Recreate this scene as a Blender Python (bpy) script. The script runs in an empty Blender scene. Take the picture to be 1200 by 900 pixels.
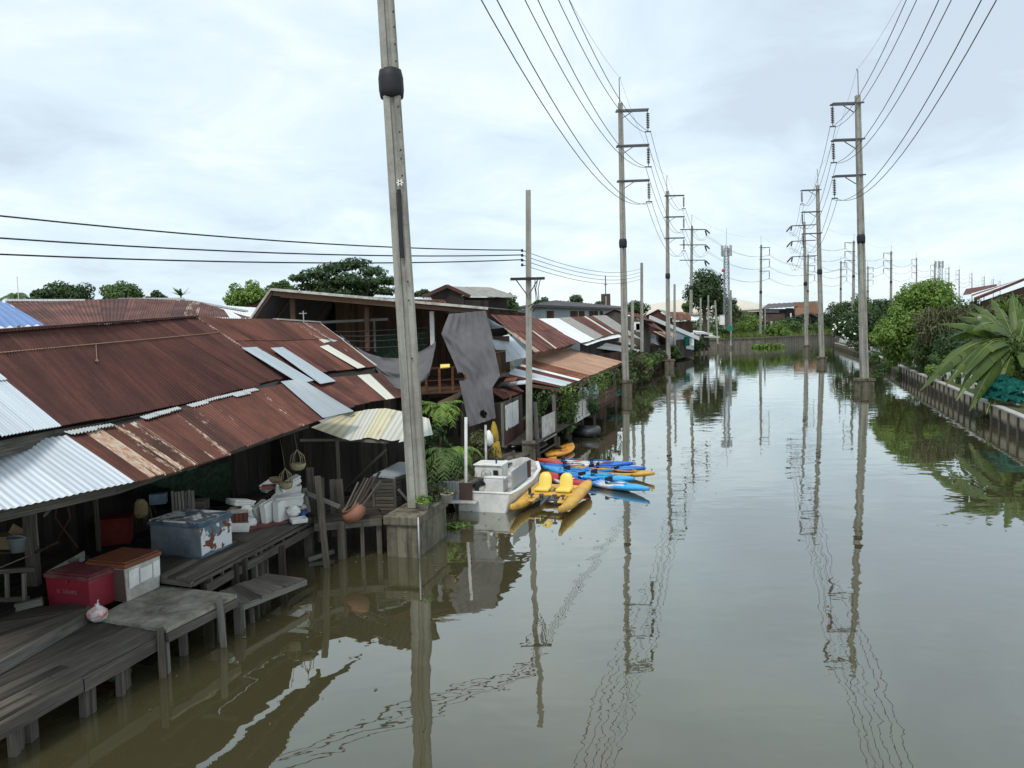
import bpy, math, random
from mathutils import Vector as V, Matrix, Quaternion, noise as mnoise
random.seed(11)
R = random.uniform
scene = bpy.context.scene
COL = scene.collection
# ------------------------------------------------------------------ camera
FPX, CAMZ, PITCH, ROLL = 870.0, 5.3, math.atan(66/870), 0.024
_R0, _F = V((1,0,0)), V((0, math.cos(PITCH), -math.sin(PITCH)))
_U0 = V((0, math.sin(PITCH), math.cos(PITCH)))
_R = _R0*math.cos(ROLL) - _U0*math.sin(ROLL)
_U = _R0*math.sin(ROLL) + _U0*math.cos(ROLL)
CAM = V((0,0,CAMZ))
def ray(px, py): return _F + _R*((px-600)/FPX) + _U*(-(py-450)/FPX)
def W(px, py, D):
    d = ray(px, py); return CAM + d*(D/d.y)
def Q(px, py, z):
    d = ray(px, py); return CAM + d*((z-CAMZ)/d.z)
def onplane(px, py, p, n):
    d = ray(px, py); return CAM + d*((p-CAM).dot(n)/d.dot(n))
cam_data = bpy.data.cameras.new('camera'); cam = bpy.data.objects.new('camera', cam_data); COL.objects.link(cam)
m3 = Matrix((_R, _U, -_F)).transposed()
cam.matrix_world = Matrix.Translation(CAM) @ m3.to_4x4()
cam_data.sensor_width = 36; cam_data.lens = 36*FPX/1200; cam_data.clip_end = 8000; cam_data.clip_start = .1
scene.camera = cam

# ------------------------------------------------------------------ mesh builder
class MB:
    def __init__(s): s.v=[]; s.f=[]; s.uv=[]; s.mi=[]; s.sm=[]
    def add(s, vs, fs, mi=0, uvs=None, smooth=False):
        o=len(s.v); s.v += [tuple(p) for p in vs]
        for k,f in enumerate(fs):
            s.f.append(tuple(i+o for i in f)); s.mi.append(mi); s.sm.append(smooth)
            if uvs is None: s.uv += [(0.,0.)]*len(f)
            elif isinstance(uvs[0], list): s.uv += uvs[k]
            else: s.uv += [uvs[i] for i in f]
        return s
    def build(s, name, mats, parent=None):
        me=bpy.data.meshes.new(name); off=V((0,0,0))
        if parent is not None:
            r=parent
            while r.parent: r=r.parent
            off=V(r.location)
        me.from_pydata([(p[0]-off.x,p[1]-off.y,p[2]-off.z) for p in s.v],[],s.f)
        l=me.uv_layers.new(name='UVMap'); fl=[c for t in s.uv for c in t]; l.data.foreach_set('uv', fl)
        if not isinstance(mats,(list,tuple)): mats=[mats]
        for m in mats: me.materials.append(m)
        me.polygons.foreach_set('material_index', s.mi); me.polygons.foreach_set('use_smooth', s.sm)
        me.update()
        o=bpy.data.objects.new(name, me); COL.objects.link(o)
        if parent is not None: o.parent=parent
        return o
def tag(o, label=None, cat=None, group=None, kind=None):
    if label: o['label']=label
    if cat: o['category']=cat
    if group: o['group']=group
    if kind: o['kind']=kind
    return o
def thing(name, label, cat, loc=(0,0,0), group=None):
    o=bpy.data.objects.new(name,None); COL.objects.link(o); o.location=loc; o.empty_display_size=.1
    return tag(o,label,cat,group)
def copy_tree(o, parent=None):
    c=o.copy(); COL.objects.link(c)
    if parent is not None: c.parent=parent
    for ch in list(o.children): copy_tree(ch,c)
    return c
FB=[(0,1,2,3),(7,6,5,4),(0,4,5,1),(1,5,6,2),(2,6,7,3),(3,7,4,0)]
def beam(mb, p0, p1, w, h, up=(0,0,1), mi=0, taper=1.0, jag=0.0):
    """bar from p0 to p1; uv: u along length"""
    p0=V(p0); p1=V(p1); d=p1-p0; L=d.length
    if L<1e-5: return
    d=d/L; up=V(up)
    if abs(d.dot(up))>.98: up=V((1,0,0)) if abs(d.x)<.9 else V((0,1,0))
    s=d.cross(up).normalized(); t=s.cross(d).normalized()
    a,b=s*w/2,t*h/2; k=taper
    j0,j1=d*R(-jag,jag),d*R(-jag,jag)
    vs=[p0-a-b-j0,p0+a-b-j1,p0+a+b-j1,p0-a+b-j0,p1-a*k-b*k+j1,p1+a*k-b*k+j0,p1+a*k+b*k+j0,p1-a*k+b*k+j1]
    fs=[(3,2,1,0),(4,5,6,7),(0,1,5,4),(1,2,6,5),(2,3,7,6),(3,0,4,7)]
    ou,ov=R(0,50),R(0,50); uvs=[]
    for i,f in enumerate(fs):
        if i<2: uvs.append([(ou,ov),(ou+.02,ov+w),(ou+.02,ov+w+h),(ou,ov+h)])
        else:
            q=ov+i*.37; ww=(w if i in(2,4) else h)
            uvs.append([(ou,q),(ou,q+ww),(ou+L,q+ww),(ou+L,q)])
    mb.add(vs,fs,mi,uvs)
def box(mb, c, e1, e2, h, mi=0, k=1.0):
    """box: base corner centre c, edge vectors e1,e2 (full), height h; k shrinks the base"""
    c=V(c); e1=V(e1)/2; e2=V(e2)/2; z=V((0,0,h))
    vs=[c+(-e1-e2)*k,c+(e1-e2)*k,c+(e1+e2)*k,c+(-e1+e2)*k,c-e1-e2+z,c+e1-e2+z,c+e1+e2+z,c-e1+e2+z]
    fs=[(3,2,1,0),(4,5,6,7),(0,1,5,4),(1,2,6,5),(2,3,7,6),(3,0,4,7)]
    a,b=e1.length*2,e2.length*2
    uvs=[[(0,0),(a,0),(a,b),(0,b)],[(0,0),(a,0),(a,b),(0,b)],[(0,0),(a,0),(a,h),(0,h)],[(0,0),(b,0),(b,h),(0,h)],[(0,0),(a,0),(a,h),(0,h)],[(0,0),(b,0),(b,h),(0,h)]]
    mb.add(vs,fs,mi,uvs)
def tube(mb, pts, r, n=6, mi=0, cap=True, smooth=True):
    pts=[V(p) for p in pts]; m=len(pts)
    rs=r if isinstance(r,(list,tuple)) else [r]*m
    vs=[];uv=[]; d0=(pts[1]-pts[0]).normalized()
    s=d0.cross(V((0,0,1)))
    if s.length<.05: s=V((1,0,0))
    s.normalize(); L=0
    for i,p in enumerate(pts):
        d=(pts[min(i+1,m-1)]-pts[max(i-1,0)]).normalized()
        s=(s-d*s.dot(d)).normalized(); t=d.cross(s)
        if i: L+=(pts[i]-pts[i-1]).length
        for k in range(n):
            a=2*math.pi*k/n; vs.append(p+(s*math.cos(a)+t*math.sin(a))*rs[i]); uv.append((L,k/n*6.28*rs[0]))
    fs=[(i*n+k,i*n+(k+1)%n,(i+1)*n+(k+1)%n,(i+1)*n+k) for i in range(m-1) for k in range(n)]
    if cap: fs+= [tuple(range(n))[::-1], tuple((m-1)*n+k for k in range(n))]
    mb.add(vs,fs,mi,uv,smooth)
def lathe(mb, c, prof, n=16, mi=0, axis=None, smooth=True, squash=(1,1)):
    """prof: (radius, height) list, around z through c (or axis quaternion)"""
    c=V(c); vs=[];uv=[]
    for r,z in prof:
        for k in range(n):
            a=2*math.pi*k/n; p=V((r*math.cos(a)*squash[0],r*math.sin(a)*squash[1],z))
            if axis is not None: p=axis@p
            vs.append(c+p); uv.append((z,a*r))
    fs=[(i*n+k,i*n+(k+1)%n,(i+1)*n+(k+1)%n,(i+1)*n+k) for i in range(len(prof)-1) for k in range(n)]
    if prof[0][0]>0.001: fs.append(tuple(range(n))[::-1])
    if prof[-1][0]>0.001: fs.append(tuple((len(prof)-1)*n+k for k in range(n)))
    mb.add(vs,fs,mi,uv,smooth)
def poly(pl, u):
    if len(pl)==1: return V(pl[0])
    t=u*(len(pl)-1); i=min(max(int(math.floor(t)),0),len(pl)-2); return V(pl[i]).lerp(V(pl[i+1]), t-i)
def corr(mb, top, bot, pitch=.076, amp=.011, sw=.8, rows=(0,1), mat=None, n=6, jag=.05, lift=.012, nv=3, sag=.012):
    """corrugated iron laid as overlapping sheets between a top and a bottom polyline (left to right)"""
    top=[V(p) for p in top]; bot=[V(p) for p in bot]
    Lu=sum(((top[i+1]-top[i]).length+0) for i in range(len(top)-1)); Lb=sum((bot[i+1]-bot[i]).length for i in range(len(bot)-1)); Lu=(Lu+Lb)/2
    Lv=((top[0]-bot[0]).length+(top[-1]-bot[-1]).length)/2
    ns=max(1,round(Lu/sw)); nr=len(rows)-1
    nrm=(poly(top,1)-poly(top,0)).cross(poly(bot,.5)-poly(top,.5)); nrm.normalize()
    if nrm.z<0: nrm=-nrm
    for r in range(nr):
        for s in range(ns):
            u0=s/ns; u1=(s+1)/ns+.06/Lu*1.0; u1=min(u1,1.0+.03/Lu)
            v0=rows[r]-(.12/Lv if r else 0); v1=rows[r+1]+(R(-jag,jag)/Lv if True else 0)
            off=(nr-1-r)*(-.0)+ (r==0 and nr>1)*.02 + R(0,lift); tw=R(-.006,.006)
            cnt=max(1,int((u1-u0)*Lu/pitch*n)); cnt=max(cnt,2)
            vs=[];uv=[]; ph=R(0,40); vo=R(0,40)
            for j in range(nv+1):
                v=v0+(v1-v0)*j/nv
                for i in range(cnt+1):
                    u=u0+(u1-u0)*i/cnt
                    p=poly(top,u).lerp(poly(bot,u),v)
                    k=u*Lu/pitch*2*math.pi
                    sg=mnoise.noise(V((u*Lu*.35,v*Lv*.5,top[0].x)))*sag*2
                    p=p+nrm*(amp*math.sin(k)+off+tw*(i/cnt-.5)*2+sg)
                    vs.append(p); uv.append(((u*Lu/pitch+int(ph/.09))*.09,v*Lv+vo))
            fs=[(j*(cnt+1)+i,(j+1)*(cnt+1)+i,(j+1)*(cnt+1)+i+1,j*(cnt+1)+i+1) for j in range(nv) for i in range(cnt)]
            mi=mat((s+.5)/ns,r) if callable(mat) else (mat or 0)
            mb.add(vs,fs,mi,uv,False if n<4 else True)
def quadpatch(mb, a,b,c,d, th=.03, mi=0):
    """thin slab with 4 top corners"""
    P=[V(p) for p in (a,b,c,d)]; n=(P[1]-P[0]).cross(P[3]-P[0]).normalized()
    if n.z<0: n=-n
    lo=[p-n*th for p in P]; L1=(P[1]-P[0]).length; L2=(P[3]-P[0]).length; ou=R(0,30)
    fs=[(0,1,2,3),(7,6,5,4),(0,4,5,1),(1,5,6,2),(2,6,7,3),(3,7,4,0)]
    uq=[(ou,0),(ou+L1,0),(ou+L1,L2),(ou,L2)]
    uvs=[uq,uq[::-1]]+[[(ou,0),(ou,th),(ou+L1,th),(ou+L1,0)]]*4
    mb.add(P+lo,fs,mi,uvs)
def deck(mb, a,b,c,d, th=.05, w=.16, gap=.012, mi=0, jag=.04, zj=.008, skip=0):
    """planks running from edge a-d side ... along a->b, laid from ab towards dc"""
    a,b,c,d=[V(p) for p in (a,b,c,d)]; n=max(1,round(((d-a).length+(c-b).length)/2/w))
    for i in range(n):
        if R(0,1)<skip: continue
        t=(i+.5)/n; p=a.lerp(d,t); q=b.lerp(c,t); ww=((d-a).length+(c-b).length)/2/n-gap
        z=V((0,0,R(-zj,zj)-th/2)); z2=V((0,0,R(-zj,zj)-th/2))
        if (q-p).length>3.2:
            k=R(.35,.65); m_=p.lerp(q,k); beam(mb,p+z,m_+z,ww,th,mi=mi,jag=jag); g=(q-p).normalized()*.008
            beam(mb,m_+g+z2,q+z2,ww,th,mi=mi,jag=jag*.2)
        else: beam(mb,p+z,q+z2,ww,th,mi=mi,jag=jag)
def pwall(mb, p, q, z0, z1, w=.16, th=.025, mi=0, jag=.03, skip=0, top=None):
    p=V((p[0],p[1],0)); q=V((q[0],q[1],0)); L=(q-p).length; n=max(1,int(L/w)); d=(q-p)/n; nn=V((0,0,1)).cross(d.normalized())
    for i in range(n):
        if R(0,1)<skip: continue
        c=p+d*(i+.5)+nn*R(-.009,.009); t=(i+.5)/n
        zt=z1 if not isinstance(z1,(tuple,list)) else poly([V((0,0,a)) for a in z1],t).z
        beam(mb,c+V((0,0,z0+R(-jag,jag))),c+V((0,0,zt)),L/n+.005,th,up=nn,mi=mi)
def hwall(mb,p,q,z0,z1,w=.16,th=.025,mi=0):
    n=max(1,int((z1-z0)/w))
    for i in range(n):
        z=z0+(z1-z0)*(i+.5)/n; beam(mb,(p[0],p[1],z),(q[0],q[1],z),th,(z1-z0)/n-.004,mi=mi,jag=.01)
def leafcloud(mb, clusters, n, size, up=.35, asp=.5, mi=0, shell=.55):
    """leaf-sized faces spread through clusters [(centre,(rx,ry,rz))]"""
    wts=[c[1][0]*c[1][1]+c[1][0]*c[1][2] for c in clusters]
    picks=random.choices(clusters,wts,k=n)
    for c,r in picks:
        d=V((random.gauss(0,1),random.gauss(0,1),random.gauss(0,1))).normalized()
        k=shell+(1.08-shell)*R(0,1)**.6
        p=V(c)+V((d.x*r[0]*k,d.y*r[1]*k,d.z*r[2]*k))
        nn=(d+V((0,0,up))+V((R(-.7,.7),R(-.7,.7),R(-.7,.7)))).normalized()
        t=nn.cross(V((R(-1,1),R(-1,1),R(-.6,.3)))).normalized(); s=nn.cross(t)
        L=size*R(.6,1.35); w=L*asp
        mb.add([p-t*L*.5,p+s*w*.5-nn*L*.08,p+t*L*.5-nn*L*.15,p-s*w*.5-nn*L*.08],[(0,1,2,3)],mi)
def crown_clusters(c, r, n, k=(.28,.45), lowcut=-.45, flat=1.0):
    out=[]; tries=0
    while len(out)<n and tries<n*40:
        tries+=1
        d=V((random.gauss(0,1),random.gauss(0,1),random.gauss(0,1))).normalized()
        if d.z<lowcut: continue
        q=R(.45,.8); s=R(*k); rr=(r[0]+r[1]+r[2])/3
        out.append((V(c)+V((d.x*r[0]*q,d.y*r[1]*q,d.z*r[2]*q)),(rr*s,rr*s,rr*s*flat)))
    return out
def tree(name,label,cat,base,c,r,ncl,nleaf,size,lm,group=None,flat=.8,k=(.28,.45),bx=0,trunk_r=.22,barkm=None,asp=.5,lowcut=-.45,limbs=6,core=True,up=.35):
    base=V(base)+V((bx,0,0)); c=V(c); t=thing(name,label,cat,base,group)
    cl=crown_clusters(c,r,ncl,k,lowcut,flat)
    mb=MB(); mid=base.lerp(c,.55)+V((R(-.2,.2),R(-.2,.2),0))
    tube(mb,[base-V((0,0,.3)),base.lerp(mid,.5)+V((R(-.1,.1),R(-.1,.1),0)),mid,c],[trunk_r*1.25,trunk_r,trunk_r*.8,trunk_r*.35],8)
    for q,_ in cl[:limbs]:
        s=base.lerp(c,R(.5,.8)); m_=s.lerp(q,.5)+V((0,0,R(-.1,.25))); tube(mb,[s,m_,q],[trunk_r*.42,trunk_r*.28,trunk_r*.1],5)
    mb.build('trunk',barkm or MAT['bark'],t)
    mb=MB()
    if core: leafcloud(mb,[(c,(r[0]*.7,r[1]*.7,r[2]*.7))],nleaf//5,size*1.2,up,asp,0,.2)
    leafcloud(mb,cl,nleaf,size,up,asp)
    mb.build('crown',lm,t)
    return t
def blade(mb, pts, wid, mi=0, fold=.25, up=(0,0,1)):
    """long leaf along a spine with a centre fold"""
    pts=[V(p) for p in pts]; m=len(pts); vs=[]
    for i,p in enumerate(pts):
        d=(pts[min(i+1,m-1)]-pts[max(i-1,0)]).normalized(); s=d.cross(V(up))
        if s.length<.05: s=d.cross(V((1,0,0)))
        s.normalize(); n=s.cross(d); w=wid[i]/2 if isinstance(wid,(list,tuple)) else wid/2*math.sin(math.pi*(.04+.93*i/(m-1)))**.6
        vs+= [p-s*w+n*w*fold,p,p+s*w+n*w*fold]
    fs=[]
    for i in range(m-1):
        a=i*3; fs+=[(a,a+1,a+4,a+3),(a+1,a+2,a+5,a+4)]
    L=(pts[-1]-pts[0]).length; uv=[(L*i/(m-1),j*.2) for i in range(m) for j in range(3)]
    mb.add(vs,fs,mi,uv,True)
def arc(p,q,h,n=7):
    p=V(p);q=V(q); return [p.lerp(q,i/n)+V((0,0,h*4*(i/n)*(1-i/n))) for i in range(n+1)]
def droop(p,dirv,L,rise,fall,n=7):
    p=V(p);d=V(dirv).normalized(); return [p+d*L*(i/n)*(1-.25*(i/n)**2)+V((0,0,rise*(i/n)-fall*(i/n)**2)) for i in range(n+1)]
# ------------------------------------------------------------------ materials
MAT={}
class NT:
    def __init__(s,name,rough=.8,spec=.3,metal=0):
        s.m=bpy.data.materials.new(name); s.m.use_nodes=True; s.t=s.m.node_tree; s.b=s.t.nodes['Principled BSDF']
        s.b.inputs['Roughness'].default_value=rough; s.b.inputs['Specular IOR Level'].default_value=spec; s.b.inputs['Metallic'].default_value=metal
        MAT[name]=s.m
    def n(s,typ,**kw):
        x=s.t.nodes.new(typ)
        for k,v in kw.items(): setattr(x,k,v)
        return x
    def L(s,a,b): s.t.links.new(a,b)
    def put(s,sock,v):
        if hasattr(v,'is_output'): s.L(v,sock)
        elif isinstance(v,(tuple,list)) and len(v)==3 and sock.type=='RGBA': sock.default_value=(*v,1)
        else: sock.default_value=v
    def uv(s): return s.n('ShaderNodeTexCoord').outputs['UV']
    def ob(s): return s.n('ShaderNodeTexCoord').outputs['Object']
    def island(s): return s.n('ShaderNodeNewGeometry').outputs['Random Per Island']
    def mp(s,vec,sc=(1,1,1),loc=(0,0,0)):
        x=s.n('ShaderNodeMapping'); s.L(vec,x.inputs['Vector']); x.inputs['Scale'].default_value=sc; x.inputs['Location'].default_value=loc; return x.outputs[0]
    def noise(s,vec,scale=1,detail=3,rough=.55,dist=0):
        x=s.n('ShaderNodeTexNoise'); s.L(vec,x.inputs['Vector']); x.inputs['Scale'].default_value=scale; x.inputs['Detail'].default_value=detail; x.inputs['Roughness'].default_value=rough; x.inputs['Distortion'].default_value=dist
        return x.outputs['Fac']
    def vor(s,vec,scale=1):
        x=s.n('ShaderNodeTexVoronoi'); s.L(vec,x.inputs['Vector']); x.inputs['Scale'].default_value=scale; return x.outputs['Distance']
    def ramp(s,fac,stops,interp='LINEAR'):
        x=s.n('ShaderNodeValToRGB'); s.L(fac,x.inputs[0]); cr=x.color_ramp; cr.interpolation=interp
        while len(cr.elements)<len(stops): cr.elements.new(.5)
        for e,(p,c) in zip(cr.elements,stops):
            e.position=p; e.color=(*c,1) if isinstance(c,(tuple,list)) else (c,c,c,1)
        return x.outputs[0]
    def mix(s,f,a,b,mode='MIX'):
        x=s.n('ShaderNodeMix',data_type='RGBA',blend_type=mode); s.put(x.inputs[0],f); s.put(x.inputs[6],a); s.put(x.inputs[7],b); return x.outputs[2]
    def math(s,op,a,b=0.,c=None):
        x=s.n('ShaderNodeMath',operation=op); s.put(x.inputs[0],a); s.put(x.inputs[1],b)
        if c is not None: s.put(x.inputs[2],c)
        return x.outputs[0]
    def col(s,c): s.put(s.b.inputs['Base Color'],c)
    def bump(s,h,strength=.3,dist=.02):
        x=s.n('ShaderNodeBump'); s.L(h,x.inputs['Height']); x.inputs['Strength'].default_value=strength; x.inputs['Distance'].default_value=dist; s.L(x.outputs[0],s.b.inputs['Normal'])
def plain(name,c,rough=.7,var=.25,scale=6,spec=.3,metal=0,dirt=None,dirt_amt=.5):
    m=NT(name,rough,spec,metal); n=m.noise(m.ob(),scale,4)
    k=m.ramp(n,[(.25,1-var),(.75,1+var*.4)]); cc=m.mix(1,c,k,'MULTIPLY')
    if dirt:
        d=m.noise(m.ob(),scale*.45,5,.65); cc=m.mix(m.math('MULTIPLY',m.ramp(d,[(.45,0),(.68,1)]),dirt_amt),cc,dirt)
    m.col(cc); return m.m
def valley_shade(m,uv,c,k):  # darkens the corrugation troughs: shading of the ribs put into the sheet colour
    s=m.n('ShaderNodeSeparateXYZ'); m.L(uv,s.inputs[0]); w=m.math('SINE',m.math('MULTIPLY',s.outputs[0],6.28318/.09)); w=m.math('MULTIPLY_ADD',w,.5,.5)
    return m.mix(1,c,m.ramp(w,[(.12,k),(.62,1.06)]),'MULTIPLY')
def rust(name,c0,c1,pale=0.0,palec=(.5,.44,.36),sheet=.35,old=(.03,.016,.015)):
    m=NT(name,.8,.25); uv=m.uv(); isl=m.island()
    st=m.noise(m.mp(uv,(7,.35,1)),1,5,.6); big=m.noise(m.mp(uv,(.7,.5,1)),1,3); fine=m.noise(m.mp(uv,(40,14,1)),1,3)
    c=m.ramp(st,[(.28,c0),(.5,tuple((a+b)/2 for a,b in zip(c0,c1))),(.72,c1)])
    c=m.mix(m.ramp(big,[(.42,0),(.68,.75)]),c,old)
    br=m.ramp(isl,[(0,1-sheet),(1,1+sheet*.5)]); c=m.mix(1,c,br,'MULTIPLY')
    c=m.mix(.3,c,m.ramp(fine,[(.3,.55),(.7,1.25)]),'MULTIPLY')
    if pale>0:
        pn=m.noise(m.mp(uv,(2.6,.28,1),(3,7,0)),1,3,.5); pf=m.noise(m.mp(uv,(22,5,1)),1,4,.7)
        v=m.math('ADD',m.math('MULTIPLY',pn,.7),m.math('MULTIPLY',pf,.35))
        v=m.math('ADD',v,m.math('MULTIPLY',m.math('SUBTRACT',isl,.5),.16))
        t=.72-.3*pale
        c=m.mix(m.ramp(v,[(t,0),(t+.06,1)]),c,m.mix(m.ramp(pf,[(.35,0),(.6,.8)]),(.3,.13,.06),palec))
    m.col(valley_shade(m,uv,c,.58)); return m.m
def galv(name,c,rustamt=.4,rough=.42,streak=.18,speck=.05):
    m=NT(name,rough,.4,.25); uv=m.uv(); isl=m.island()
    st=m.noise(m.mp(uv,(9,.4,1)),1,4,.6); c1=m.mix(1,c,m.ramp(st,[(.3,1-streak),(.7,1.05)]),'MULTIPLY')
    c1=m.mix(1,c1,m.ramp(isl,[(0,.86),(1,1.04)]),'MULTIPLY')
    sp=m.vor(m.mp(uv,(1.6,1.1,1)),1); c1=m.mix(m.ramp(sp,[(speck*.7,.85),(speck,0)]),c1,(.12,.05,.03))
    b=m.noise(m.mp(uv,(3,.5,1),(9,2,0)),1,5,.7); c1=m.mix(m.math('MULTIPLY',m.ramp(b,[(.58,0),(.72,1)]),rustamt),c1,(.2,.1,.06))
    m.col(valley_shade(m,uv,c1,.80)); return m.m
def wood(name,c0,c1,rough=.85,isl_v=.5):
    m=NT(name,rough,.2); uv=m.uv(); isl=m.island()
    g=m.noise(m.mp(uv,(1.3,45,1)),1,5,.6,.4); k=m.noise(m.mp(uv,(.8,3,1)),1,3)
    c=m.ramp(g,[(.25,c0),(.7,c1)]); c=m.mix(1,c,m.ramp(isl,[(0,1-isl_v),(1,1+isl_v*.6)]),'MULTIPLY')
    c=m.mix(m.ramp(k,[(.5,0),(.75,.55)]),c,tuple(x*.45 for x in c0)); m.col(c); m.bump(g,.35,.01); return m.m
def concrete(name,c,dark=(.05,.047,.04),amt=.7,vert=True):
    m=NT(name,.9,.2); ob=m.ob(); a=m.noise(ob,2.2,6,.65); b=m.noise(m.mp(ob,(6,6,.35)),1,4,.6); f=m.noise(ob,30,3)
    cc=m.mix(m.math('MULTIPLY',m.ramp(b,[(.45,0),(.7,1)]),amt*.7),c,dark); cc=m.mix(m.math('MULTIPLY',m.ramp(a,[(.45,0),(.75,1)]),amt*.6),cc,dark)
    cc=m.mix(.35,cc,m.ramp(f,[(.3,.7),(.7,1.2)]),'MULTIPLY'); m.col(cc); m.bump(f,.3,.01); return m.m
def leaf(name,c0,c1,tr=.25,rough=.55):
    m=NT(name,rough,.35); isl=m.island(); big=m.noise(m.ob(),.9,2)
    f=m.math('ADD',m.math('MULTIPLY',isl,.55),m.math('MULTIPLY',m.ramp(big,[(.3,0),(.7,1)]),.45)); c=m.ramp(f,[(.1,c0),(.9,c1)]); m.col(c)
    tl=m.n('ShaderNodeBsdfTranslucent'); m.L(m.mix(1,c,(1.25,1.3,.5),'MULTIPLY'),tl.inputs[0]); mx=m.n('ShaderNodeMixShader'); mx.inputs[0].default_value=tr
    out=[x for x in m.t.nodes if x.type=='OUTPUT_MATERIAL'][0]; m.L(m.b.outputs[0],mx.inputs[1]); m.L(tl.outputs[0],mx.inputs[2]); m.L(mx.outputs[0],out.inputs[0]); return m.m
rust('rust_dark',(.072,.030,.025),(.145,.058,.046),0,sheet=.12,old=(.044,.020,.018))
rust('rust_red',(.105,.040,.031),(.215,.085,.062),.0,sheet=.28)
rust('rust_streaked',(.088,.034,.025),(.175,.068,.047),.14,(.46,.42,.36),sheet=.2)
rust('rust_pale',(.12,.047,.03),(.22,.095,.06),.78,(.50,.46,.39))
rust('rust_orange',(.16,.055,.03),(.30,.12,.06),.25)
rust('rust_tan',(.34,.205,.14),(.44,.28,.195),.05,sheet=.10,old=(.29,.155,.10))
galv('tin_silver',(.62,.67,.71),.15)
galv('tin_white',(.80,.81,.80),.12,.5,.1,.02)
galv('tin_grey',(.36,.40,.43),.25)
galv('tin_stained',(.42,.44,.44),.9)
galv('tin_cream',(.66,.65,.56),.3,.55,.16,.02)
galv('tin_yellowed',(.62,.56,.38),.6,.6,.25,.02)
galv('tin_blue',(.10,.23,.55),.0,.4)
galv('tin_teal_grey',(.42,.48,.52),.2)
plain('asbestos',(.30,.29,.27),.95,.3,3)
wood('wood_grey',(.034,.029,.023),(.150,.134,.112))
wood('wood_pale',(.075,.07,.06),(.22,.21,.185))
wood('wood_dark',(.022,.018,.015),(.07,.058,.048))
wood('wood_shaded',(.011,.009,.008),(.040,.033,.028))  # near-black wood, the gloom under the roofs put into its colour
wood('wood_brown',(.06,.036,.024),(.15,.09,.06))
wood('wood_red',(.06,.028,.024),(.13,.06,.05))
wood('wood_light',(.22,.15,.09),(.38,.27,.17))
m=NT('plywood_slab',.85,.2); a_=m.noise(m.ob(),1.6,5,.65,.3); b_=m.noise(m.ob(),7,4,.6); m.col(m.mix(m.ramp(b_,[(.45,0),(.75,.5)]),m.ramp(a_,[(.32,(.085,.078,.055)),(.46,(.24,.225,.18)),(.62,(.36,.345,.29))]),(.10,.09,.065)))
concrete('concrete_pole',(.34,.33,.29),(.105,.10,.085),.95)
concrete('concrete_old',(.17,.152,.115),(.026,.026,.018),1.3)
concrete('concrete_pile',(.20,.18,.15),(.05,.042,.034),1.0)
m=NT('canal_wall_concrete',.9,.2); ob=m.ob(); a=m.noise(ob,1.6,5,.65); b=m.noise(m.mp(ob,(3,3,.3)),1,4,.6); sx0=m.n('ShaderNodeSeparateXYZ'); m.L(m.n('ShaderNodeNewGeometry').outputs['Position'],sx0.inputs[0])
zs=m.math('ADD',sx0.outputs[2],m.math('MULTIPLY',m.math('SUBTRACT',a,.5),.35)); cc=m.mix(m.math('MULTIPLY',m.ramp(b,[(.4,0),(.7,1)]),.5),(.38,.325,.255),(.15,.125,.10)); cc=m.mix(m.ramp(zs,[(.30,1),(.55,0)]),cc,(.045,.040,.030)); m.col(cc); m.bump(m.noise(ob,25,3),.3,.01)
concrete('concrete_pale',(.42,.41,.38),(.16,.15,.13),.7)
concrete('render_white',(.66,.66,.64),(.35,.34,.31),.5)
plain('black_rubber',(.022,.023,.026),.6,.3,4)
plain('steel_dark',(.10,.105,.11),.55,.25,5,.5,.4)
plain('mast_grey',(.24,.25,.26),.6,.2,5)
plain('steel_light',(.42,.43,.44),.5,.2,5,.5,.4)
plain('insulator_brown',(.06,.035,.03),.35,.2,9,.5)
plain('wire_black',(.018,.018,.02),.6,.1)
plain('wire_alu',(.075,.077,.082),.6,.1)
plain('white_paint',(.80,.80,.77),.5,.12,5,.35,0,(.36,.33,.27),.42)
plain('white_foam',(.78,.78,.76),.8,.12,7,.25,0,(.42,.40,.36),.4)
plain('dirty_white',(.55,.53,.49),.7,.25,5,.3,0,(.16,.13,.10),.7)
plain('red_plastic',(.27,.020,.040),.45,.15,4,.4,0,(.12,.03,.035),.4)
plain('red_plastic_top',(.17,.045,.05),.6,.35,5,.3,0,(.22,.15,.14),.6)
plain('lid_orange',(.21,.075,.036),.55,.35,4,.35,0,(.10,.05,.035),.7)
plain('red_cloth',(.16,.022,.015),.8,.3)
plain('yellow_plastic',(.66,.37,.05),.5,.2,5,.35,0,(.36,.22,.08),.6)
plain('yellow_seat',(.80,.60,.12),.4,.1,3,.5)
plain('orange_plastic',(.72,.31,.03),.4,.15,2.5,.5,0,(.35,.16,.05),.4)
plain('yellow_cloth',(.48,.33,.05),.85,.3,7)
plain('blue_plastic',(.02,.16,.50),.45,.25,5,.4)
plain('clay',(.25,.115,.075),.75,.25,5,.3)
plain('wicker',(.34,.29,.17),.8,.35,14)
plain('grey_bucket',(.20,.24,.25),.5,.2,4)
plain('card_brown',(.24,.17,.09),.85,.3,5)
plain('dark_boat',(.045,.050,.055),.5,.3,3,.4)
plain('teal_net',(.005,.065,.055),.85,.6,9,.1,0,(.015,.13,.108),.8)
plain('beige_roof',(.58,.54,.46),.8,.12,.4)
plain('terracotta_wall',(.29,.165,.10),.85,.2,.5)
plain('dark_wall',(.035,.034,.036),.85,.35,.5)
plain('brown_wall',(.10,.065,.055),.85,.3,.6)
plain('slate_roof',(.10,.095,.10),.85,.25,.5)
plain('red_paint',(.42,.08,.09),.5,.1)
plain('sign_green',(.02,.16,.13),.5,.1)
plain('void',(.012,.012,.012),.95,.2)
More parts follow.
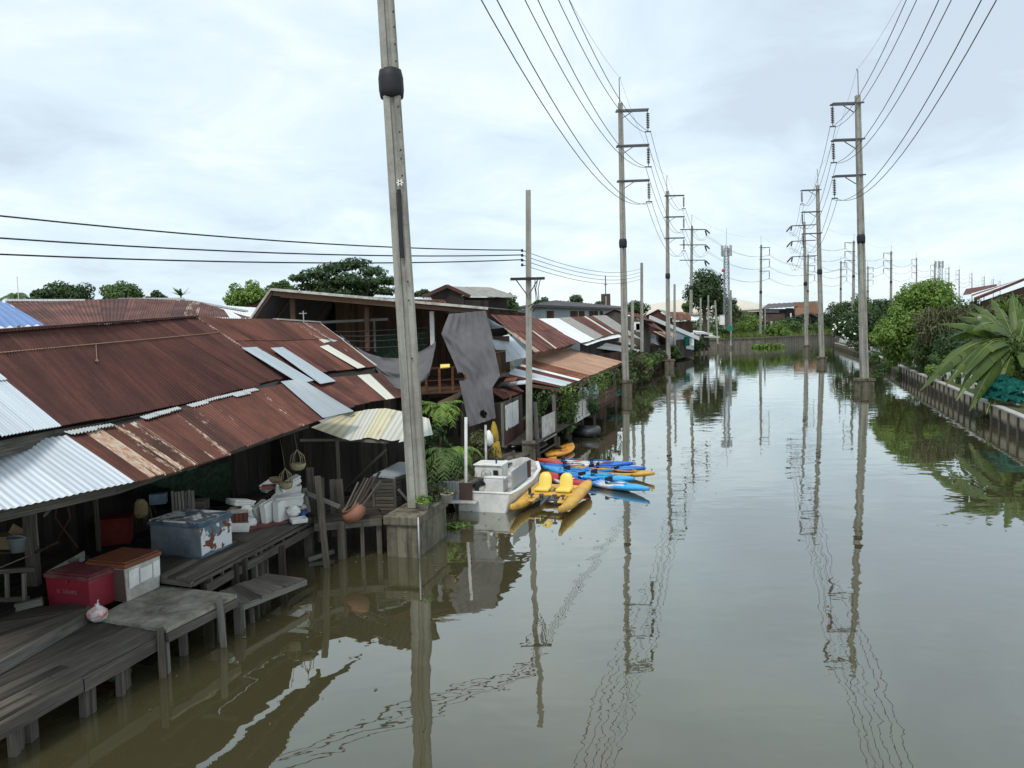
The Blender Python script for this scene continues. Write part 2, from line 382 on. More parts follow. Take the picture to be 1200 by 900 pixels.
plain('plastic_bag',(.70,.68,.68),.35,.2,14,.5,0,(.55,.07,.04),.9)
plain('ink',(.03,.03,.04),.8,.1)
plain('faded_print',(.36,.17,.18),.8,.2)
plain('bark',(.10,.085,.065),.95,.45,5)
plain('palm_stem',(.17,.145,.10),.9,.4,5)
m=NT('shade_net',.9,.1); uv=m.uv(); g=m.noise(m.mp(uv,(2.2,1.6,1)),1,5,.6); f=m.noise(m.mp(uv,(60,60,1)),1,2); m.col(m.mix(.4,m.ramp(g,[(.3,(.125,.122,.129)),(.7,(.165,.161,.17))]),m.ramp(f,[(.3,.6),(.7,1.2)]),'MULTIPLY')); m.bump(f,.3,.01); tr=m.n('ShaderNodeBsdfTransparent'); mx=m.n('ShaderNodeMixShader'); mx.inputs[0].default_value=.10; out=[x for x in m.t.nodes if x.type=='OUTPUT_MATERIAL'][0]; m.L(m.b.outputs[0],mx.inputs[1]); m.L(tr.outputs[0],mx.inputs[2]); m.L(mx.outputs[0],out.inputs[0])
m=NT('green_mesh',.9,.1); f=m.noise(m.ob(),9,3); m.col(m.ramp(f,[(.3,(.012,.022,.016)),(.7,(.035,.055,.035))]))
leaf('leaf_mid',(.028,.065,.016),(.11,.175,.045))
leaf('leaf_bright',(.055,.12,.016),(.20,.30,.055))
leaf('leaf_dark',(.018,.045,.014),(.06,.105,.032))
leaf('leaf_olive',(.045,.055,.02),(.13,.135,.06))
leaf('leaf_dry',(.07,.065,.035),(.17,.15,.09),.2)
leaf('leaf_drooping',(.05,.058,.024),(.13,.13,.06),.2)
leaf('leaf_far',(.028,.055,.022),(.075,.12,.045))
leaf('leaf_yellow',(.12,.15,.03),(.30,.27,.06))
leaf('banana',(.030,.062,.012),(.095,.145,.03),.3,.35)
leaf('banana_rib',(.22,.27,.07),(.32,.36,.12),.2,.4)
leaf('grass_far',(.055,.095,.018),(.17,.22,.055))
plain('white_flower',(.8,.8,.76),.7,.05)
m=NT('earth',.95,.1); a=m.noise(m.ob(),.06,5); b=m.noise(m.ob(),1.2,5,.65); m.col(m.mix(m.ramp(b,[(.35,0),(.65,1)]),m.ramp(a,[(.35,(.055,.085,.025)),(.65,(.10,.125,.045))]),(.075,.06,.04)))
# murky canal water
m=NT('canal_water',.012,.5); m.b.inputs['IOR'].default_value=1.72; ob=m.ob()
m.col(m.ramp(m.noise(ob,.09,3),[(.35,(.052,.046,.022)),(.65,(.061,.054,.027))]))
w1=m.noise(m.mp(ob,(.55,.75,1)),1,2,.45); w2=m.noise(m.mp(ob,(2.6,3.6,1)),1,2,.5,.3); w3=m.noise(m.mp(ob,(1.1,1.6,1),(3,3,0)),1,1.5,.5,.5)
calm=m.ramp(m.noise(m.mp(ob,(.05,.07,1)),1,2),[(.4,.25),(.62,1.0)])
h=m.math('ADD',m.math('ADD',m.math('MULTIPLY',w1,1.0),m.math('MULTIPLY',w3,.35)),m.math('MULTIPLY',m.math('MULTIPLY',w2,.16),calm)); bn_=m.n('ShaderNodeBump'); m.L(h,bn_.inputs['Height']); bn_.inputs['Strength'].default_value=1.0; bn_.inputs['Distance'].default_value=.0095
m.b.inputs['Specular IOR Level'].default_value=0.0; m.L(bn_.outputs[0],m.b.inputs['Normal'])
gl=m.n('ShaderNodeBsdfGlossy'); gl.inputs['Roughness'].default_value=.012; gl.inputs['Color'].default_value=(.97,1,.98,1); m.L(bn_.outputs[0],gl.inputs['Normal'])
lw=m.n('ShaderNodeLayerWeight'); lw.inputs['Blend'].default_value=.5; m.L(bn_.outputs[0],lw.inputs['Normal'])
mx=m.n('ShaderNodeMixShader'); m.L(m.math('MINIMUM',m.math('POWER',lw.outputs['Facing'],2.5),.93),mx.inputs[0]); m.L(m.b.outputs[0],mx.inputs[1]); m.L(gl.outputs[0],mx.inputs[2])
out=[x for x in m.t.nodes if x.type=='OUTPUT_MATERIAL'][0]; m.L(mx.outputs[0],out.inputs[0])
def kayakmat(name,stops):
    m=NT(name,.4,.5); uv=m.uv(); nz=m.noise(m.mp(uv,(1,1,1)),2.2,2); sx=m.n('ShaderNodeSeparateXYZ'); m.L(uv,sx.inputs[0])
    f=m.math('ADD',sx.outputs[0],m.math('MULTIPLY',m.math('SUBTRACT',nz,.5),.34)); g=m.noise(m.ob(),6,5,.65); m.col(m.mix(m.math('MULTIPLY',m.ramp(g,[(.48,0),(.7,1)]),.45),m.ramp(f,stops),(.16,.15,.12))); return m.m
BL,LB,WH,RD=(.012,.13,.50),(.03,.36,.72),(.72,.74,.74),(.52,.07,.03)
kayakmat('kayak_camo',[(.0,LB),(.16,LB),(.20,BL),(.36,BL),(.42,LB),(.52,BL),(.60,WH),(.66,WH),(.70,LB),(1,LB)])
kayakmat('kayak_blue',[(0,LB),(.2,LB),(.3,BL),(.5,LB),(.62,(.05,.45,.75)),(.7,BL),(.8,LB),(1,LB)])
kayakmat('kayak_royal',[(0,(.01,.10,.38)),(.4,BL),(.6,(.012,.16,.55)),(1,BL)])
kayakmat('kayak_tricolour',[(0,RD),(.30,RD),(.36,WH),(.58,WH),(.66,BL),(1,BL)])
kayakmat('kayak_red',[(0,(.45,.015,.02)),(.35,(.45,.015,.02)),(.42,WH),(.5,WH),(.55,(.45,.015,.02)),(1,(.45,.015,.02))])
# peeling blue chest
m=NT('chest_peeling',.5,.4); ob=m.ob(); a=m.noise(ob,2.3,4,.6,.6); b=m.noise(m.mp(ob,(1,1,1),(5,1,2)),3.4,3,.5,.8); base=m.ramp(m.noise(ob,8,4),[(.3,(.075,.115,.145)),(.7,(.15,.20,.235))])
c=m.mix(m.ramp(a,[(.47,0),(.50,1)]),base,(.62,.64,.65)); c=m.mix(m.ramp(b,[(.60,0),(.63,1)]),c,(.14,.045,.02)); m.col(c)
plain('chest_dull',(.19,.215,.235),.5,.45,3,.4,0,(.05,.085,.12),.9)
plain('chest_blue',(.055,.10,.15),.5,.3,6,.4,0,(.4,.4,.4),.3)
# ------------------------------------------------------------------ world, sun, view
w=bpy.data.worlds.new('World'); scene.world=w; w.use_nodes=True; t=w.node_tree; t.nodes.clear()
out=t.nodes.new('ShaderNodeOutputWorld'); bg=t.nodes.new('ShaderNodeBackground'); bg.inputs[1].default_value=.1
sky=t.nodes.new('ShaderNodeTexSky'); sky.sky_type='NISHITA'; sky.sun_disc=False; SUN_EL,SUN_AZ=math.radians(58),math.radians(205)
sky.sun_elevation=SUN_EL; sky.sun_rotation=SUN_AZ
tc=t.nodes.new('ShaderNodeTexCoord'); sx=t.nodes.new('ShaderNodeSeparateXYZ'); t.links.new(tc.outputs['Generated'],sx.inputs[0])
def wm(op,a,b=None):
    x=t.nodes.new('ShaderNodeMath'); x.operation=op
    for i,q in enumerate((a,b)):
        if q is None: continue
        if hasattr(q,'is_output'): t.links.new(q,x.inputs[i])
        else: x.inputs[i].default_value=q
    return x.outputs[0]
zz=wm('ADD',wm('MAXIMUM',sx.outputs[2],0.0),.22); cx=t.nodes.new('ShaderNodeCombineXYZ'); t.links.new(wm('DIVIDE',sx.outputs[0],zz),cx.inputs[0]); t.links.new(wm('DIVIDE',sx.outputs[1],zz),cx.inputs[1])
def wn(scale,det,off,rough=.55,dist=.0):
    mp=t.nodes.new('ShaderNodeMapping'); t.links.new(cx.outputs[0],mp.inputs[0]); mp.inputs['Location'].default_value=off
    x=t.nodes.new('ShaderNodeTexNoise'); t.links.new(mp.outputs[0],x.inputs['Vector']); x.inputs['Scale'].default_value=scale; x.inputs['Detail'].default_value=det; x.inputs['Roughness'].default_value=rough; x.inputs['Distortion'].default_value=dist; return x.outputs['Fac']
f=wm('ADD',wm('MULTIPLY',wn(.8,5,(4.2,1.3,0),.5,.3),.5),wm('MULTIPLY',wn(2.2,7,(1,7,0),.6,.5),.5))
cd=ray(1060,15).normalized(); dp=t.nodes.new('ShaderNodeVectorMath'); dp.operation='DOT_PRODUCT'; t.links.new(tc.outputs['Generated'],dp.inputs[0]); dp.inputs[1].default_value=cd
mr=t.nodes.new('ShaderNodeMapRange'); mr.interpolation_type='SMOOTHSTEP'; t.links.new(dp.outputs['Value'],mr.inputs[0]); mr.inputs[1].default_value=.965; mr.inputs[2].default_value=1.0; mr.inputs[3].default_value=0; mr.inputs[4].default_value=.09
f=wm('SUBTRACT',f,mr.outputs[0])
rp=t.nodes.new('ShaderNodeValToRGB'); t.links.new(f,rp.inputs[0]); els=[(.34,(.50,.58,.66)),(.44,(.575,.685,.76)),(.52,(.645,.745,.80)),(.62,(.76,.83,.865))]
while len(rp.color_ramp.elements)<4: rp.color_ramp.elements.new(.5)
for e,(p,c) in zip(rp.color_ramp.elements,els): e.position=p; e.color=(*c,1)
sc=t.nodes.new('ShaderNodeVectorMath'); sc.operation='SCALE'; t.links.new(rp.outputs[0],sc.inputs[0]); sc.inputs['Scale'].default_value=10.0
mx=t.nodes.new('ShaderNodeMix'); mx.data_type='RGBA'; mx.inputs[0].default_value=.90; t.links.new(sky.outputs[0],mx.inputs[6]); t.links.new(sc.outputs[0],mx.inputs[7])
t.links.new(mx.outputs[2],bg.inputs[0]); t.links.new(bg.outputs[0],out.inputs[0])
sd=bpy.data.lights.new('sun','SUN'); sd.energy=1.7; sd.angle=math.radians(14); sd.color=(1,.96,.9); so=bpy.data.objects.new('sun',sd); COL.objects.link(so)
dirv=V((math.sin(SUN_AZ)*math.cos(SUN_EL),math.cos(SUN_AZ)*math.cos(SUN_EL),math.sin(SUN_EL))); so.rotation_euler=dirv.to_track_quat('Z','Y').to_euler(); so.location=(0,0,40)
vs_=scene.view_settings; vs_.view_transform='Standard'; vs_.look='None'; vs_.gamma=1; vs_.exposure=.45; vs_.use_curve_mapping=False
scene.cycles.max_bounces=6; scene.cycles.use_denoising=True
# ------------------------------------------------------------------ setting: water and land
mb=MB(); S=4000; mb.add([(-S,-S,0),(S,-S,0),(S,S,0),(-S,S,0)],[(0,1,2,3)]); tag(mb.build('water',MAT['canal_water']),kind='structure')
def land(name,edge,outer,flip=False):
    mb=MB(); n=len(edge); vs=[]
    for (x,y,z),(X,Y) in zip(edge,outer): vs+=[(x,y,-2),(x,y,z),(X,Y,max(z,1.2))]
    fs=[]
    for i in range(n-1):
        a=i*3; b=a+3; fs+=[(a,b,b+1,a+1),(a+1,b+1,b+2,a+2)]
    mb.add(vs,[f[::-1] for f in fs] if flip else fs); tag(mb.build(name,MAT['earth']),kind='structure')
land('ground',[(-11,-20,.3),(-10.2,8,.3),(-9.4,18,.35),(-6.5,26,.4),(-1.5,34,.4),(3.5,46,.4),(7,60,.4),(15,86,.4),(24,114,.6),(36,150,1.5),(41,153,1.8),(52,154.5,1.8),(67,171,1.8),(92,205,1.8),(160,250,1.8)],
     [(-3500,-20),(-3500,300),(-3500,800),(-3500,1400),(-3500,2200),(-2500,3500),(-1500,3500),(-800,3500),(0,3500),(200,3500),(350,3500),(500,3500),(1000,3500),(2000,3500),(3500,3500)],True)
RWALL=[(11,2),(14.2,11),(17.4,20),(24.4,38.4),(36,69),(48,100),(61,140),(78,168),(150,205)]
land('riverbank',[(x+.25,y,.95 if y<120 else 1.2) for x,y in RWALL],[(3500,-300),(3500,0),(3500,300),(3500,700),(3500,1000),(3500,1400),(3500,1800),(3500,2200),(3500,2800)])
# ------------------------------------------------------------------ power poles
H0=20.2
def make_pole(kind):
    """tall concrete pole, base at origin. kind: 'arm' one-sided arms towards +x, 'dead' double arms"""
    t=thing('power_pole','x','power pole',(0,0,0))
    mb=MB(); b,c=.25,.16
    prof=[(-1,-.62),(-.38,-.62),(-.38,-1),(.38,-1),(.38,-.62),(1,-.62),(1,.62),(.38,.62),(.38,1),(-.38,1),(-.38,.62),(-1,.62)]
    prof=[(-1,-.8),(-.8,-1),(-.25,-1),(-.2,-.78),(.2,-.78),(.25,-1),(.8,-1),(1,-.8),(1,.8),(.8,1),(.25,1),(.2,.78),(-.2,.78),(-.25,1),(-.8,1),(-1,.8)]
    n=len(prof); vs=[]; zs=[0,3.4,3.4,7.2,7.2,H0*.6,H0]
    for z in zs:
        k=b+(c-b)*z/H0; vs+=[(x*k,y*k*(1 if True else 1),z) for x,y in prof]
    fs=[(i*n+k,i*n+(k+1)%n,(i+1)*n+(k+1)%n,(i+1)*n+k) for i in range(len(zs)-1) for k in range(n)]+[tuple((len(zs)-1)*n+k for k in range(n))]
    mb.add(vs,fs); mb.build('shaft',MAT['concrete_pole'],t)
    mb=MB(); k=.24; lathe(mb,(0,0,9.75),[(k*.9,0),(k*1.12,.03),(k*1.22,.2),(k*1.22,.48),(k*1.08,.66),(k*.85,.69)],16); mb.build('collar',MAT['black_rubber'],t)
    if kind!='plain':
        mb=MB(); tube(mb,[(-.05,0,H0-.4),(-.06,0,H0+1.75),(.06,0,H0+1.85)],.03,6); mb.build('lightning_rod',MAT['steel_dark'],t)
    for i in range(3):
        z=H0-.55-i*2.52
        mb=MB()
        if kind=='arm':
            beam(mb,(-.35,-.22,z),(2.0,-.22,z),.07,.10); beam(mb,(-.35,.22,z),(2.0,.22,z),.07,.10); beam(mb,(1.95,-.25,z),(1.95,.25,z),.06,.10)
        else:
            beam(mb,(-1.9,-.24,z),(2.2,-.24,z),.07,.10); beam(mb,(-1.9,.24,z),(2.2,.24,z),.07,.10)
        o=mb.build('crossarm',MAT['steel_dark'],t)
        mb=MB(); beam(mb,(.15,-.24,z-.55),(.95,-.24,z-.06),.05,.05); mb.build('brace',MAT['steel_dark'],t)
        mb=MB()
        def string(p,q,nd):
            p=V(p); q=V(q); L=(q-p).length; rot=V((0,0,1)).rotation_difference((q-p).normalized())
            prof=[(.02,0)]
            for j in range(nd):
                zz=L*.12+L*.74*j/nd; prof+=[(.03,zz),(.135,zz+.03),(.10,zz+.075),(.03,zz+.085)]
            prof+=[(.02,L)]; lathe(mb,p,prof,8,axis=rot)
        if kind=='arm':
            string((1.95,0,z-.05),(1.95,0,z-1.55),9); beam(mb,(1.72,0,z-1.55),(2.18,0,z-1.55),.06,.08)
        else:
            string((2.15,.2,z-.05),(2.75,1.3,z-1.0),8)
            string((2.15,-.2,z-.05),(2.6,-1.3,z-.9),8)
        mb.build('insulator_string',MAT['insulator_brown'],t)
    return t
POLE={k:make_pole(k) for k in ('arm','dead')}
used=set()
def put_pole(kind,px,py,tx,ty,D,label,flip,group,yaw=0):
    base=W(px,py,D); top=W(tx,ty,D); ax=(top-base); h=ax.length
    o=POLE[kind] if kind not in used else copy_tree(POLE[kind]); used.add(kind)
    q=V((0,0,1)).rotation_difference(ax.normalized()) @ Quaternion((0,0,1),math.radians(yaw)+(math.pi if flip else 0))
    o.location=base; o.rotation_mode='QUATERNION'; o.rotation_quaternion=q; s=h/H0; o.scale=(1,1,s) if abs(s-1)<.3 else (s,s,s)
    o['label']=label; o['group']=group
    M_=Matrix.LocRotScale(base,q,V(o.scale))
    tips=[M_@V((1.95 if kind=='arm' else 2.6,0 if kind=='arm' else 0.6,H0-.55-i*2.52-(1.6 if kind=='arm' else 1.0))) for i in range(3)]
    return tips, M_@V((0,0,H0+1.8))
GL,GR='power poles in the row along the stilt houses','power poles in the row along the garden bank'
b0=W(490,592,18); ax0=(W(452,0,18)-b0).normalized(); top0=b0+ax0*H0
# the first pole is placed from its visible lean
def project(p):
    d=V(p)-CAM; z=d.dot(_F); return (600+FPX*d.dot(_R)/z, 450-FPX*d.dot(_U)/z)
LT=[]; 
pt=project(top0)
LT.append(put_pole('arm',490,592,pt[0],pt[1],18,'huge near concrete pole on a square plinth beside the moored white boat',False,GL,8))
LT.append(put_pole('arm',733,445,727,121,55,'concrete pole with three arms rising from the bushes at the tan roof corner',False,GL,-2))
LT.append(put_pole('arm',783,421,782,224,90,'concrete pole with a blue bag hung at its foot',False,GL,0))
LT.append(put_pole('dead',809,408,811,265,120,'double armed concrete pole beside the red roofed gable house',False,GL,0))
LT.append(put_pole('arm',891,397,892,287,160,'lone concrete pole on the grassy far bank behind the canal bend',False,GL,10))
LT.append(put_pole('arm',946,384,947,298,186,'thin far pole just behind the double armed pole in front of the orange walled building',False,GL,15))
LT.append(put_pole('arm',985,371,985.5,306,210,'thin far pole in front of the dark treetops near the flowering shrub',False,GL,15))
LT.append(put_pole('arm',1017,371,1017,312,232,'thin far pole just right of the nearest canal pole on the garden side',False,GL,15))
RT=[]
r1b=W(1013,443,55); 
p0=r1b+V((-12.2,-37,0)); p0.z=r1b.z; p0r=p0.copy(); a_=project(p0); b_=project(p0+V((0,0,H0)))
RT.append(put_pole('arm',a_[0],a_[1],b_[0],b_[1],p0.y,'concrete power pole standing in the canal close to the bridge',True,GR))
RT.append(put_pole('arm',1013,443,1005,112,55,'tall concrete pole on a square block in the water beside the round bushy tree',True,GR,6))
RT.append(put_pole('arm',963,418,958,217,88,'concrete pole on a block in mid canal, second along the garden bank',True,GR,6))
RT.append(put_pole('dead',945,404,942.5,260,124,'double armed concrete pole on the small far block in the canal',True,GR,0))
far=[(1000,365,1000.5,282,155,'slim pole rising from the trees behind the flowering shrub'),(1044,366,1044.4,294.5,178,'slim pole standing behind the left shoulder of the round bushy tree'),
(1074,364,1074,302,199,'slim pole over the crown of the round bushy tree'),(1095,362,1095,309,224,'slim pole beside the distant lattice mast'),(1112,360,1112,313,240,'slim pole just right of the round bushy tree crown'),
(1124,358,1124,315.5,252,'darker slim pole in the gap left of the maroon roof'),(1139,357,1139,320,278,'tiny pole behind the left end of the maroon roof'),(1153,356,1153.5,324,302,'tiny pole behind the middle of the maroon roof'),
(1164,355,1164,327,322,'tiny pole above the right end of the maroon roof'),(1172,354,1172,329,340,'smallest pole of the row, beside the white striped roof')]
for x,y,tx,ty,D,lab in far: RT.append(put_pole('arm',x,y,tx,ty,D,lab,True,GR,8))
# ------------------------------------------------------------------ conductors
def span(p,q,sag,n=14):
    return [p.lerp(q,i/n)-V((0,0,4*sag*(i/n)*(1-i/n))) for i in range(n+1)]
def line(name,label,pts,sags,r,group,mat='wire_alu',n=16,seg=5):
    P=[]
    for i in range(len(pts)-1):
        s=span(V(pts[i]),V(pts[i+1]),sags[i],n); P+= s if not P else s[1:]
    mb=MB(); tube(mb,P,r,seg); return tag(mb.build(name,MAT[mat]),label,'power line',group)
names=['top','middle','lowest']
for T,side,sg,who in ((LT,'pole row on the stilt house side',1,'along the stilt houses'),(RT,'pole row on the garden side',-1,'along the garden bank')):
    for ph in range(3):
        for k in (-.2,.2):
            base=[t[0][ph]+V((k,0,0)) for t in T]
            start=base[0]+(base[0]-base[1]); start.z=base[0].z
            pts=[start]+base; sags=[1.9]+[1.9 if i<3 else 1.5 for i in range(len(base)-1)]
            line('power_line','twin conductor on the %s arms of the %s'%(names[ph],side),pts,sags,.017,'high voltage lines '+who)
    tops=[t[1] for t in T]; start=tops[0]+(tops[0]-tops[1]); start.z=tops[0].z
    line('ground_wire','hair-thin wire over the pole tips of the '+side,[start]+tops,[1.3]*len(tops),.008,'high voltage lines '+who)
p0=bpy.data.objects['power_pole']; M0=Matrix.LocRotScale(p0.location,p0.rotation_quaternion,p0.scale)
def on_pole(mb,name,mat):
    o=mb.build(name,MAT[mat]); o.parent=p0; o.matrix_parent_inverse=M0.inverted()
mb=MB(); beam(mb,W(471.5,302,17.74),W(467.5,222,17.74),.085,.05,up=(0,1,0)); on_pole(mb,'slot','black_rubber')
for yy in (14,32,52,72,125,155,176,186,206,330,352,420): 
    mb=MB(); a=W(458+yy*.054+2.2,yy,17.76); beam(mb,a,a+V((0,-.03,0)),.035,.035); on_pole(mb,'bolt_hole','black_rubber')
mb=MB(); a=W(468.6,214,17.74); beam(mb,a-V((.08,0,0)),a+V((.08,0,0)),.02,.03); beam(mb,a-V((.05,0,.07)),a+V((.05,0,.07)),.02,.03); beam(mb,a-V((-.05,0,.07)),a+V((-.05,0,.07)),.02,.03); on_pole(mb,'pale_mark','white_paint')
# plinths
def plinth(name,label,c,e1,e2,h,zb=-.6,cap=.06,group=None):
    t=thing(name,label,'pole base',(c[0],c[1],0),group)
    c=V((c[0],c[1],0)); e1=V(e1); e2=V(e2)
    mb=MB(); box(mb,c+V((0,0,zb)),e1,e2,h-.22-zb); mb.build('block',MAT['concrete_old'],t)
    mb=MB(); box(mb,c+V((0,0,h-.22)),e1*(1+cap*2),e2*(1+cap),.22); mb.build('cap',MAT['concrete_old'],t)
    return t
pl=Q(490,654,0); plr=Q(524,627,0); pll=Q(457,653,0)
e2=(plr-pl); e1=V((-.98,.25,0)).normalized()*.78
plinth('pole_base','big weathered concrete plinth at the foot of the near pole',pl+e1/2+e2/2,e1,e2,.98,group='concrete pole bases in the canal')
mb=MB(); tube(mb,[pl+V((.03,-.03,-.1)),pl+V((.035,-.04,.97))],.022,6); tag(mb.build('plastic_pipe',MAT['steel_light']),'thin grey pipe running down the corner of the big plinth','pipe')
plinth('pole_base','concrete block under the power pole closest to the bridge',V((p0r.x,p0r.y,0)),(.95,.1,0),(-.1,.95,0),max(.75,p0r.z),group='concrete pole bases in the canal',cap=.09)
for tp,lab,dx in ((LT[1],'overgrown concrete block under the pole by the tan roof',.8),(LT[2],'concrete block under the pole with the blue bag',1.2),(RT[1],'square concrete block in open water beside the garden wall',.98),(RT[2],'dark concrete block under the second mid canal pole',.85),(RT[3],'small far concrete block under the double armed pole',.85)):
    i=[id(x) for x in LT+RT].index(id(tp)); 
    bx={1:(733,445,55),2:(783,421,90)}.get(i) if i<len(LT) else {1:(1013,443,55),2:(963,418,88),3:(945,404,124)}[i-len(LT)]
    p=W(*bx); plinth('pole_base',lab,p,(dx,.1,0),(-.1,dx,0),max(.75,p.z),group='concrete pole bases in the canal',cap=.09)
# ------------------------------------------------------------------ utility pole and small poles
ub=Q(620,545,0); ut=W(619,223,ub.y)
t=thing('utility_pole','square grey utility pole with one crossarm behind the small yellow kayak','utility pole',ub)
mb=MB(); d=(ut-ub); beam(mb,ub-V((0,0,.5)),ut,.26,.26,up=(0,1,0),taper=.72); mb.build('shaft',MAT['concrete_pole'],t)
mb=MB(); zc=W(619,327,ub.y); beam(mb,zc+V((-.68,-.2,0)),zc+V((.62,-.2,0)),.1,.1); mb.build('crossarm',MAT['wood_dark'],t)
mb=MB(); beam(mb,zc+V((-.45,-.2,-.05)),zc+V((-.05,-.18,-.62)),.04,.04); beam(mb,zc+V((.35,-.2,-.05)),zc+V((0,-.18,-.62)),.04,.04); mb.build('brace',MAT['steel_dark'],t)
ins=[]
for i in range(4):
    z=W(614,294+i*5.6,ub.y); mb=MB(); lathe(mb,z+V((-.07,-.1,-.05)),[(.02,0),(.05,.02),(.05,.05),(.03,.06),(.05,.09),(.02,.11)],8); beam(mb,z+V((-.06,-.1,-.02)),z+V((.16,-.05,-.02)),.02,.02); mb.build('insulator',MAT['black_rubber'],t); ins.append(z+V((-.08,-.1,.02)))
mb=MB()
for k in range(3):
    a=zc+V((.25+.1*k,-.2,-.05)); tube(mb,[a,a+V((R(-.1,.1),-.05,-.35)),a+V((R(-.3,.1),0,-.8)),a+V((-.3,0,-1.0-.1*k))],.016,5)
mb.build('jumper_cable',MAT['wire_black'],t)
mb=MB(); s0=Q(620,548,0); beam(mb,s0-V((0,0,.4)),s0+V((0,0,1.0)),.5,.44,up=(0,1,0)); mb.build('concrete_footing',MAT['concrete_old'],t)
for i,(y0,sg) in enumerate(((253,.5),(279,.45),(298,.4))):
    a=W(0,y0,17.6); b=ins[i]; d=(a-b); a2=b+(a+V((0,0,sg*1.6))-b)*2.0
    line('cable',['upper','middle','lower'][i]+' of three black cables sagging over the rusty roofs',[a2,b],[sg*1.6],.021,'cables to the utility pole','wire_black',24)
upole2=W(752,322,62)
for i in range(4):
    line('cable','%s of the four thin wires from the utility pole towards the far houses'%['topmost','second','third','lowest'][i],[ins[i],upole2+V((-.1,0,.5-.28*i))],[.55],.012,'wires beyond the utility pole','wire_black',18)
sp=[(752,308,398,74,'tall bare post among the white lean-to roofs'),(741,352,402,69,'short bare post beside the white lean-to roof'),(790.5,333,396,97,'bare post beside the pole with the blue bag'),(821,349,388,142,'left post before the big round tree'),(830,346,386,146,'right post before the big round tree'),(841,352,396,147,'leaning bare post at the near end of the far wall'),(856.5,340,398,150,'thin post with a green board in front of the lattice mast'),(896.5,360,390,166,'short post in the grass right of the lone far pole')]
for x,y0,y1,D,lab in sp:
    a=W(x,y1,D); b=W(x-(3 if x==841 else 0),y0,D); w=.3 if D<100 else .34; mb=MB(); beam(mb,a-V((0,0,1.2)),b,w,w*.8,up=(0,1,0),taper=.8); tag(mb.build('concrete_post',MAT['concrete_pole']),lab,'post',None,None)
# ------------------------------------------------------------------ near house (A): big rusty roofs over the dock
def Qy(px,py,z): return Q(px,py,z)
EZ=3.2
SA=(CAMZ-EZ)/(CAMZ-3.0)
def WA(px,py,D): return W(px,py,D*SA)
eave=[Q(-130,628,EZ),Q(0,598,EZ),Q(158,564,EZ),Q(267,533,EZ),Q(372,492,EZ)]
ltop=[WA(-130,553,9.6),WA(0,521,11.0),WA(77,510,12.2)]; ltopB=[WA(77,510,12.2),WA(133,501,13.6),WA(201,483,15.9),WA(272,464,18.3),WA(329,450,20.6)]
HA=thing('riverside_house','long low house with dark rusty roof and silver lean-to over the dock','house',(-8.5,14,0))
def r_lower(u,r): return 0
mb=MB(); corr(mb,[WA(-210,556,8.9),WA(-78,534,10.4),WA(77,510,12.2)],[Q(-130,628,EZ),Q(0,598,EZ),Q(156,564.5,EZ)],sw=.8,amp=.009,jag=.03,pitch=.085)
mb.build('silver_lean_to_roof',MAT['tin_silver'],HA)
def mlow(u,r):
    if .12<u<.32: return 1
    if .55<u<.62 or .80<u<.86: return 1
    return 0
mb=MB(); corr(mb,ltopB,[Q(156,564.5,EZ),Q(210,551,EZ),Q(267,533,EZ),Q(330,508,EZ),Q(381,491,EZ)],sw=.62,mat=mlow,jag=.05,pitch=.085,amp=.017)
mb.build('rusty_lean_to_roof',[MAT['rust_streaked'],MAT['rust_pale']],HA)
# torn flashing strips along the upper edge
for a,b in ((0,.24),(.36,.52),(.56,.86)):
    T=[poly(ltopB,a+(b-a)*i/3)+V((-.02,0,.06)) for i in range(4)]; B=[poly(ltopB,a+(b-a)*i/3)+V((.10,.0,.015)) for i in range(4)]
    mb=MB(); corr(mb,T,B,sw=.5,jag=.07,nv=1,pitch=.09,amp=.016); mb.build('flashing_strip',MAT['tin_stained'],HA)
mb=MB(); corr(mb,[WA(329,450,20.6)+V((0,0,.05)),WA(352,447,21.3)+V((0,0,.05))],[Q(378,492,EZ)+V((0,0,.05)),Q(413,484,EZ)+V((0,0,.05))],jag=.02); mb.build('roof_sheet',MAT['tin_grey'],HA)
ueave=[WA(71,499,12.2),WA(128,490.7,14.1),WA(213,473,17.4),WA(300,452,21.0),WA(335,442,22.8)]
urid=[WA(-60,394,12.3),WA(60,384.5,15.0),WA(150,377.5,18.6),WA(228,372,23.0)]
mb=MB(); corr(mb,urid,ueave,sw=.78,rows=(0,1),jag=.03,lift=.008,sag=.02,pitch=.095,amp=.021); mb.build('main_roof',MAT['rust_dark'],HA)
mb=MB(); corr(mb,urid,[p+V((-4.6,1.0,-2.5)) for p in urid],sw=.8,pitch=.12,n=4); mb.build('rear_roof',MAT['rust_dark'],HA)
mb=MB(); corr(mb,[WA(-240,408,9.0),WA(-60,394,12.3)],[WA(-240,560,8.0),WA(0,512,10.6),WA(71,499,12.2)],sw=.8,rows=(0,.5,1),jag=.04,pitch=.095,amp=.014); mb.build('silver_main_roof',MAT['tin_silver'],HA)
mb=MB(); corr(mb,[WA(-240,408,9.0),WA(-60,394,12.3)],[WA(-240,408,9.0)+V((-4.6,1,-2.5)),WA(-60,394,12.3)+V((-4.6,1,-2.5))],sw=.8,pitch=.12,n=4); mb.build('rear_roof',MAT['rust_dark'],HA)
mb=MB(); 
for i in range(3): beam(mb,urid[i]+V((0,0,.03)),urid[i+1]+V((0,0,.03)),.22,.05)
mb.build('ridge_cap',MAT['rust_dark'],HA)
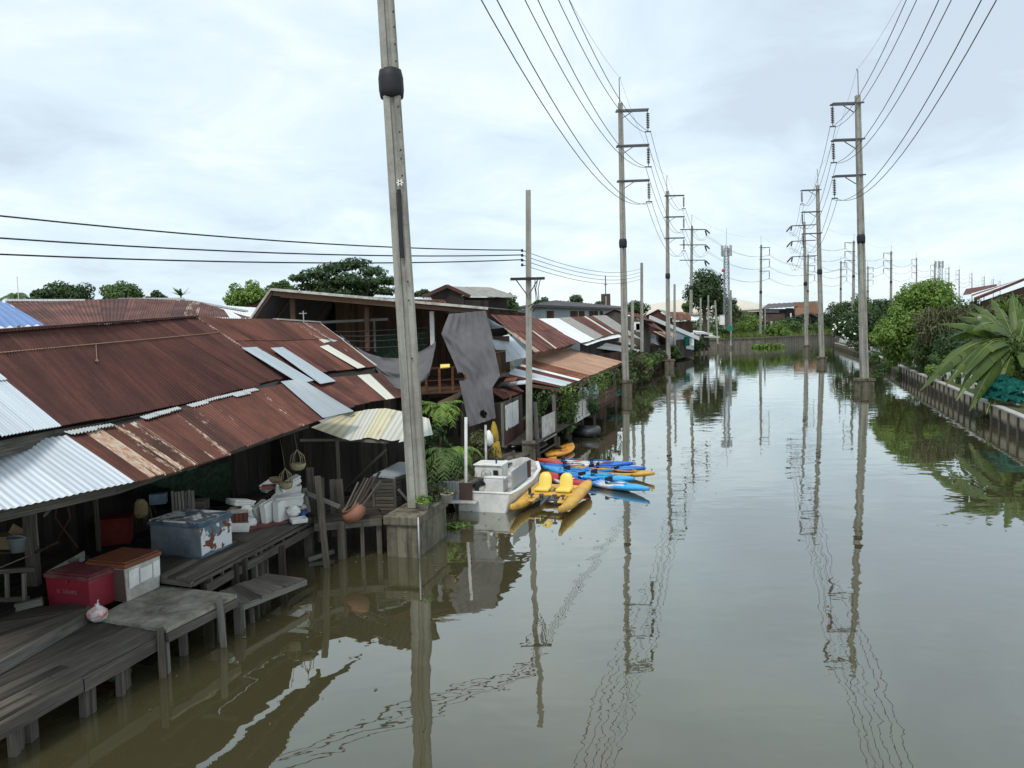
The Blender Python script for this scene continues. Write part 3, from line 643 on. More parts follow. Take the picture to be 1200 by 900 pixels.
# boards under the upper eave
mb=MB(); E=[WA(-130,534,9.0)]+[WA(0,513,10.5)]+ueave
for a,b in zip(E[:-1],E[1:]): beam(mb,a+V((-.12,0,-.16)),b+V((-.12,0,-.16)),.05,.2)
mb.build('fascia',MAT['wood_grey'],HA)
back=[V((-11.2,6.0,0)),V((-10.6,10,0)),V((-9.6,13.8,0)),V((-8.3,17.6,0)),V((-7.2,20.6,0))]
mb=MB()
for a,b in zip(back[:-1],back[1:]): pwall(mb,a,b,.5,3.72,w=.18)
mb.build('back_wall',MAT['wood_shaded'],HA)
mb=MB(); beam(mb,Q(-130,628,EZ)+V((-.3,0,-.12)),eave[2]+V((-.3,0,-.12)),.07,.13); beam(mb,eave[2]+V((-.3,0,-.12)),eave[4]+V((-.25,0,-.12)),.07,.13)
beam(mb,Q(200,548,2.75)+V((-.5,0,0)),Q(345,508,2.75)+V((-.4,0,0)),.09,.1); mb.build('eave_beam',MAT['wood_grey'],HA)
def drop(px,py,z,top,w,mat='wood_grey',name='post',zb=None,par=HA,lean=(0,0)):
    p=Q(px,py,z); mb=MB(); beam(mb,V((p.x,p.y,zb if zb is not None else -.4)),V((p.x+lean[0],p.y+lean[1],top)),w,w*.9,up=(0,1,0)); return mb.build(name,MAT[mat],par)
mb=MB(); LT_=[WA(-210,556,8.9),WA(-78,534,10.4)]+ltopB; UE_=[WA(-240,560,8.0),WA(-78,524,9.6)]+[WA(71,499,12.2),WA(128,490.7,14.1),WA(205,474.8,17.1),WA(272,459,19.8),WA(335,442,22.8)]
for i in range(len(LT_)-1):
    o_=V((-.16,0,-.05)); mb.add([LT_[i]+o_,LT_[i+1]+o_,UE_[i+1]+o_,UE_[i]+o_],[(0,1,2,3)],0,[(0,0),(2,0),(2,.3),(0,.3)])
mb.build('clerestory_boards',MAT['wood_shaded'],HA)
drop(41,690,.85,2.85,.17,'wood_grey'); drop(116,645,.93,2.95,.07); drop(203,600,.93,3.0,.13); drop(192,600,.93,3.0,.08,'wood_dark'); drop(233,590,.95,2.9,.09,'wood_dark'); drop(330,560,.95,2.9,.1); drop(300,555,.95,2.95,.08,'wood_dark')
mb=MB(); deck(mb,V((-11,6.5,.92)),V((-7.3,20.4,.92)),V((-6.7,20.5,.92)),V((-8.7,9.5,.92)),w=.22,mi=0); mb.build('floor',MAT['wood_shaded'],HA)
mb=MB(); quadpatch(mb,Q(212,560,2.4)+V((-1,0,0)),Q(330,540,2.3)+V((-1.2,0,0)),Q(330,590,1.1)+V((-1.2,0,0)),Q(212,600,1.1)+V((-1,0,0)),.02); mb.build('wire_screen',MAT['green_mesh'],HA)
mb=MB(); beam(mb,Q(262,530,2.85),Q(236,549,2.6)+V((-.3,0,0)),.06,.1); mb.build('eave_bracket',MAT['wood_grey'],HA)
def onroof(u,yf,top,bot,up=.05):
    lo,hi=0.,1.
    for _ in range(24):
        v=(lo+hi)/2; p=poly(top,u).lerp(poly(bot,u),v); x_,y_=project(p)
        if y_<yf(x_): lo=v
        else: hi=v
    return p+V((0,0,up))
yl=lambda x: 417-.098*x
mb=MB(); tube(mb,[onroof(k/20,yl,urid,ueave) for k in range(0,21)],.011,5)
a=onroof(.42,yl,urid,ueave); b=onroof(.36,lambda x: yl(x)+22,urid,ueave); tube(mb,[a,b],.008,5); lathe(mb,b,[(.01,0),(.04,.03),(.01,.07)],8)
tag(mb.build('roof_cable',MAT['rust_tan']),'pale cable lying across the big dark rusty roof','cable')
# ------------------------------------------------------------------ second section (A2)
HB=thing('riverside_house','red rusty house section with pale loose sheets laid across its roof','house',(-7,25,0))
rB=[WA(228,372,23.0),WA(260,374,24.8),WA(323,374.4,28.2),WA(373,378,31)]; eB=[WA(335,442,22.8),WA(372,437,24.8),WA(405,433,27),WA(441,429,29.5)]
mb=MB(); corr(mb,rB,eB,rows=(0,.42,1),mat=lambda u,r: 0,sw=.75,jag=.04,amp=.016,pitch=.09,lift=.006); mb.build('upper_roof',MAT['rust_red'],HB)
mb=MB(); corr(mb,rB,[p+V((-4.6,1.0,-2.5)) for p in rB],sw=.8,pitch=.12,n=4); mb.build('rear_roof',MAT['rust_red'],HB)
nB=(rB[3]-rB[0]).cross(eB[2]-rB[1]).normalized(); nB=nB if nB.z>0 else -nB
def onB(px,py,up=.07): return onplane(px,py,rB[1]+nB*up,nB)
def patch(a,b,c,d,mat,name='loose_roof_sheet',par=None,up=.07,f=onB):
    mb=MB(); corr(mb,[f(*a,up),f(*b,up)],[f(*d,up),f(*c,up)],sw=2,jag=.01,lift=0); return mb.build(name,MAT[mat],par)
patch((283,408),(300,407),(367,446),(351,450),'tin_teal_grey',par=HB,up=.12); patch((317,408),(331,407),(393,446),(375,450),'tin_teal_grey',par=HB,up=.13)
patch((341,377),(349,377),(388,400),(380,402),'tin_cream',par=HB); patch((353,377),(367,377),(403,398),(390,401),'tin_teal_grey',par=HB,up=.09); patch((390,401),(400,400),(414,409),(404,412),'tin_teal_grey',par=HB)
patch((375,406),(384,404),(428,430),(419,432),'tin_cream',par=HB)
mb=MB(); beam(mb,rB[0]+V((0,0,.05)),eB[0]+V((0,0,.05)),.07,.03); mb.build('joint_strip',MAT['rust_pale'],HB)
mb=MB(); beam(mb,WA(323,374,28.2),WA(373,377.5,31),.25,.05); beam(mb,rB[3],eB[3],.1,.05); mb.build('ridge_cap',MAT['tin_cream'],HB)
tB=[WA(345,445,23.2),WA(395,442,25.3),WA(447,437,28)]; dB=[Q(404,479,EZ),Q(437,471,EZ),Q(472,465.6,EZ)]
mb=MB(); corr(mb,tB,dB,sw=.55,mat=lambda u,r: 1 if .38<u<.46 else (2 if .66<u<.8 else 0),jag=.04); mb.build('lower_roof',[MAT['rust_red'],MAT['rust_pale'],MAT['tin_cream']],HB)
mb=MB()
for a,b in zip(eB[:-1],eB[1:]): beam(mb,a+V((-.1,0,-.15)),b+V((-.1,0,-.15)),.05,.16)
mb.build('fascia',MAT['wood_grey'],HB)
mb=MB(); U2=[WA(335,442,22.8),WA(385,435.5,25.6),WA(441,429,29.5)]
for i in range(2): o_=V((-.16,0,-.04)); mb.add([tB[i]+o_,tB[i+1]+o_,U2[i+1]+o_,U2[i]+o_],[(0,1,2,3)],0,[(0,0),(2,0),(2,.3),(0,.3)])
mb.build('clerestory_boards',MAT['wood_shaded'],HB)
mb=MB(); pwall(mb,(-7.2,20.6),(-5.4,27),.4,3.8); mb.build('back_wall',MAT['wood_shaded'],HB)
mb=MB(); pwall(mb,(-4.8,27.6),(-7.5,28.6),.6,(3.6,5.3)); mb.build('side_wall',MAT['wood_dark'],HB)
for px,py in ((404,560),(440,540),(398,575)):
    pass
# creamy curved awning over the dock
t=thing('awning','bowed cream white tin awning beside the near pole','awning',Q(430,600,.9))
A_t=[W(405,485,20.6),W(430,480.5,21.0),W(452,479,21.2),W(480,484,20.8),W(502,491,20.4)]; A_b=[Q(366,501,2.75),Q(411,516,2.6),Q(432,513.5,2.62),Q(458,519.5,2.6),Q(505.7,509.5,2.65)]
mb=MB(); corr(mb,A_t,A_b,sw=.75,amp=.002,pitch=.2,nv=4,jag=.10,n=6,mat=lambda u,r:1 if u<.14 or .42<u<.6 else 0); mb.build('awning_sheet',[MAT['tin_cream'],MAT['tin_yellowed']],t)
mb=MB(); quadpatch(mb,W(372,492,20.5),W(409,480,21.5),A_t[0]+V((.3,-.2,.0)),A_b[0]+V((.35,.1,.01)),.01); mb.build('stained_sheet',MAT['tin_stained'],t)
mb=MB(); a=Q(398,585,.9); beam(mb,V((a.x,a.y,.9)),V((a.x,a.y,2.6)),.08,.08,up=(0,1,0)); mb.build('post',MAT['wood_pale'],t)
mb=MB(); beam(mb,Q(352,516,2.5),Q(398,515.5,2.5),.06,.06); beam(mb,Q(398,515,2.55),Q(455,518,2.55),.06,.07); mb.build('beam',MAT['wood_pale'],t)
mb=MB(); beam(mb,Q(404,575,.95),Q(452,527,2.3),.05,.05); mb.build('brace',MAT['wood_pale'],t)
mb=MB(); a=Q(455,560,1.3); beam(mb,V((a.x,a.y,.9)),V((a.x-.1,a.y,2.6)),.07,.07,up=(0,1,0)); mb.build('post',MAT['wood_grey'],t)
# back screen of planks behind the awning
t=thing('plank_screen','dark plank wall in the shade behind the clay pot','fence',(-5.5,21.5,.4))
mb=MB(); pwall(mb,(-6.6,21.0),(-3.2,24.5),.4,2.7,w=.13,skip=.06); mb.build('planks',MAT['wood_shaded'],t)
# ------------------------------------------------------------------ roofs behind
HC=thing('house','low brown roofed house behind the big rusty roof','house',(-16,34,0))
mb=MB(); corr(mb,[W(8,354,34),W(160,349.5,37),W(232,353,39),W(285,370,41)],[W(52,383,27),W(150,377,28.5),W(225,371.5,31),W(300,373,35)],rows=(0,1),sw=.8,pitch=.13,n=5,mat=lambda u,r:1 if (.12<u<.18) else (2 if .5<u<.56 or .62<u<.68 else (1 if .84<u<.9 else 0)),jag=.02); mb.build('roof',[MAT['rust_red'],MAT['tin_white'],MAT['rust_pale']],HC)
mb=MB(); 
for a,b in (((8,353.4,34),(100,353.5,35.5)),((140,352,36.8),(215,351.5,38.8)),((215,353,38.8),(289,366,41.5))): beam(mb,W(*a)+V((0,0,.06)),W(*b)+V((0,0,.06)),.35,.1)
mb.build('ridge_cap',MAT['tin_white'],HC)
mb=MB(); pwall(mb,(-22,36),(-14.5,42),.3,5.6,w=.4); mb.build('wall',MAT['wood_dark'],HC)
HD=thing('house','house with a bright blue ribbed roof at the left','house',(-17,24,0))
mb=MB(); corr(mb,[W(-90,349,26),W(6,354.5,27)],[W(-90,389,20),W(50,381,21)],pitch=.2,amp=.03,sw=1.2,n=6,jag=.01); mb.build('roof',MAT['tin_blue'],HD)
mb=MB(); pwall(mb,(-19.5,22.5),(-13.6,23),.3,5.3,w=.3); mb.build('wall',MAT['wood_grey'],HD)
HE=thing('shed','small silver roofed shed behind the brown roofs','shed',(-17,50,0))
mb=MB(); corr(mb,[W(262,357.5,48),W(305,361,50)],[W(262,370,42),W(322,375,43)],pitch=.15,n=4,sw=1); mb.build('roof',MAT['tin_white'],HE)
mb=MB(); pwall(mb,(-17.5,44.5),(-13,46),.3,5.5,w=.3); mb.build('wall',MAT['wood_dark'],HE)
HE2=thing('house','small brown gabled house by the green trees at left','house',(-18,58,0))
gb=[W(289,358,56),W(310,349,56),W(331,358,56)]; mb=MB(); corr(mb,[gb[1],gb[1]+V((2,5,0))],[gb[0],gb[0]+V((2,5,0))],pitch=.3,n=3,sw=2); corr(mb,[gb[1],gb[1]+V((2,5,0))],[gb[2],gb[2]+V((2,5,0))],pitch=.3,n=3,sw=2); mb.build('roof',MAT['rust_red'],HE2)
mb=MB(); mb.add([gb[0]+V((.2,.3,0)),gb[1]+V((0,.3,-.05)),gb[2]+V((-.2,.3,0)),V((gb[2].x-.2,gb[2].y+.3,.3)),V((gb[0].x+.2,gb[0].y+.3,.3))],[(0,1,2,3,4)]); mb.build('gable_wall',MAT['brown_wall'],HE2)
# ------------------------------------------------------------------ pavilion with open gable (B)
HP=thing('stilt_house','tall open sided timber house with a long white edged gable roof','house',(-4.5,31,0))
A=W(317.5,339,29); Bf=W(572,361.5,29.5); Lf=W(292,376,28.6); bk=V((1.6,6.5,0))
mb=MB(); corr(mb,[A,A+bk],[Lf,Lf+bk],pitch=.12,amp=.015,n=4,sw=1); corr(mb,[A,A+bk],[Bf,Bf+bk],pitch=.12,amp=.015,n=4,sw=1,nv=5); mb.build('roof',MAT['slate_roof'],HP)
mb=MB(); beam(mb,A+V((0,-.06,.0)),Bf+V((0,-.06,.0)),.06,.10); beam(mb,A+V((0,-.05,0)),Lf+V((0,-.05,0)),.05,.07); mb.build('rake_board',MAT['dirty_white'],HP)
for k in range(5):
    mb=MB(); beam(mb,A+bk*(k/4)+V((0,0,-.12)),Lf+bk*(k/4)+V((0,0,-.12)),.07,.12); mb.build('rafter',MAT['wood_brown'],HP)
    mb=MB(); beam(mb,A+bk*(k/4)+V((0.05,.05,-.16)),Bf+bk*(k/4)+V((0,.05,-.16)),.07,.16); mb.build('rafter',MAT['wood_brown'],HP)
for s in (.1,.35,.65,.95): p=A.lerp(Bf,s)+V((0,.02,-.08)); mb=MB(); beam(mb,p,p+bk,.06,.08); mb.build('purlin',MAT['wood_brown'],HP)
beamA=W(329,345,29.2); 
mb=MB(); beam(mb,beamA,W(470,357,29.4),.14,.22); mb.build('tie_beam',MAT['wood_light'],HP)
for px,p0,p1,D,wd,mt in ((343,347,376,29.6,.2,'wood_brown'),(430,360,408,30,.17,'wood_brown'),(438.5,376,409,30,.08,'wood_grey'),(506,365,402,30.2,.17,'white_paint'),(395,352,400,34,.1,'wood_brown'),(413,354,400,34,.08,'wood_brown')):
    mb=MB(); beam(mb,W(px+1,p1,D)-V((0,0,.1)),W(px,p0,D),wd,wd,up=(0,1,0)); mb.build('post',MAT[mt],HP)
mb=MB(); beam(mb,W(370,378,29.8),W(455,374,30.2),.08,.1); mb.build('rail',MAT['wood_pale'],HP)
w0=W(394,385,33.5); w1=W(522,385,33.8)
mb=MB(); pwall(mb,w0,w1,2.8,(6.98,6.55),w=.2,mi=0); pwall(mb,w1,w1+V((1.2,-3,0)),2.8,6.0,w=.2); mb.build('wall',MAT['wood_brown'],HP)
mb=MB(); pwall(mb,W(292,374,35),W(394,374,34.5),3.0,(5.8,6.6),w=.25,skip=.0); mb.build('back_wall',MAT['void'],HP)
mb=MB(); quadpatch(mb,W(438,392,30.6),W(500,388,30.8),W(500,430,30.4),W(438,434,30.2),.02); mb.build('mesh_screen',MAT['green_mesh'],HP)
for dy in (0,6,12,20): mb=MB(); tube(mb,[W(380,389+dy*.8,29.8),W(430,388+dy,29.9),W(500,384+dy,30.1)],.012,5); mb.build('rail_wire',MAT['steel_dark'],HP)
# floor, balcony
fz=2.75
mb=MB(); deck(mb,Q(455,464,fz),Q(545,459,fz),W(545,440,33.5)*1.0,W(455,440,33.0)*1.0,w=.25); mb.build('floor',MAT['wood_brown'],HP)
fa,fb=Q(500,461,fz),Q(546,458,fz)
mb=MB(); beam(mb,fa+V((-1.0,0,-.1)),fb+V((.2,0,-.1)),.08,.2); mb.build('floor_beam',MAT['wood_brown'],HP)
for k in range(4):
    p=fa.lerp(fb,k/3); mb=MB(); beam(mb,p,p+V((0,0,1.0)),.1,.1,up=(0,1,0)); mb.build('balcony_post',MAT['rust_orange'],HP)
mb=MB(); beam(mb,fa+V((0,0,1.0)),fb+V((0,0,1.0)),.08,.08); beam(mb,fa+V((0,0,.5)),fb+V((0,0,.5)),.05,.05); mb.build('balcony_rail',MAT['wood_red'],HP)
for px in (440,470,505,540,560): p=Q(px,540,.5); mb=MB(); beam(mb,V((p.x-.4,30.0,-.4)),V((p.x-.4,30.0,fz)),.16,.16,up=(0,1,0)); mb.build('stilt',MAT['wood_dark'],HP)
mb=MB(); pwall(mb,(-5.2,33),(-1.2,34.5),.2,2.9,w=.2); mb.build('lower_wall',MAT['wood_dark'],HP)
# antenna
t=thing('antenna','thin T shaped aerial on the red ridge','antenna',WA(356,377,29.5)); mb=MB(); p=WA(356,378,29.5); beam(mb,p,p+V((0,0,.42)),.03,.03,up=(0,1,0)); mb.build('mast',MAT['steel_light'],t); mb=MB(); beam(mb,p+V((-.15,0,.33)),p+V((.12,0,.33)),.025,.025); mb.build('crossbar',MAT['steel_light'],t)
# yellow cloth on the rail
mb=MB(); quadpatch(mb,W(516,427,27.2),W(527,426.5,27.2),W(527,430,27.0),W(516,431,27.0),.04); tag(mb.build('cloth',MAT['yellow_seat']),'small yellow cloth on the balcony rail','cloth')
t=thing('rowing_boat','old wooden boat stored upturned under the balcony','boat',W(530,470,27.5))
mb=MB(); p=W(513,476,27.2); q=W(541,464,28.2); ax=(q-p); s=V((0,0,1))
vs=[];n=8
for i in range(n+1):
    k=i/n; c=p+ax*k; w=.32*math.sin(math.pi*(.08+.84*k))**.7
    for j in range(7): a=math.pi*j/6; vs.append(c+V((0,-math.cos(a)*w*.6,-math.sin(a)*w*.9+.15)))
fs=[(i*7+j,i*7+j+1,(i+1)*7+j+1,(i+1)*7+j) for i in range(n) for j in range(6)]; mb.add(vs,fs,0,None,True); mb.build('hull',MAT['wood_light'],t)
# ------------------------------------------------------------------ shade nets
def netgrid(name,label,rows,Ds,holes=(),nu=26,nv=34,fold=.06,frq=9,sag=0):
    mb=MB(); nr=len(rows)-1; vs=[];uv=[];keep=[]
    for j in range(nv+1):
        t=j/nv*nr; i=min(int(t),nr-1); f=t-i
        L=V((*rows[i][0],0)).lerp(V((*rows[i+1][0],0)),f); Rr=V((*rows[i][1],0)).lerp(V((*rows[i+1][1],0)),f); D=Ds[i]+(Ds[i+1]-Ds[i])*f
        for k in range(nu+1):
            u=k/nu; px=L.x+(Rr.x-L.x)*u; py=L.y+(Rr.y-L.y)*u+sag*4*u*(1-u)
            v_=j/nv; w=math.sin(u*frq*5)*fold*.7*(1-v_)**3+mnoise.noise(V((u*2.2,v_*3.2,2)))*fold*4.5+mnoise.noise(V((u*3+v_*4,v_*9-u*6,7)))*fold*1.3+mnoise.noise(V((u*14,v_*7,3)))*fold*.5
            vs.append(W(px,py,D)+V((0,w,mnoise.noise(V((u*9,j*.3,5)))*.02))); uv.append((u*2,j/nv*4)); keep.append((px,py))
    fs=[]
    for j in range(nv):
        for k in range(nu):
            a=j*(nu+1)+k; c=keep[a]
            if any(((c[0]-h[0])/h[2])**2+((c[1]-h[1])/h[3])**2<1 for h in holes): continue
            fs.append((a,a+1,a+nu+2,a+nu+1))
    mb.add(vs,fs,0,uv,True); return tag(mb.build(name,MAT['shade_net']),label,'shade net')
netgrid('shade_net','big torn grey net hanging from the eave down to the bank',[((526,368),(569,364)),((517.5,391),(576,390)),((526,412),(580,410)),((535,432),(586,440)),((542,464),(577,454)),((549.5,500),(581,490))],[28.6,28.2,27.9,27.6,27.4,27.2],holes=((566,484,4.5,4),(538,441,8,5)),nu=60,nv=80,fold=.045,frq=8)
netgrid('shade_net','grey net draped in a slack curve from the red roof edge to the timber house',[((398,391),(511,400)),((416,407),(508,418)),((436,424),(503,440))],[28.6,27.8,27.2],nu=44,nv=20,sag=24,fold=.075,frq=7)
# ------------------------------------------------------------------ near docks
def stilt(par,px,py,z,w=.13,mat='wood_grey',over=.0,lean=(0,0),zb=-.5,name='stilt'):
    """post whose top meets the deck at a pixel point on plane z"""
    p=Q(px,py,z); mb=MB(); beam(mb,V((p.x+lean[0],p.y+lean[1],zb)),V((p.x,p.y,z+over)),w,w,up=(0,1,0),jag=.02); return mb.build(name,MAT[mat],par)
DZ=.68
def fstake(par,px,py,zt,w,mat,lean=(0,0)):
    p=Q(px,py,0); mb=MB(); beam(mb,p-V((0,0,.5)),V((p.x+lean[0],p.y+lean[1],zt)),w,w*.8,up=(0,1,0),jag=.02); return mb.build('stilt',MAT[mat],par)
t=thing('wooden_dock','low grey plank dock along the water at the bottom left','dock',Q(60,800,0))
a,b,c,d=Q(-70,878,DZ),Q(186,739.5,DZ),Q(150,716,DZ),Q(-90,772,DZ)
b=Q(188,739,DZ); c=Q(104,722,DZ); d=Q(-120,800,DZ)
mb=MB(); deck(mb,a,b,c,d,w=.19,gap=.014,jag=.07,zj=.012,th=.05); mb.build('planks',MAT['wood_grey'],t)
mb=MB(); e=(b-a).normalized(); 
k1=a+e*1.9; k2=a+e*3.5
for p,q in ((a,k1),(k1+e*.02,k2),(k2+e*.02,b)): beam(mb,p+V((.03,-.02,-.16)),q+V((.03,-.02,-.14+R(-.02,.02))),.07,.19,jag=.03)
mb.build('edge_beam',MAT['wood_grey'],t)
for x,y in ((105,786),(140,768),(98,790),(20,826)):
    stilt(t,x,y,DZ-.08,.10,lean=(R(-.04,.04),R(-.05,.05)))
for x,y,w in ((30,820,.17),(13,836,.1),(143,765,.14)): stilt(t,x,y-4,DZ-.08,w)
fstake(t,191,794,.80,.085,'wood_grey'); fstake(t,195,789,.6,.11,'wood_pale')
t=thing('slab_platform','pale stained board platform with the coolers standing on it','platform',Q(190,715,0))
mb=MB(); sa,sb,sc_,sdd=Q(195,737.5,.74),Q(277.5,696.5,.74),Q(182,685,.74),Q(112,724,.74)
quadpatch(mb,sa,sb,sc_,sdd,.06); mb.build('board',MAT['plywood_slab'],t)
mb=MB(); e=(sb-sa).normalized(); beam(mb,sa+V((0,0,-.14))-e*.0,sb+V((-.02,-.02,-.14)),.08,.13); beam(mb,sb+V((-.05,0,-.13)),sc_+V((0,0,-.13)),.08,.12); mb.build('edge_beam',MAT['wood_grey'],t)
fstake(t,264,758,.86,.085,'wood_pale',(-.06,.0)); stilt(t,258,708,.66,.11); stilt(t,213,722,.66,.11)
t=thing('plank_platform','raised dark plank platform at the left edge behind the low dock','platform',Q(10,740,0))
pa,pb,pc,pd=Q(-120,842,.84),Q(39,753,.84),Q(101,716,.84),Q(100,709,.84)
mb=MB(); deck(mb,pa,Q(100,718,.84),pd,Q(-120,722,.84),w=.24,th=.06,gap=.006); mb.build('planks',MAT['wood_grey'],t)
mb=MB(); beam(mb,pa+V((.02,-.02,-.07)),Q(100,719,.84)+V((.02,-.02,-.07)),.06,.17); beam(mb,Q(101,718.5,.84)+V((.02,0,-.07)),pd+V((.02,.05,-.07)),.06,.15); mb.build('edge_beam',MAT['wood_pale'],t)
mb=MB(); beam(mb,Q(18,712,.9),Q(50,704,.95),.10,.12); mb.build('loose_plank',MAT['wood_pale'],t)
# fence-like rack at the left edge
t=thing('bamboo_rail','rough stick railing at the far left under the silver roof','railing',Q(15,705,.84))
for x in (9,29): 
    mb=MB(); p=Q(x,706,.9); beam(mb,p,p+V((.02,0,.5)),.05,.05,up=(0,1,0)); mb.build('post',MAT['wood_pale'],t)
mb=MB(); p=Q(-20,707,.9); beam(mb,p+V((0,0,.52)),Q(44,700,.9)+V((0,0,.5)),.06,.07); beam(mb,p+V((0,0,.04)),Q(34,705,.9)+V((0,0,.05)),.06,.09); mb.build('rail',MAT['wood_grey'],t)
t=thing('table','low table edged with a worn lettered cloth strip','table',Q(70,690,.93))
ta,tb=Q(56,677,1.22),Q(98,655,1.32); 
ta=W(56,672,13.2); tb=W(98.5,652,14.4); tb.z=ta.z
tc_,td=tb+V((-1.2,.4,0)),ta+V((-1.2,.4,0))
mb=MB(); quadpatch(mb,ta,tb,tc_,td,.05); mb.build('top',MAT['wood_dark'],t)
mb=MB(); n_=V((.03,-.02,0)); quadpatch(mb,ta+n_+V((0,0,.06)),tb+n_+V((0,0,.06)),tb+n_+V((0.01,0,-.13)),ta+n_+V((0.01,0,-.17)),.012); strip=mb.build('cloth_strip',MAT['dirty_white'],t)
for p in (ta,tb,tc_,td):
    mb=MB(); beam(mb,V((p.x*.995,p.y,.84)),V((p.x*.995,p.y,p.z-.05)),.08,.08,up=(0,1,0)); mb.build('leg',MAT['wood_pale'] if p is ta else MAT['wood_dark'],t)
def letters(text,size,p,xdir,up,matn,par,name='lettering'):
    cu=bpy.data.curves.new('lettering_source','FONT'); cu.body=text; cu.size=size; cu.align_x='CENTER'; cu.align_y='CENTER'; cu.extrude=.001; cu.materials.append(MAT[matn])
    tmp=bpy.data.objects.new('lettering_source',cu); COL.objects.link(tmp); bpy.context.view_layer.update(); me=bpy.data.meshes.new_from_object(tmp.evaluated_get(bpy.context.evaluated_depsgraph_get())); bpy.data.objects.remove(tmp); bpy.data.curves.remove(cu)
    o=bpy.data.objects.new(name,me); COL.objects.link(o); x=V(xdir).normalized(); n=x.cross(V(up)).normalized(); u=n.cross(x)
    off=V((0,0,0))
    if par is not None:
        r=par
        while r.parent: r=r.parent
        off=V(r.location); o.parent=par
    o.matrix_local=Matrix.Translation(V(p)-off) @ Matrix((x,u,n)).transposed().to_4x4(); return o
d=(tb-ta).normalized(); letters('ปลาเผา ๆ ไก่ย่าง',.15,ta.lerp(tb,.42)+V((.047,-.036,-.045)),d,(0,0,1),'ink',strip)
# coolers ------------------------------------------------------------------
ba=V((.30,.954,0)); bn=V((-.954,.30,0))
def cooler(name,label,near,l1,l2,h,bm,lm,lidh=.09,over=.02,k=.94,d1=bn,d2=ba):
    """near: nearest bottom corner; l1 along d1, l2 along d2"""
    c=near+d1*l1/2+d2*l2/2; t=thing(name,label,'cooler',c)
    mb=MB(); box(mb,c,d1*l1*.985,d2*l2*.985,h-lidh,k=k); body=mb.build('body',MAT[bm],t)
    mb=MB(); z=V((0,0,h-lidh)); box(mb,c+z,d1*(l1+over),d2*(l2+over),lidh*.72); box(mb,c+z+V((0,0,lidh*.72)),d1*(l1-.04),d2*(l2-.04),lidh*.28); lid=mb.build('lid',MAT[lm],t)
    mb=MB(); p=c+z+d2*(l2/2+over)*(-1); box(mb,p-d2*.015+V((0,0,-.05)),d1*.12,d2*.02,.07); mb.build('latch',MAT[bm],t)
    return t,c,body
near=Q(107,718,.745)
T,c,body=cooler('cooler','dark red cooler box with faded lettering, nearest of the box coolers',near,.98,.62,.62,'red_plastic','red_plastic_top',.10)
letters('น. วลัยพร',.11,c-ba*.317+V((0,0,.32)),-bn,(0,0,1),'faded_print',body); letters('ร้านอาหารริมน้ำ',.085,c-ba*.309+V((0,0,.12)),-bn,(0,0,1),'red_plastic_top',body)
near=Q(149,707,.745)
T,c,body=cooler('cooler','cooler with orange brown lid and white patched side',near,.86,.82,.70,'dirty_white','lid_orange',.11)
mb=MB(); s=c-bn*.43*1.0; pz=[]
f=lambda u,z: c-bn*(.43*(.94+.06*z/.59)+.004)+ba*(u*.82*.97-.40*.985)+V((0,0,z))
for u0,u1,z0,z1 in ((.08,.36,.22,.54),(.39,.74,.24,.50),(.77,.97,.22,.53)): mb.add([f(u0,z0),f(u1,z0+.02),f(u1,z1),f(u0,z1)],[(0,1,2,3)])
mb.build('label_patch',MAT['white_paint'],body)
mb=MB(); f2=lambda u,z: c-ba*(.41*(.94+.06*z/.59)+.004)+bn*(u-.5)*.84+V((0,0,z)); mb.add([f2(.02,.02),f2(.98,.02),f2(.98,.58),f2(.02,.58)],[(0,3,2,1)]); mb.build('brown_panel',MAT['brown_wall'],body)
near=Q(236,655.6,.95)
t=thing('chest','large blue chest with peeling white and rusty sides','chest',near)
l1,l2,h=1.2,.92,.72; c=near+bn*l1/2+ba*l2/2; t.location=c
mb=MB(); box(mb,c+V((0,0,.04)),bn*l1,ba*l2,h-.14); mb.build('body',MAT['chest_dull'],t)
mb=MB(); box(mb,c-bn*(l1/2+.006)+V((0,0,.06)),bn*.01,ba*l2*.97,h-.19); mb.build('peeling_panel',MAT['chest_peeling'],t)
mb=MB(); box(mb,c+V((0,0,h-.1)),bn*(l1+.06),ba*(l2+.06),.07); mb.build('lid_rim',MAT['chest_blue'],t)
mb=MB(); box(mb,c+V((0,0,h-.03)),bn*(l1+.02),ba*(l2+.02),.035); mb.build('lid',MAT['chest_peeling'],t)
mb=MB(); box(mb,c,bn*(l1+.02),ba*(l2+.02),.05); mb.build('base',MAT['chest_blue'],t)
# plastic bag
p=Q(115,728,.72); mb=MB(); vs=[];n=10
for j in range(7):
    for k in range(n):
        a=2*math.pi*k/n; r=.14*math.sin(math.pi*(.12+.8*j/6))*(1+.28*mnoise.noise(V((math.cos(a)*2,math.sin(a)*2,j*.6)))); vs.append(p+V((r*math.cos(a)*1.15,r*math.sin(a),.26*j/6)))
for q in ((0,0),(.02,.0),(-.03,.01)): pass
fs=[(j*n+k,j*n+(k+1)%n,(j+1)*n+(k+1)%n,(j+1)*n+k) for j in range(6) for k in range(n)]+[tuple(range(n))[::-1],tuple(6*n+k for k in range(n))]
mb.add(vs,fs,0,None,False); blade(mb,[p+V((0,0,.24)),p+V((.02,0,.32)),p+V((.03,0,.36))],[.05,.04,.05]); lathe(mb,p+V((0,0,.22)),[(.05,0),(.025,.04),(.04,.07)],8)
tag(mb.build('plastic_bag',MAT['plastic_bag']),'small knotted plastic bag with red contents beside the red cooler','bag')
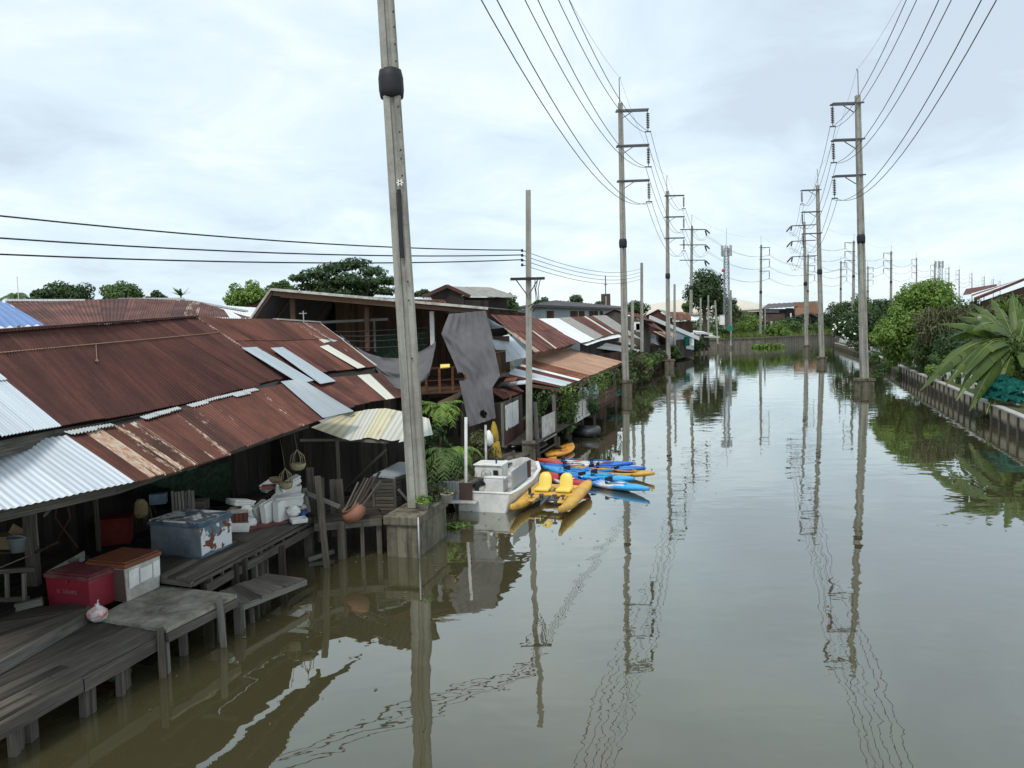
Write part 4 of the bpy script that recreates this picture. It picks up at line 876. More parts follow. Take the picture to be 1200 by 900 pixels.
# second dock ------------------------------------------------------------------
t=thing('wooden_dock','higher plank dock in front of the dark house carrying the blue chest','dock',Q(290,660,0))
D2=.95
a,b=Q(225,679,D2),Q(366,606.5,D2); c=b+V((-2.3,.5,0)); d=Q(183,672,D2)+bn*1.2
mb=MB(); deck(mb,a,b,c,d,w=.2,gap=.014,jag=.05,zj=.01); mb.build('planks',MAT['wood_grey'],t)
mb=MB(); e=(b-a).normalized(); beam(mb,a+V((0,0,-.1)),b+V((0,0,-.1)),.06,.06); beam(mb,a+e*.35+V((0,0,-.30)),b+V((0,0,-.27)),.07,.16); beam(mb,a+V((0,0,-.09)),Q(183,673,D2)+V((0,0,-.09)),.07,.09); beam(mb,a+V((-.1,.1,-.3)),Q(183,673,D2)+V((0,.1,-.3)),.07,.08); mb.build('edge_beam',MAT['wood_grey'],t)
for u in (.12,.2,.28,.38,.5,.6,.7,.85):
    p=a.lerp(b,u); mb=MB(); beam(mb,p+V((0,0,-.13)),p+V((0,0,-.23)),.05,.05,up=(0,1,0)); mb.build('spacer',MAT['wood_grey'],t)
for x,y,w in ((241,671,.15),(302,639,.17),(310,636,.1),(361,609,.18)): stilt(t,x,y,D2-.06,w)
stilt(t,297,641,D2-.02,.1,'wood_pale',.0)
for x,y in ((285,655),(275,660),(330,640)): stilt(t,x,y,D2-.1,.12,'wood_dark')
t=thing('gangway','narrow plank gangway sloping down to the water','gangway',Q(310,695,0))
ga,gb,gc,gd=Q(277.5,709,.5),Q(358.5,677.5,.42),Q(312,672.5,.44),Q(259,692,.55)
mb=MB(); deck(mb,gb,gc,gd,ga,w=.26,gap=.01,jag=.02); mb.build('planks',MAT['wood_grey'],t)
mb=MB(); beam(mb,ga+V((0,0,-.08)),gb+V((0,0,-.08)),.06,.10); mb.build('edge_beam',MAT['wood_pale'],t)
stilt(t,279,711,.48,.13); stilt(t,284,710,.42,.06,'wood_pale'); 
p=Q(297,722,.12); mb=MB(); beam(mb,p-V((0,0,.4)),p+V((-.03,0,.16)),.06,.06,up=(0,1,0)); tag(mb.build('mooring_stake',MAT['wood_grey']),'short stake poking from the water before the gangway','stake')
# third dock with clay pot
t=thing('wooden_dock','small dark dock with a round clay pot on its edge','dock',Q(410,640,0))
a,b=Q(368,612,.92),Q(447,605,.92); mb=MB(); deck(mb,a,b,b+V((-.6,2.4,0)),a+V((-.9,2.4,0)),w=.22); mb.build('planks',MAT['wood_dark'],t)
mb=MB(); beam(mb,a+V((0,0,-.12)),b+V((0,0,-.12)),.08,.17); mb.build('edge_beam',MAT['wood_grey'],t)
for x,y,w in ((400,612,.17),(444,607,.12),(424,610,.08)): stilt(t,x,y,.86,w)
t=thing('gate_posts','cluster of weathered boards standing at the dock corner','fence',Q(372,640,0))
for x0,y0,x1,y1,z,w in ((366,604,363,548,.9,.16),(377,606,375,560,.9,.18),(384,650,372,558,.3,.14),(391,600,389,562,.95,.12),(399,598,395,562,.95,.26)):
    a=Q(x0,y0,z); b=W(x1,y1,a.y); mb=MB(); beam(mb,a-V((0,0,.6 if z>.5 else .8)),b,w,.06,up=(0,1,0)); mb.build('board',MAT['wood_grey'],t)
for x0,y0,x1,y1,mt in ((357,577,398,594,'wood_pale'),(353,602,357,575,'wood_pale'),(362,600,357,572,'wood_pale')):
    a=W(x0,y0,17.2); b=W(x1,y1,17.2); mb=MB(); beam(mb,a,b,.05,.09); mb.build('stick',MAT[mt],t)
mb=MB(); beam(mb,Q(361,656,.05),Q(391,646,.12),.09,.09); tag(mb.build('floating_beam',MAT['wood_pale']),'loose beam lying at the waterline below the dock corner','beam')
p=Q(417,607,.93); t=thing('clay_pot','round terracotta jar with a dark mouth lying on the dock edge','pot',p)
ax=V((0,0,1)).rotation_difference(V((-.5,-.25,.8)).normalized()); mb=MB(); lathe(mb,p+V((.06,0,.0)),[(.05,-.02),(.19,.01),(.26,.10),(.275,.19),(.24,.28),(.165,.32),(.18,.345),(.19,.36),(.16,.36),(.13,.31),(.15,.2),(.01,.12)],20,axis=ax,squash=(1.08,1)); mb.build('body',MAT['clay'],t)
for k in range(7):
    a=W(404+k*3,600-R(0,6),17.0); b=W(418+k*5+R(-4,4),578-R(0,26),17.6); mb=MB(); beam(mb,a,b,.045,.05); o=mb.build('driftwood_branch',MAT['wood_dark' if k%3 else 'wood_grey']); tag(o,'dark stick in the bundle leaning behind the clay pot','stick','sticks behind the clay pot')
# slatted hutch with tin top
t=thing('hutch','slatted wooden hutch with a flat grey tin lid beside the near pole','hutch',W(458,600,18.6))
la,lb,lc,ld=W(437,556.5,18.3),W(462,559,18.3),W(485,543.5,19.6),W(468,541,19.6)
mb=MB(); quadpatch(mb,la,lb,lc+V((.3,0,0)),ld,.05); mb.build('lid',MAT['tin_grey'],t)
mb=MB(); zb=.75
for i in range(9):
    z=.85+(la.z-.95-.05)*i/8*1.0; beam(mb,(la.x+.03,la.y,z),(lb.x-.02,lb.y,z),.02,.075); beam(mb,(lb.x,lb.y,z),(lc.x+.2,lc.y,z),.02,.075)
mb.build('slats',MAT['wood_grey'],t)
for p in (la,lb,lc,ld): mb=MB(); beam(mb,(p.x,p.y,.3),(p.x,p.y,p.z-.04),.07,.07,up=(0,1,0)); mb.build('post',MAT['wood_grey'],t)
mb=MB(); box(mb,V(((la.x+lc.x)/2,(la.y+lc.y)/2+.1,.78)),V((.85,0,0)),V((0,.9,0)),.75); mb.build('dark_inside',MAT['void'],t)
mb=MB(); beam(mb,(lb.x+.1,lb.y-.05,1.35),(lb.x+.45,lb.y+.1,.85),.05,.06); mb.build('brace',MAT['wood_pale'],t)
t=thing('wooden_dock','low dark dock between the hutch and the plinth','dock',Q(455,600,0))
mb=MB(); deck(mb,Q(440,607,.8),Q(480,599,.8),Q(500,560,.8)+V((-.5,0,0)),Q(440,580,.8),w=.22); mb.build('planks',MAT['wood_dark'],t)
for x in (442,452,468): stilt(t,x,606,.76,.12,'wood_dark')
# hanging baskets
def basket(label,px,py,D,r):
    p=W(px,py,D); t=thing('basket',label,'basket',p,'wicker baskets hung under the eave')
    mb=MB(); lathe(mb,p,[(r*.45,-.14),(r*.8,-.10),(r,0),(r*.92,.02),(r*.7,-.06),(r*.3,-.1)],12,squash=(1,.8)); mb.build('bowl',MAT['wicker'],t)
    for a in (0,1.1,2.2):
        dx=V((math.cos(a)*r*.95,math.sin(a)*r*.75,0)); mb=MB(); tube(mb,[p-dx,p-dx*.8+V((0,0,.2)),p+V((0,0,.34)),p+dx*.8+V((0,0,.2)),p+dx],.009,5); mb.build('handle',MAT['wicker'],t)
    mb=MB(); tube(mb,[p+V((0,0,.34)),p+V((-.15,.2,1.0))],.006,4); mb.build('cord',MAT['wood_pale'],t)
basket('shallow wicker basket hanging by its handles over the dock corner',349,544,16.8,.19); basket('second wicker basket hanging just over the white foam boxes',335,566,16.6,.17)
# foam boxes and clutter ------------------------------------------------------
def foam(label,px,py,z,l,w_,h,rot,tilt=0,lid=False,mat='white_foam',rx=0):
    p=Q(px,py,z); t=thing('foam_box',label,'foam box',p,'white foam boxes piled on the dock'); q=Matrix.Rotation(rot,3,'Z')@Matrix.Rotation(tilt,3,'Y')@Matrix.Rotation(rx,3,'X')
    th=.03
    mb=MB(); vs=[]
    def rot_all(m0):
        for i in range(m0,len(mb.v)): mb.v[i]=tuple(p+q@(V(mb.v[i])-p))
    m0=0; e1,e2=V((l,0,0)),V((0,w_,0))
    box(mb,p,e1,e2,th,k=.96)
    for s in (-1,1): box(mb,p+V((0,s*(w_-th)/2,th)),e1,V((0,th,0)),h-th,k=.99); box(mb,p+V((s*(l-th)/2,0,th+.001)),V((th,0,0)),V((0,w_-2*th,0)),h-th-.001,k=.99)
    rot_all(0); mb.build('body',MAT[mat],t)
    if lid:
        mb=MB(); box(mb,p+V((.02,.01,h+.003)),e1*1.04,e2*1.04,.045); rot_all(0); mb.build('lid',MAT[mat],t)
    return t
foam('upright foam box with a split side, widest of the pile at the dock end',334,610,.96,.62,.16,.5,1.2,0,False)
foam('foam box standing on end, leaning left against the widest foam box',318,612,.96,.5,.14,.52,1.25,-.14,False)
foam('grubby foam box standing at the near side of the pile at the dock end',308,611,.96,.45,.12,.46,1.25,-.3,False,'dirty_white')
foam('open foam box near the top of the pile at the dock end',337,578,1.50,.58,.40,.22,.35,.16)
foam('lidded foam box under the open one in the pile at the dock end',340,592,1.3,.60,.40,.18,.15,-.04,True)
foam('tilted foam box crowning the pile under the hanging basket',341,570,1.70,.5,.30,.10,.6,-.45,True)
foam('small foam box poking out of the pile towards the house',316,573,1.55,.34,.28,.12,.8,-.4,True)
foam('low dirty foam box at the right end of the pile beside the blue sack',350,596,1.05,.40,.32,.16,.2,.05,True,'dirty_white')
foam('flat foam box right of the pile on the dock edge',350,612,.97,.36,.3,.10,.5)
foam('foam box lid up on top of the rubbish beside the blue chest',281,592,1.42,.50,.40,.08,.9,.22,True)
foam('crooked foam box in the middle of the rubbish beside the blue chest',286,607,1.12,.4,.34,.2,.9,.2)
foam('lowest foam box of the rubbish beside the blue chest',281,622,.96,.4,.3,.2,.3,.1)
t=thing('box','open rusty box in the rubbish beside the blue chest','box',Q(278,606,1.15)); mb=MB(); p=Q(279,610,1.15); box(mb,p,V((.42,.1,0)),V((-.1,.32,0)),.2); mb.build('body',MAT['rust_red'],t); mb=MB(); box(mb,p+V((0,0,.203)),V((.44,.1,0)),V((-.1,.34,0)),.03); mb.build('rim',MAT['dirty_white'],t)
def sack(name,label,px,py,z,r,h,mat,cat,seed=0):
    p=Q(px,py,z); mb=MB(); n=12; vs=[]
    for j in range(7):
        for k in range(n):
            a=2*math.pi*k/n; rr=r*math.sin(math.pi*(.18+.72*j/6))**.7*(1+.35*mnoise.noise(V((math.cos(a)*2+seed,math.sin(a)*2,j*.7+seed)))); vs.append(p+V((rr*math.cos(a),rr*math.sin(a)*.85,h*j/6)))
    fs=[(j*n+k,j*n+(k+1)%n,(j+1)*n+(k+1)%n,(j+1)*n+k) for j in range(6) for k in range(n)]+[tuple(range(n))[::-1],tuple(6*n+k for k in range(n))]
    mb.add(vs,fs,0,None,False); return tag(mb.build(name,MAT[mat]),label,cat)
for i_,(x_,y_,z_,r_,h_) in enumerate(((274,604,1.2,.15,.2),(296,611,1.0,.17,.2),(344,604,1.1,.16,.22),(326,588,1.35,.15,.2),(289,600,1.3,.13,.15))):
    sack('plastic_sack',['crumpled white bag on the rubbish against the chest','crumpled white bag between rubbish heap and leaning foam boxes','white bag stuffed in front of the leaning foam boxes','white bag wedged behind the leaning foam boxes','small white bag on top of the rubbish beside the chest'][i_],x_,y_,z_,r_,h_,'white_foam','bag',i_*7+1)
sack('sack','bright blue plastic sack at the right end of the foam pile',352,605,.97,.17,.25,'blue_plastic','sack',3)
sack('sack','pale grey sack lying over the blue sack',351,597,1.18,.16,.14,'steel_light','sack',8)
sack('sack','crumpled white sack between the chest and the foam boxes',289,618,.96,.24,.24,'plastic_bag' if False else 'white_foam','sack',5)
sack('sack','grey crumpled sack against the dark foam boxes',302,612,.96,.2,.22,'dirty_white','sack',12)
mb=MB(); tube(mb,[Q(271,618,1.05),Q(280,615,1.05)+V((.1,-.15,0)),Q(288,606,1.1)],.05,8); tag(mb.build('roll',MAT['white_foam']),'white foam roll sticking out beside the chest','roll')
mb=MB(); p=Q(300,622,.96); quadpatch(mb,p+V((-.3,-.1,.04)),p+V((.9,.9,.04)),p+V((.7,1.1,.04)),p+V((-.5,.15,.04)),.04); tag(mb.build('board',MAT['red_plastic_top']),'dull red board lying on the dock edge','board')
t=thing('pot','dark bowl on a stack of boxes behind the foam pile','bowl',W(322,562,17.5)); mb=MB(); lathe(mb,W(323,566,17.4),[(.05,0),(.13,.05),(.16,.13),(.14,.13),(.05,.03)],12); mb.build('body',MAT['card_brown'],t)
mb=MB(); p=W(320,572,17.4); box(mb,p,V((.5,.1,0)),V((-.1,.3,0)),.07); tag(mb.build('tray',MAT['red_plastic_top']),'reddish tray under the dark bowl behind the foam pile','tray')
# dim things in the house
t=thing('bucket','grey plastic bucket on the shelf at the left edge','bucket',W(22,643,12.9)); p=W(22,646,12.9); mb=MB(); lathe(mb,p,[(.12,0),(.16,.24),(.175,.25),(.165,.26),(.15,.24),(.11,.02)],16); mb.build('body',MAT['grey_bucket'],t); mb=MB(); tube(mb,[p+V((-.17,0,.24)),p+V((-.1,-.08,.3)),p+V((.1,-.08,.3)),p+V((.17,0,.24))],.007,5); mb.build('handle',MAT['steel_light'],t)
t=thing('shelf','rough plank shelf carrying the grey bucket','shelf',W(5,655,13)); mb=MB(); a=W(-30,648,12.9); b=W(44,645.5,12.9); deck(mb,a,b,b+V((0,.6,0)),a+V((0,.6,0)),w=.2,th=.04); mb.build('planks',MAT['wood_dark'],t)
for px in (-20,36): p=W(px,648,13.1); mb=MB(); beam(mb,(p.x,p.y,.9),(p.x,p.y,p.z-.04),.07,.07,up=(0,1,0)); mb.build('leg',MAT['wood_dark'],t)
t=thing('cardboard_box','brown cardboard box behind the grey bucket','box',W(8,645,13.2)); p=W(10,645,13.2); mb=MB(); box(mb,p+V((0,0,.01)),V((.4,0,0)),V((0,.3,0)),.28); mb.build('body',MAT['card_brown'],t); mb=MB(); beam(mb,p+V((.2,-.1,.29)),p+V((.3,-.1,.45)),.02,.25); mb.build('flap',MAT['card_brown'],t)
t=thing('crate','dull red crate deep under the rusty lean-to','crate',W(136,634,15.6)); p=W(136,636,15.6); mb=MB(); box(mb,p,V((.62,.2,0)),V((-.15,.45,0)),.52,k=.93); mb.build('body',MAT['red_cloth'],t); mb=MB(); box(mb,p+V((0,0,.522)),V((.66,.2,0)),V((-.15,.49,0)),.05); mb.build('rim',MAT['red_cloth'],t)
t=thing('folding_stand','folded red stand deep in the shade of the silver roof','stand',W(76,640,14.5)); p=W(76,642,14.2)
for dx in (-.25,.25): mb=MB(); tube(mb,[p+V((dx,0,0)),p+V((-dx*.6,0,.6)),p+V((-dx*.3,0,.95))],.018,6); mb.build('leg',MAT['wood_red'],t)
mb=MB(); lathe(mb,p+V((0,0,.95)),[(.1,0),(.4,.03),(.42,.07),(.1,.08)],14); mb.build('tray',MAT['wood_red'],t)
def pinnate(name,label,cat,c,n,L,rise,fall,mat,group=None,stem=None,spread=(0,6.283),tilt=.35):
    c=V(c); t=thing(name,label,cat,c,group); mb=MB()
    for i in range(n):
        a=R(*spread); l=L*R(.55,1.15); u_=R(.5,1.3); o=V((R(-.12,.12),R(-.12,.12),R(-.15,.15)))*L; pts=droop(c+o,(math.cos(a),math.sin(a),0),l,l*rise*u_,l*fall*R(.6,1.4),7)
        for j in range(1,8):
            d=(pts[j]-pts[j-1]).normalized(); sd_=d.cross(V((0,0,1)))
            if sd_.length<.05: continue
            sd_.normalize()
            for sg in (-1,1):
                for kk in (0,.5):
                    q0=pts[j-1].lerp(pts[j],kk); q=q0+(sd_*sg+d*.6+V((R(-.2,.2),R(-.2,.2),-tilt+R(-.2,.2)))).normalized()*l*.22*(1.05-.09*abs(j-3)); w=d*.035*l
                    mb.add([q0-w,q0+w,q+w*.3,q-w*.3],[(0,1,2,3)])
    mb.build('fronds',MAT[mat],t)
    if stem is not None: mb=MB(); tube(mb,[V((c.x,c.y,stem)),c],[.09,.06],7); mb.build('stem',MAT['palm_stem'],t)
    return t
def frond_plant(name,label,cat,c,n,L,rise,fall,wid,mat,group=None,seg=6,stem=None,spread=(0,6.283),pot=None,ht=(0,0)):
    t=thing(name,label,cat,c,group); mb=MB(); c=V(c)
    for i in range(n):
        a=R(*spread); l=L*R(.6,1.15); s=c+V((R(-.05,.05),R(-.05,.05),R(*ht))); blade(mb,droop(s,(math.cos(a),math.sin(a),0),l,rise*R(.6,1.2),fall*R(.7,1.3),seg),[wid*x for x in [.4,.8,1,.9,.7,.45,.1][:seg+1]])
    mb.build('fronds',MAT[mat],t)
    if stem: mb=MB(); tube(mb,[V((c.x,c.y,stem)),c],[.09,.06],7); mb.build('stem',MAT['palm_stem'],t)
    if pot: mb=MB(); lathe(mb,c-V((0,0,pot*1.1)),[(pot*.6,0),(pot*.8,pot*.8),(pot,pot),(pot*.9,pot*1.05),(pot*.2,pot*.95)],12); mb.build('pot',MAT['dirty_white'],t)
    return t
frond_plant('hanging_plant','pale dried plant hung beside the post under the rusty lean-to','plant',W(167,588,15.5),26,.32,.05,.55,.035,'leaf_dry')
sack('hanging_net','brownish net bundle hanging lower on the same post',166,606,1.55,.14,.38,'card_brown','net',4)
mb=MB(); p=W(186,590,15.5); box(mb,p,V((.3,.1,0)),V((-.05,.2,0)),.22); tag(mb.build('blue_bin',MAT['chest_blue']),'small dark blue bin on the shaded floor behind the chest','bin')
mb=MB(); p=W(216,575,15.2); 
for k in range(7): beam(mb,p+V((-.25+.07*k,0,R(-.02,.02))),p+V((-.25+.07*k,0,-.42+R(-.05,.05))),.05,.02,up=(0,1,0))
tag(mb.build('hanging_mat',MAT['wood_pale']),'bleached slat mat hanging over the blue chest','mat')
mb=MB(); a=W(206,590,15.4); b=W(240,588,15.6); deck(mb,a,b,b+V((0,.4,0)),a+V((0,.4,0)),w=.2,th=.2); tag(mb.build('bench',MAT['wood_grey']),'thick grey bench board behind the blue chest','bench')
tube_=MB(); tube(tube_,[Q(41,648,1.5),Q(0,664,1.4)+V((0,0,-.02)),Q(-40,678,1.35)],.012,5); tag(tube_.build('rope',MAT['wood_light']),'pale rope tied to the thick post at the left edge','rope')
mb=MB(); tube(mb,[W(42,592,12.6),W(43,620,12.5),W(45,640,12.4)],.012,5); tag(mb.build('rope',MAT['wood_pale']),'pale cord running down the thick post','rope')
mb=MB(); beam(mb,W(52,605,12.4),W(69,584,12.2),.03,.03); tag(mb.build('prop_stick',MAT['wood_pale']),'short stick propping the silver lean-to eave','stick')
# ------------------------------------------------------------------ plants on and behind the plinth
def pot_plant(label,px,py,z,r,h,n,mat='leaf_bright',L=.3,potm='dirty_white'):
    p=Q(px,py,z); t=thing('potted_plant',label,'potted plant',p,'plants on the near plinth'); mb=MB(); lathe(mb,p,[(r*.75,0),(r,h),(r*1.06,h),(r*1.06,h+.02),(r*.9,h),(r*.1,h-.03)],14); mb.build('pot',MAT[potm],t)
    mb=MB(); leafcloud(mb,[(p+V((0,0,h+.06)),(r*1.5,r*1.4,.12))],n,.11,.8,.6,0,.1); mb.build('leaves',MAT[mat],t)
pot_plant('bright green herb in a pale round pot at the front corner of the plinth',496,597,.98,.15,.17,170)
pot_plant('grey pot at the right rear corner of the plinth',524,588,.98,.16,.2,60,'leaf_olive')
p=Q(511,584,.98); mb=MB(); leafcloud(mb,[(p+V((0,.3,.15)),(.35,.5,.2)),(p+V((-.1,-.2,.08)),(.25,.3,.12))],420,.12,.5,.5,0,.2); tag(mb.build('weeds',MAT['leaf_olive']),'ragged weeds growing on top of the plinth behind the pole','weeds')
pinnate('fern','big drooping fern hanging on the bank behind the plinth','fern',W(520,532,23.5),52,1.25,.45,1.3,'leaf_mid',stem=.3)
pinnate('fern','second fern hanging close to the white pole','fern',W(534,528,24.2),34,1.0,.3,1.1,'leaf_bright',stem=.3)
pinnate('palm','bushy palm under the balcony behind the near pole','palm',W(514,478,25.5),34,1.1,.5,.7,'leaf_bright',stem=.4)
pinnate('fern','smaller fern low beside the white pvc pole','fern',W(541,552,23.4),50,.6,.3,.9,'leaf_olive',stem=.1)
def shrub(label,c,r,n,size,mat,group='bushes along the left bank',name='bush',flat=.8,core=True,k=(.3,.5),stemz=.3):
    c=V(c); t=thing(name,label,'bush',V((c.x,c.y,max(0,c.z-r[2]))),group); mb=MB()
    if core: leafcloud(mb,[(c,(r[0]*.75,r[1]*.75,r[2]*.75))],n//4,size*1.1,.35,.5,0,.2)
    leafcloud(mb,crown_clusters(c,r,max(4,int(n/130)),k,-.7,flat),n,size); mb.build('foliage',MAT[mat],t)
    mb=MB()
    for k_ in range(3): tube(mb,[V((c.x+R(-.1,.1),c.y+R(-.1,.1),min(stemz,c.z-r[2]*.9))),c+V((R(-.4,.4)*r[0],R(-.4,.4)*r[1],R(-.2,.4)*r[2]))],[.05,.02],5)
    mb.build('stem',MAT['bark'],t); return t
shrub('dark bush filling the shade between the awning and the ferns',W(505,520,25),(1.0,.9,.9),900,.17,'leaf_dark')
shrub('yellowing bush with dry leaves behind the white boat',W(567,525,25.5),(.8,.7,.7),500,.14,'leaf_olive')
mb=MB(); lathe(mb,W(573,519,25.2),[(.06,-.1),(.16,.0),(.14,.25),(.05,.42),(.01,.44)],10); tag(mb.build('sack',MAT['white_foam']),'white sack standing in the dry bush','sack')
a=Q(545.5,596,0.0); b=W(546,489,a.y); mb=MB(); tube(mb,[a-V((0,0,.4)),b],.045,8); tag(mb.build('plastic_pole',MAT['white_paint']),'slim white pole standing in the water before the net','pole')
a=W(569,545,24.6); mb=MB(); tube(mb,[V((a.x,a.y,-.3)),W(569,498,24.6)],.04,7); tag(mb.build('plastic_pole',MAT['dirty_white']),'greyish pole between the dry bush and the yellow parasol','pole')
# folded parasol
p0=Q(582,538,.7); t=thing('parasol','faded yellow parasol tied shut beside the white shutter','parasol',p0); pt_=W(578.5,494,p0.y)
mb=MB(); tube(mb,[p0-V((0,0,.6)),pt_],.025,6); mb.build('pole',MAT['steel_light'],t)
mb=MB(); H=(pt_-p0); n=14; vs=[]
for j,(k,r) in enumerate(((.08,.17),(.2,.15),(.38,.14),(.47,.12),(.50,.06),(.53,.12),(.72,.11),(.88,.08),(1.0,.03))):
    for i in range(n): a=2*math.pi*i/n; rr=r*(1+.28*(1 if i%2 else -1)); vs.append(p0+H*k+V((rr*math.cos(a),rr*math.sin(a),.05*math.sin(a*3)if j==0 else 0)))
mb.add(vs,[(j*n+i,j*n+(i+1)%n,(j+1)*n+(i+1)%n,(j+1)*n+i) for j in range(8) for i in range(n)],0,None,True); mb.build('canopy',MAT['yellow_cloth'],t)
# walkway behind boat
t=thing('walkway','narrow plank walkway behind the white boat','walkway',Q(560,560,.5)); 
mb=MB(); deck(mb,Q(530,578,.6),Q(640,520,.6),Q(628,512,.6),Q(515,566,.6),w=.2); mb.build('planks',MAT['wood_grey'],t)
for px,py in ((535,576),(560,562),(590,547),(615,533)): stilt(t,px,py,.58,.1,'wood_dark')
# white boat --------------------------------------------------------------
bt=thing('white_boat','small white cabin boat with grey sheet metal side screens','boat',Q(590,590,0))
O=V((-.42,21.0,0)); hx=V((.285,.958,0)); sx_=V((.958,-.285,0))   # hx forward (away), sx_ to starboard (right)
def B(l,s,z): return O+hx*l+sx_*s+V((0,0,z))
# hull: flat blunt end towards the camera
secs=[(0,.86,.56,.0),(.02,.90,.55,-.06),(.7,.95,.52,-.1),(2.2,.98,.52,-.12),(3.6,.86,.58,-.1),(4.5,.55,.66,.05),(4.9,.12,.74,.35)]
vs=[];prof=8
def hullring(l,w,zt,zb): 
    c=-.62
    return [B(l,c-w,zt),B(l,c-w*.97,zt*.5),B(l,c-w*.86,max(zb*.4,-.05)+.0),B(l,c-w*.5,zb),B(l,c+w*.5,zb),B(l,c+w*.86,max(zb*.4,-.05)),B(l,c+w*.97,zt*.5),B(l,c+w,zt)]
for s in secs: vs+=hullring(*s)
n=8; fs=[(i*n+k,(i+1)*n+k,(i+1)*n+k+1,i*n+k+1) for i in range(len(secs)-1) for k in range(n-1)]+[tuple(range(n))]+[tuple((len(secs)-1)*n+k for k in range(n))[::-1]]
mb=MB(); mb.add(vs,fs,0,None,False); mb.build('hull',MAT['white_paint'],bt)
mb=MB(); c=-.62
dv=[];
for l,w_,zt,zb in secs[1:-1]: dv+=[B(l,c-w_*.9,zt-.18),B(l,c+w_*.9,zt-.18)]
mb.add(dv,[(2*i,2*i+1,2*i+3,2*i+2) for i in range(len(dv)//2-1)]); mb.build('floor',MAT['dirty_white'],bt)
mb=MB()
for s in (-1,1):
    pts=[B(l,c+s*w_,zt+.015) for l,w_,zt,zb in secs[:-1]]
    for a,b in zip(pts[:-1],pts[1:]): beam(mb,a,b,.13,.05)
beam(mb,B(0.03,c-.86,.57),B(0.03,c+.86,.57),.10,.05); mb.build('gunwale',MAT['white_paint'],bt)
mb=MB(); box(mb,B(-.1,-1.28,.28),sx_*1.25,hx*.5,.07); mb.build('stern_platform',MAT['dirty_white'],bt)
mb=MB(); box(mb,B(2.35,-1.02,.36),sx_*.90,hx*.7,.60,k=1.04); cab=mb.build('cabin',MAT['white_paint'],bt)
mb=MB(); box(mb,B(2.35,-1.02,.96),sx_*.97,hx*.8,.05); mb.build('cabin_top',MAT['white_paint'],bt)
mb=MB(); f=B(1.955,-1.05,.70)
ring=[f+sx_*(.16*math.cos(a))+V((0,0,.16*math.sin(a)))-hx*.05 for a in [2*math.pi*i/16 for i in range(17)]]; tube(mb,ring,.013,5,cap=False)
for a in (0,2.1,4.2): tube(mb,[f-hx*.05,f+sx_*(.16*math.cos(a))+V((0,0,.16*math.sin(a)))-hx*.05],.01,4)
mb.build('steering_wheel',MAT['steel_light'],bt)
mb=MB(); beam(mb,B(1.945,-.75,.76)-sx_*.08,B(1.945,-.75,.76)+sx_*.08,.03,.16); mb.build('gauge_panel',MAT['black_rubber'],bt)
mb=MB(); tube(mb,[B(2.2,-.80,1.0),B(2.2,-.80,1.14)],.03,6); mb.build('light_post',MAT['black_rubber'],bt)
mb=MB(); box(mb,B(1.25,-.52,.34),sx_*.62,hx*.5,.42); mb.build('seat',MAT['white_foam'],bt)
mb=MB(); box(mb,B(1.05,-.52,.76),sx_*.62,hx*.1,.06); mb.build('seat_back',MAT['white_foam'],bt)
mb=MB(); tube(mb,[B(.8,-.98,.4),B(.85,-1.0,.6),B(.9,-.9,.72),B(1.0,-.82,.58)],.07,7); mb.build('black_bag',MAT['black_rubber'],bt)
mb=MB(); beam(mb,B(-.1,-1.86,.58),B(-.1,-1.22,.58),.02,.6); mb.build('side_screen',MAT['tin_grey'],bt)
mb=MB(); beam(mb,B(-.1,-1.21,.57),B(-.1,-.80,.57),.02,.58); mb.build('rusty_screen',MAT['brown_wall'],bt)
mb=MB(); beam(mb,B(.55,.2,.80),B(2.15,.22,.84),.02,.6); mb.build('side_screen',MAT['tin_grey'],bt)
mb=MB(); beam(mb,B(2.16,.22,.84),B(2.6,.22,.82),.02,.55); mb.build('rusty_screen',MAT['rust_red'],bt)
# second hull fragment left of it
t=thing('rowing_boat','narrow pale boat moored behind the white boat and the ferns','boat',Q(520,580,0))
mb=MB(); a=Q(503,578,.35); b=Q(533,553,.35); ax=(b-a); sd_=ax.cross(V((0,0,1))).normalized(); vs=[];n=7
for i in range(9):
    k=i/8; cc=a+ax*k; wd=.5*math.sin(math.pi*(.2+.6*k)); vs+=[cc-sd_*wd+V((0,0,.16)),cc-sd_*wd*.92-V((0,0,.1)),cc-sd_*wd*.5-V((0,0,.4)),cc+sd_*wd*.5-V((0,0,.4)),cc+sd_*wd*.92-V((0,0,.1)),cc+sd_*wd+V((0,0,.16)),cc+sd_*wd*.8-V((0,0,.05))]
mb.add(vs,[(i*7+j,i*7+j+1,(i+1)*7+j+1,(i+1)*7+j) for i in range(8) for j in range(6)]+[tuple(range(7)),tuple(56+k for k in range(7))],0,None,True); mb.build('hull',MAT['dirty_white'],t)
mb=MB(); box(mb,a.lerp(b,.55)+V((0,0,.0)),ax*.5,sd_*.8,.05); mb.build('thwart',MAT['wood_dark'],t)
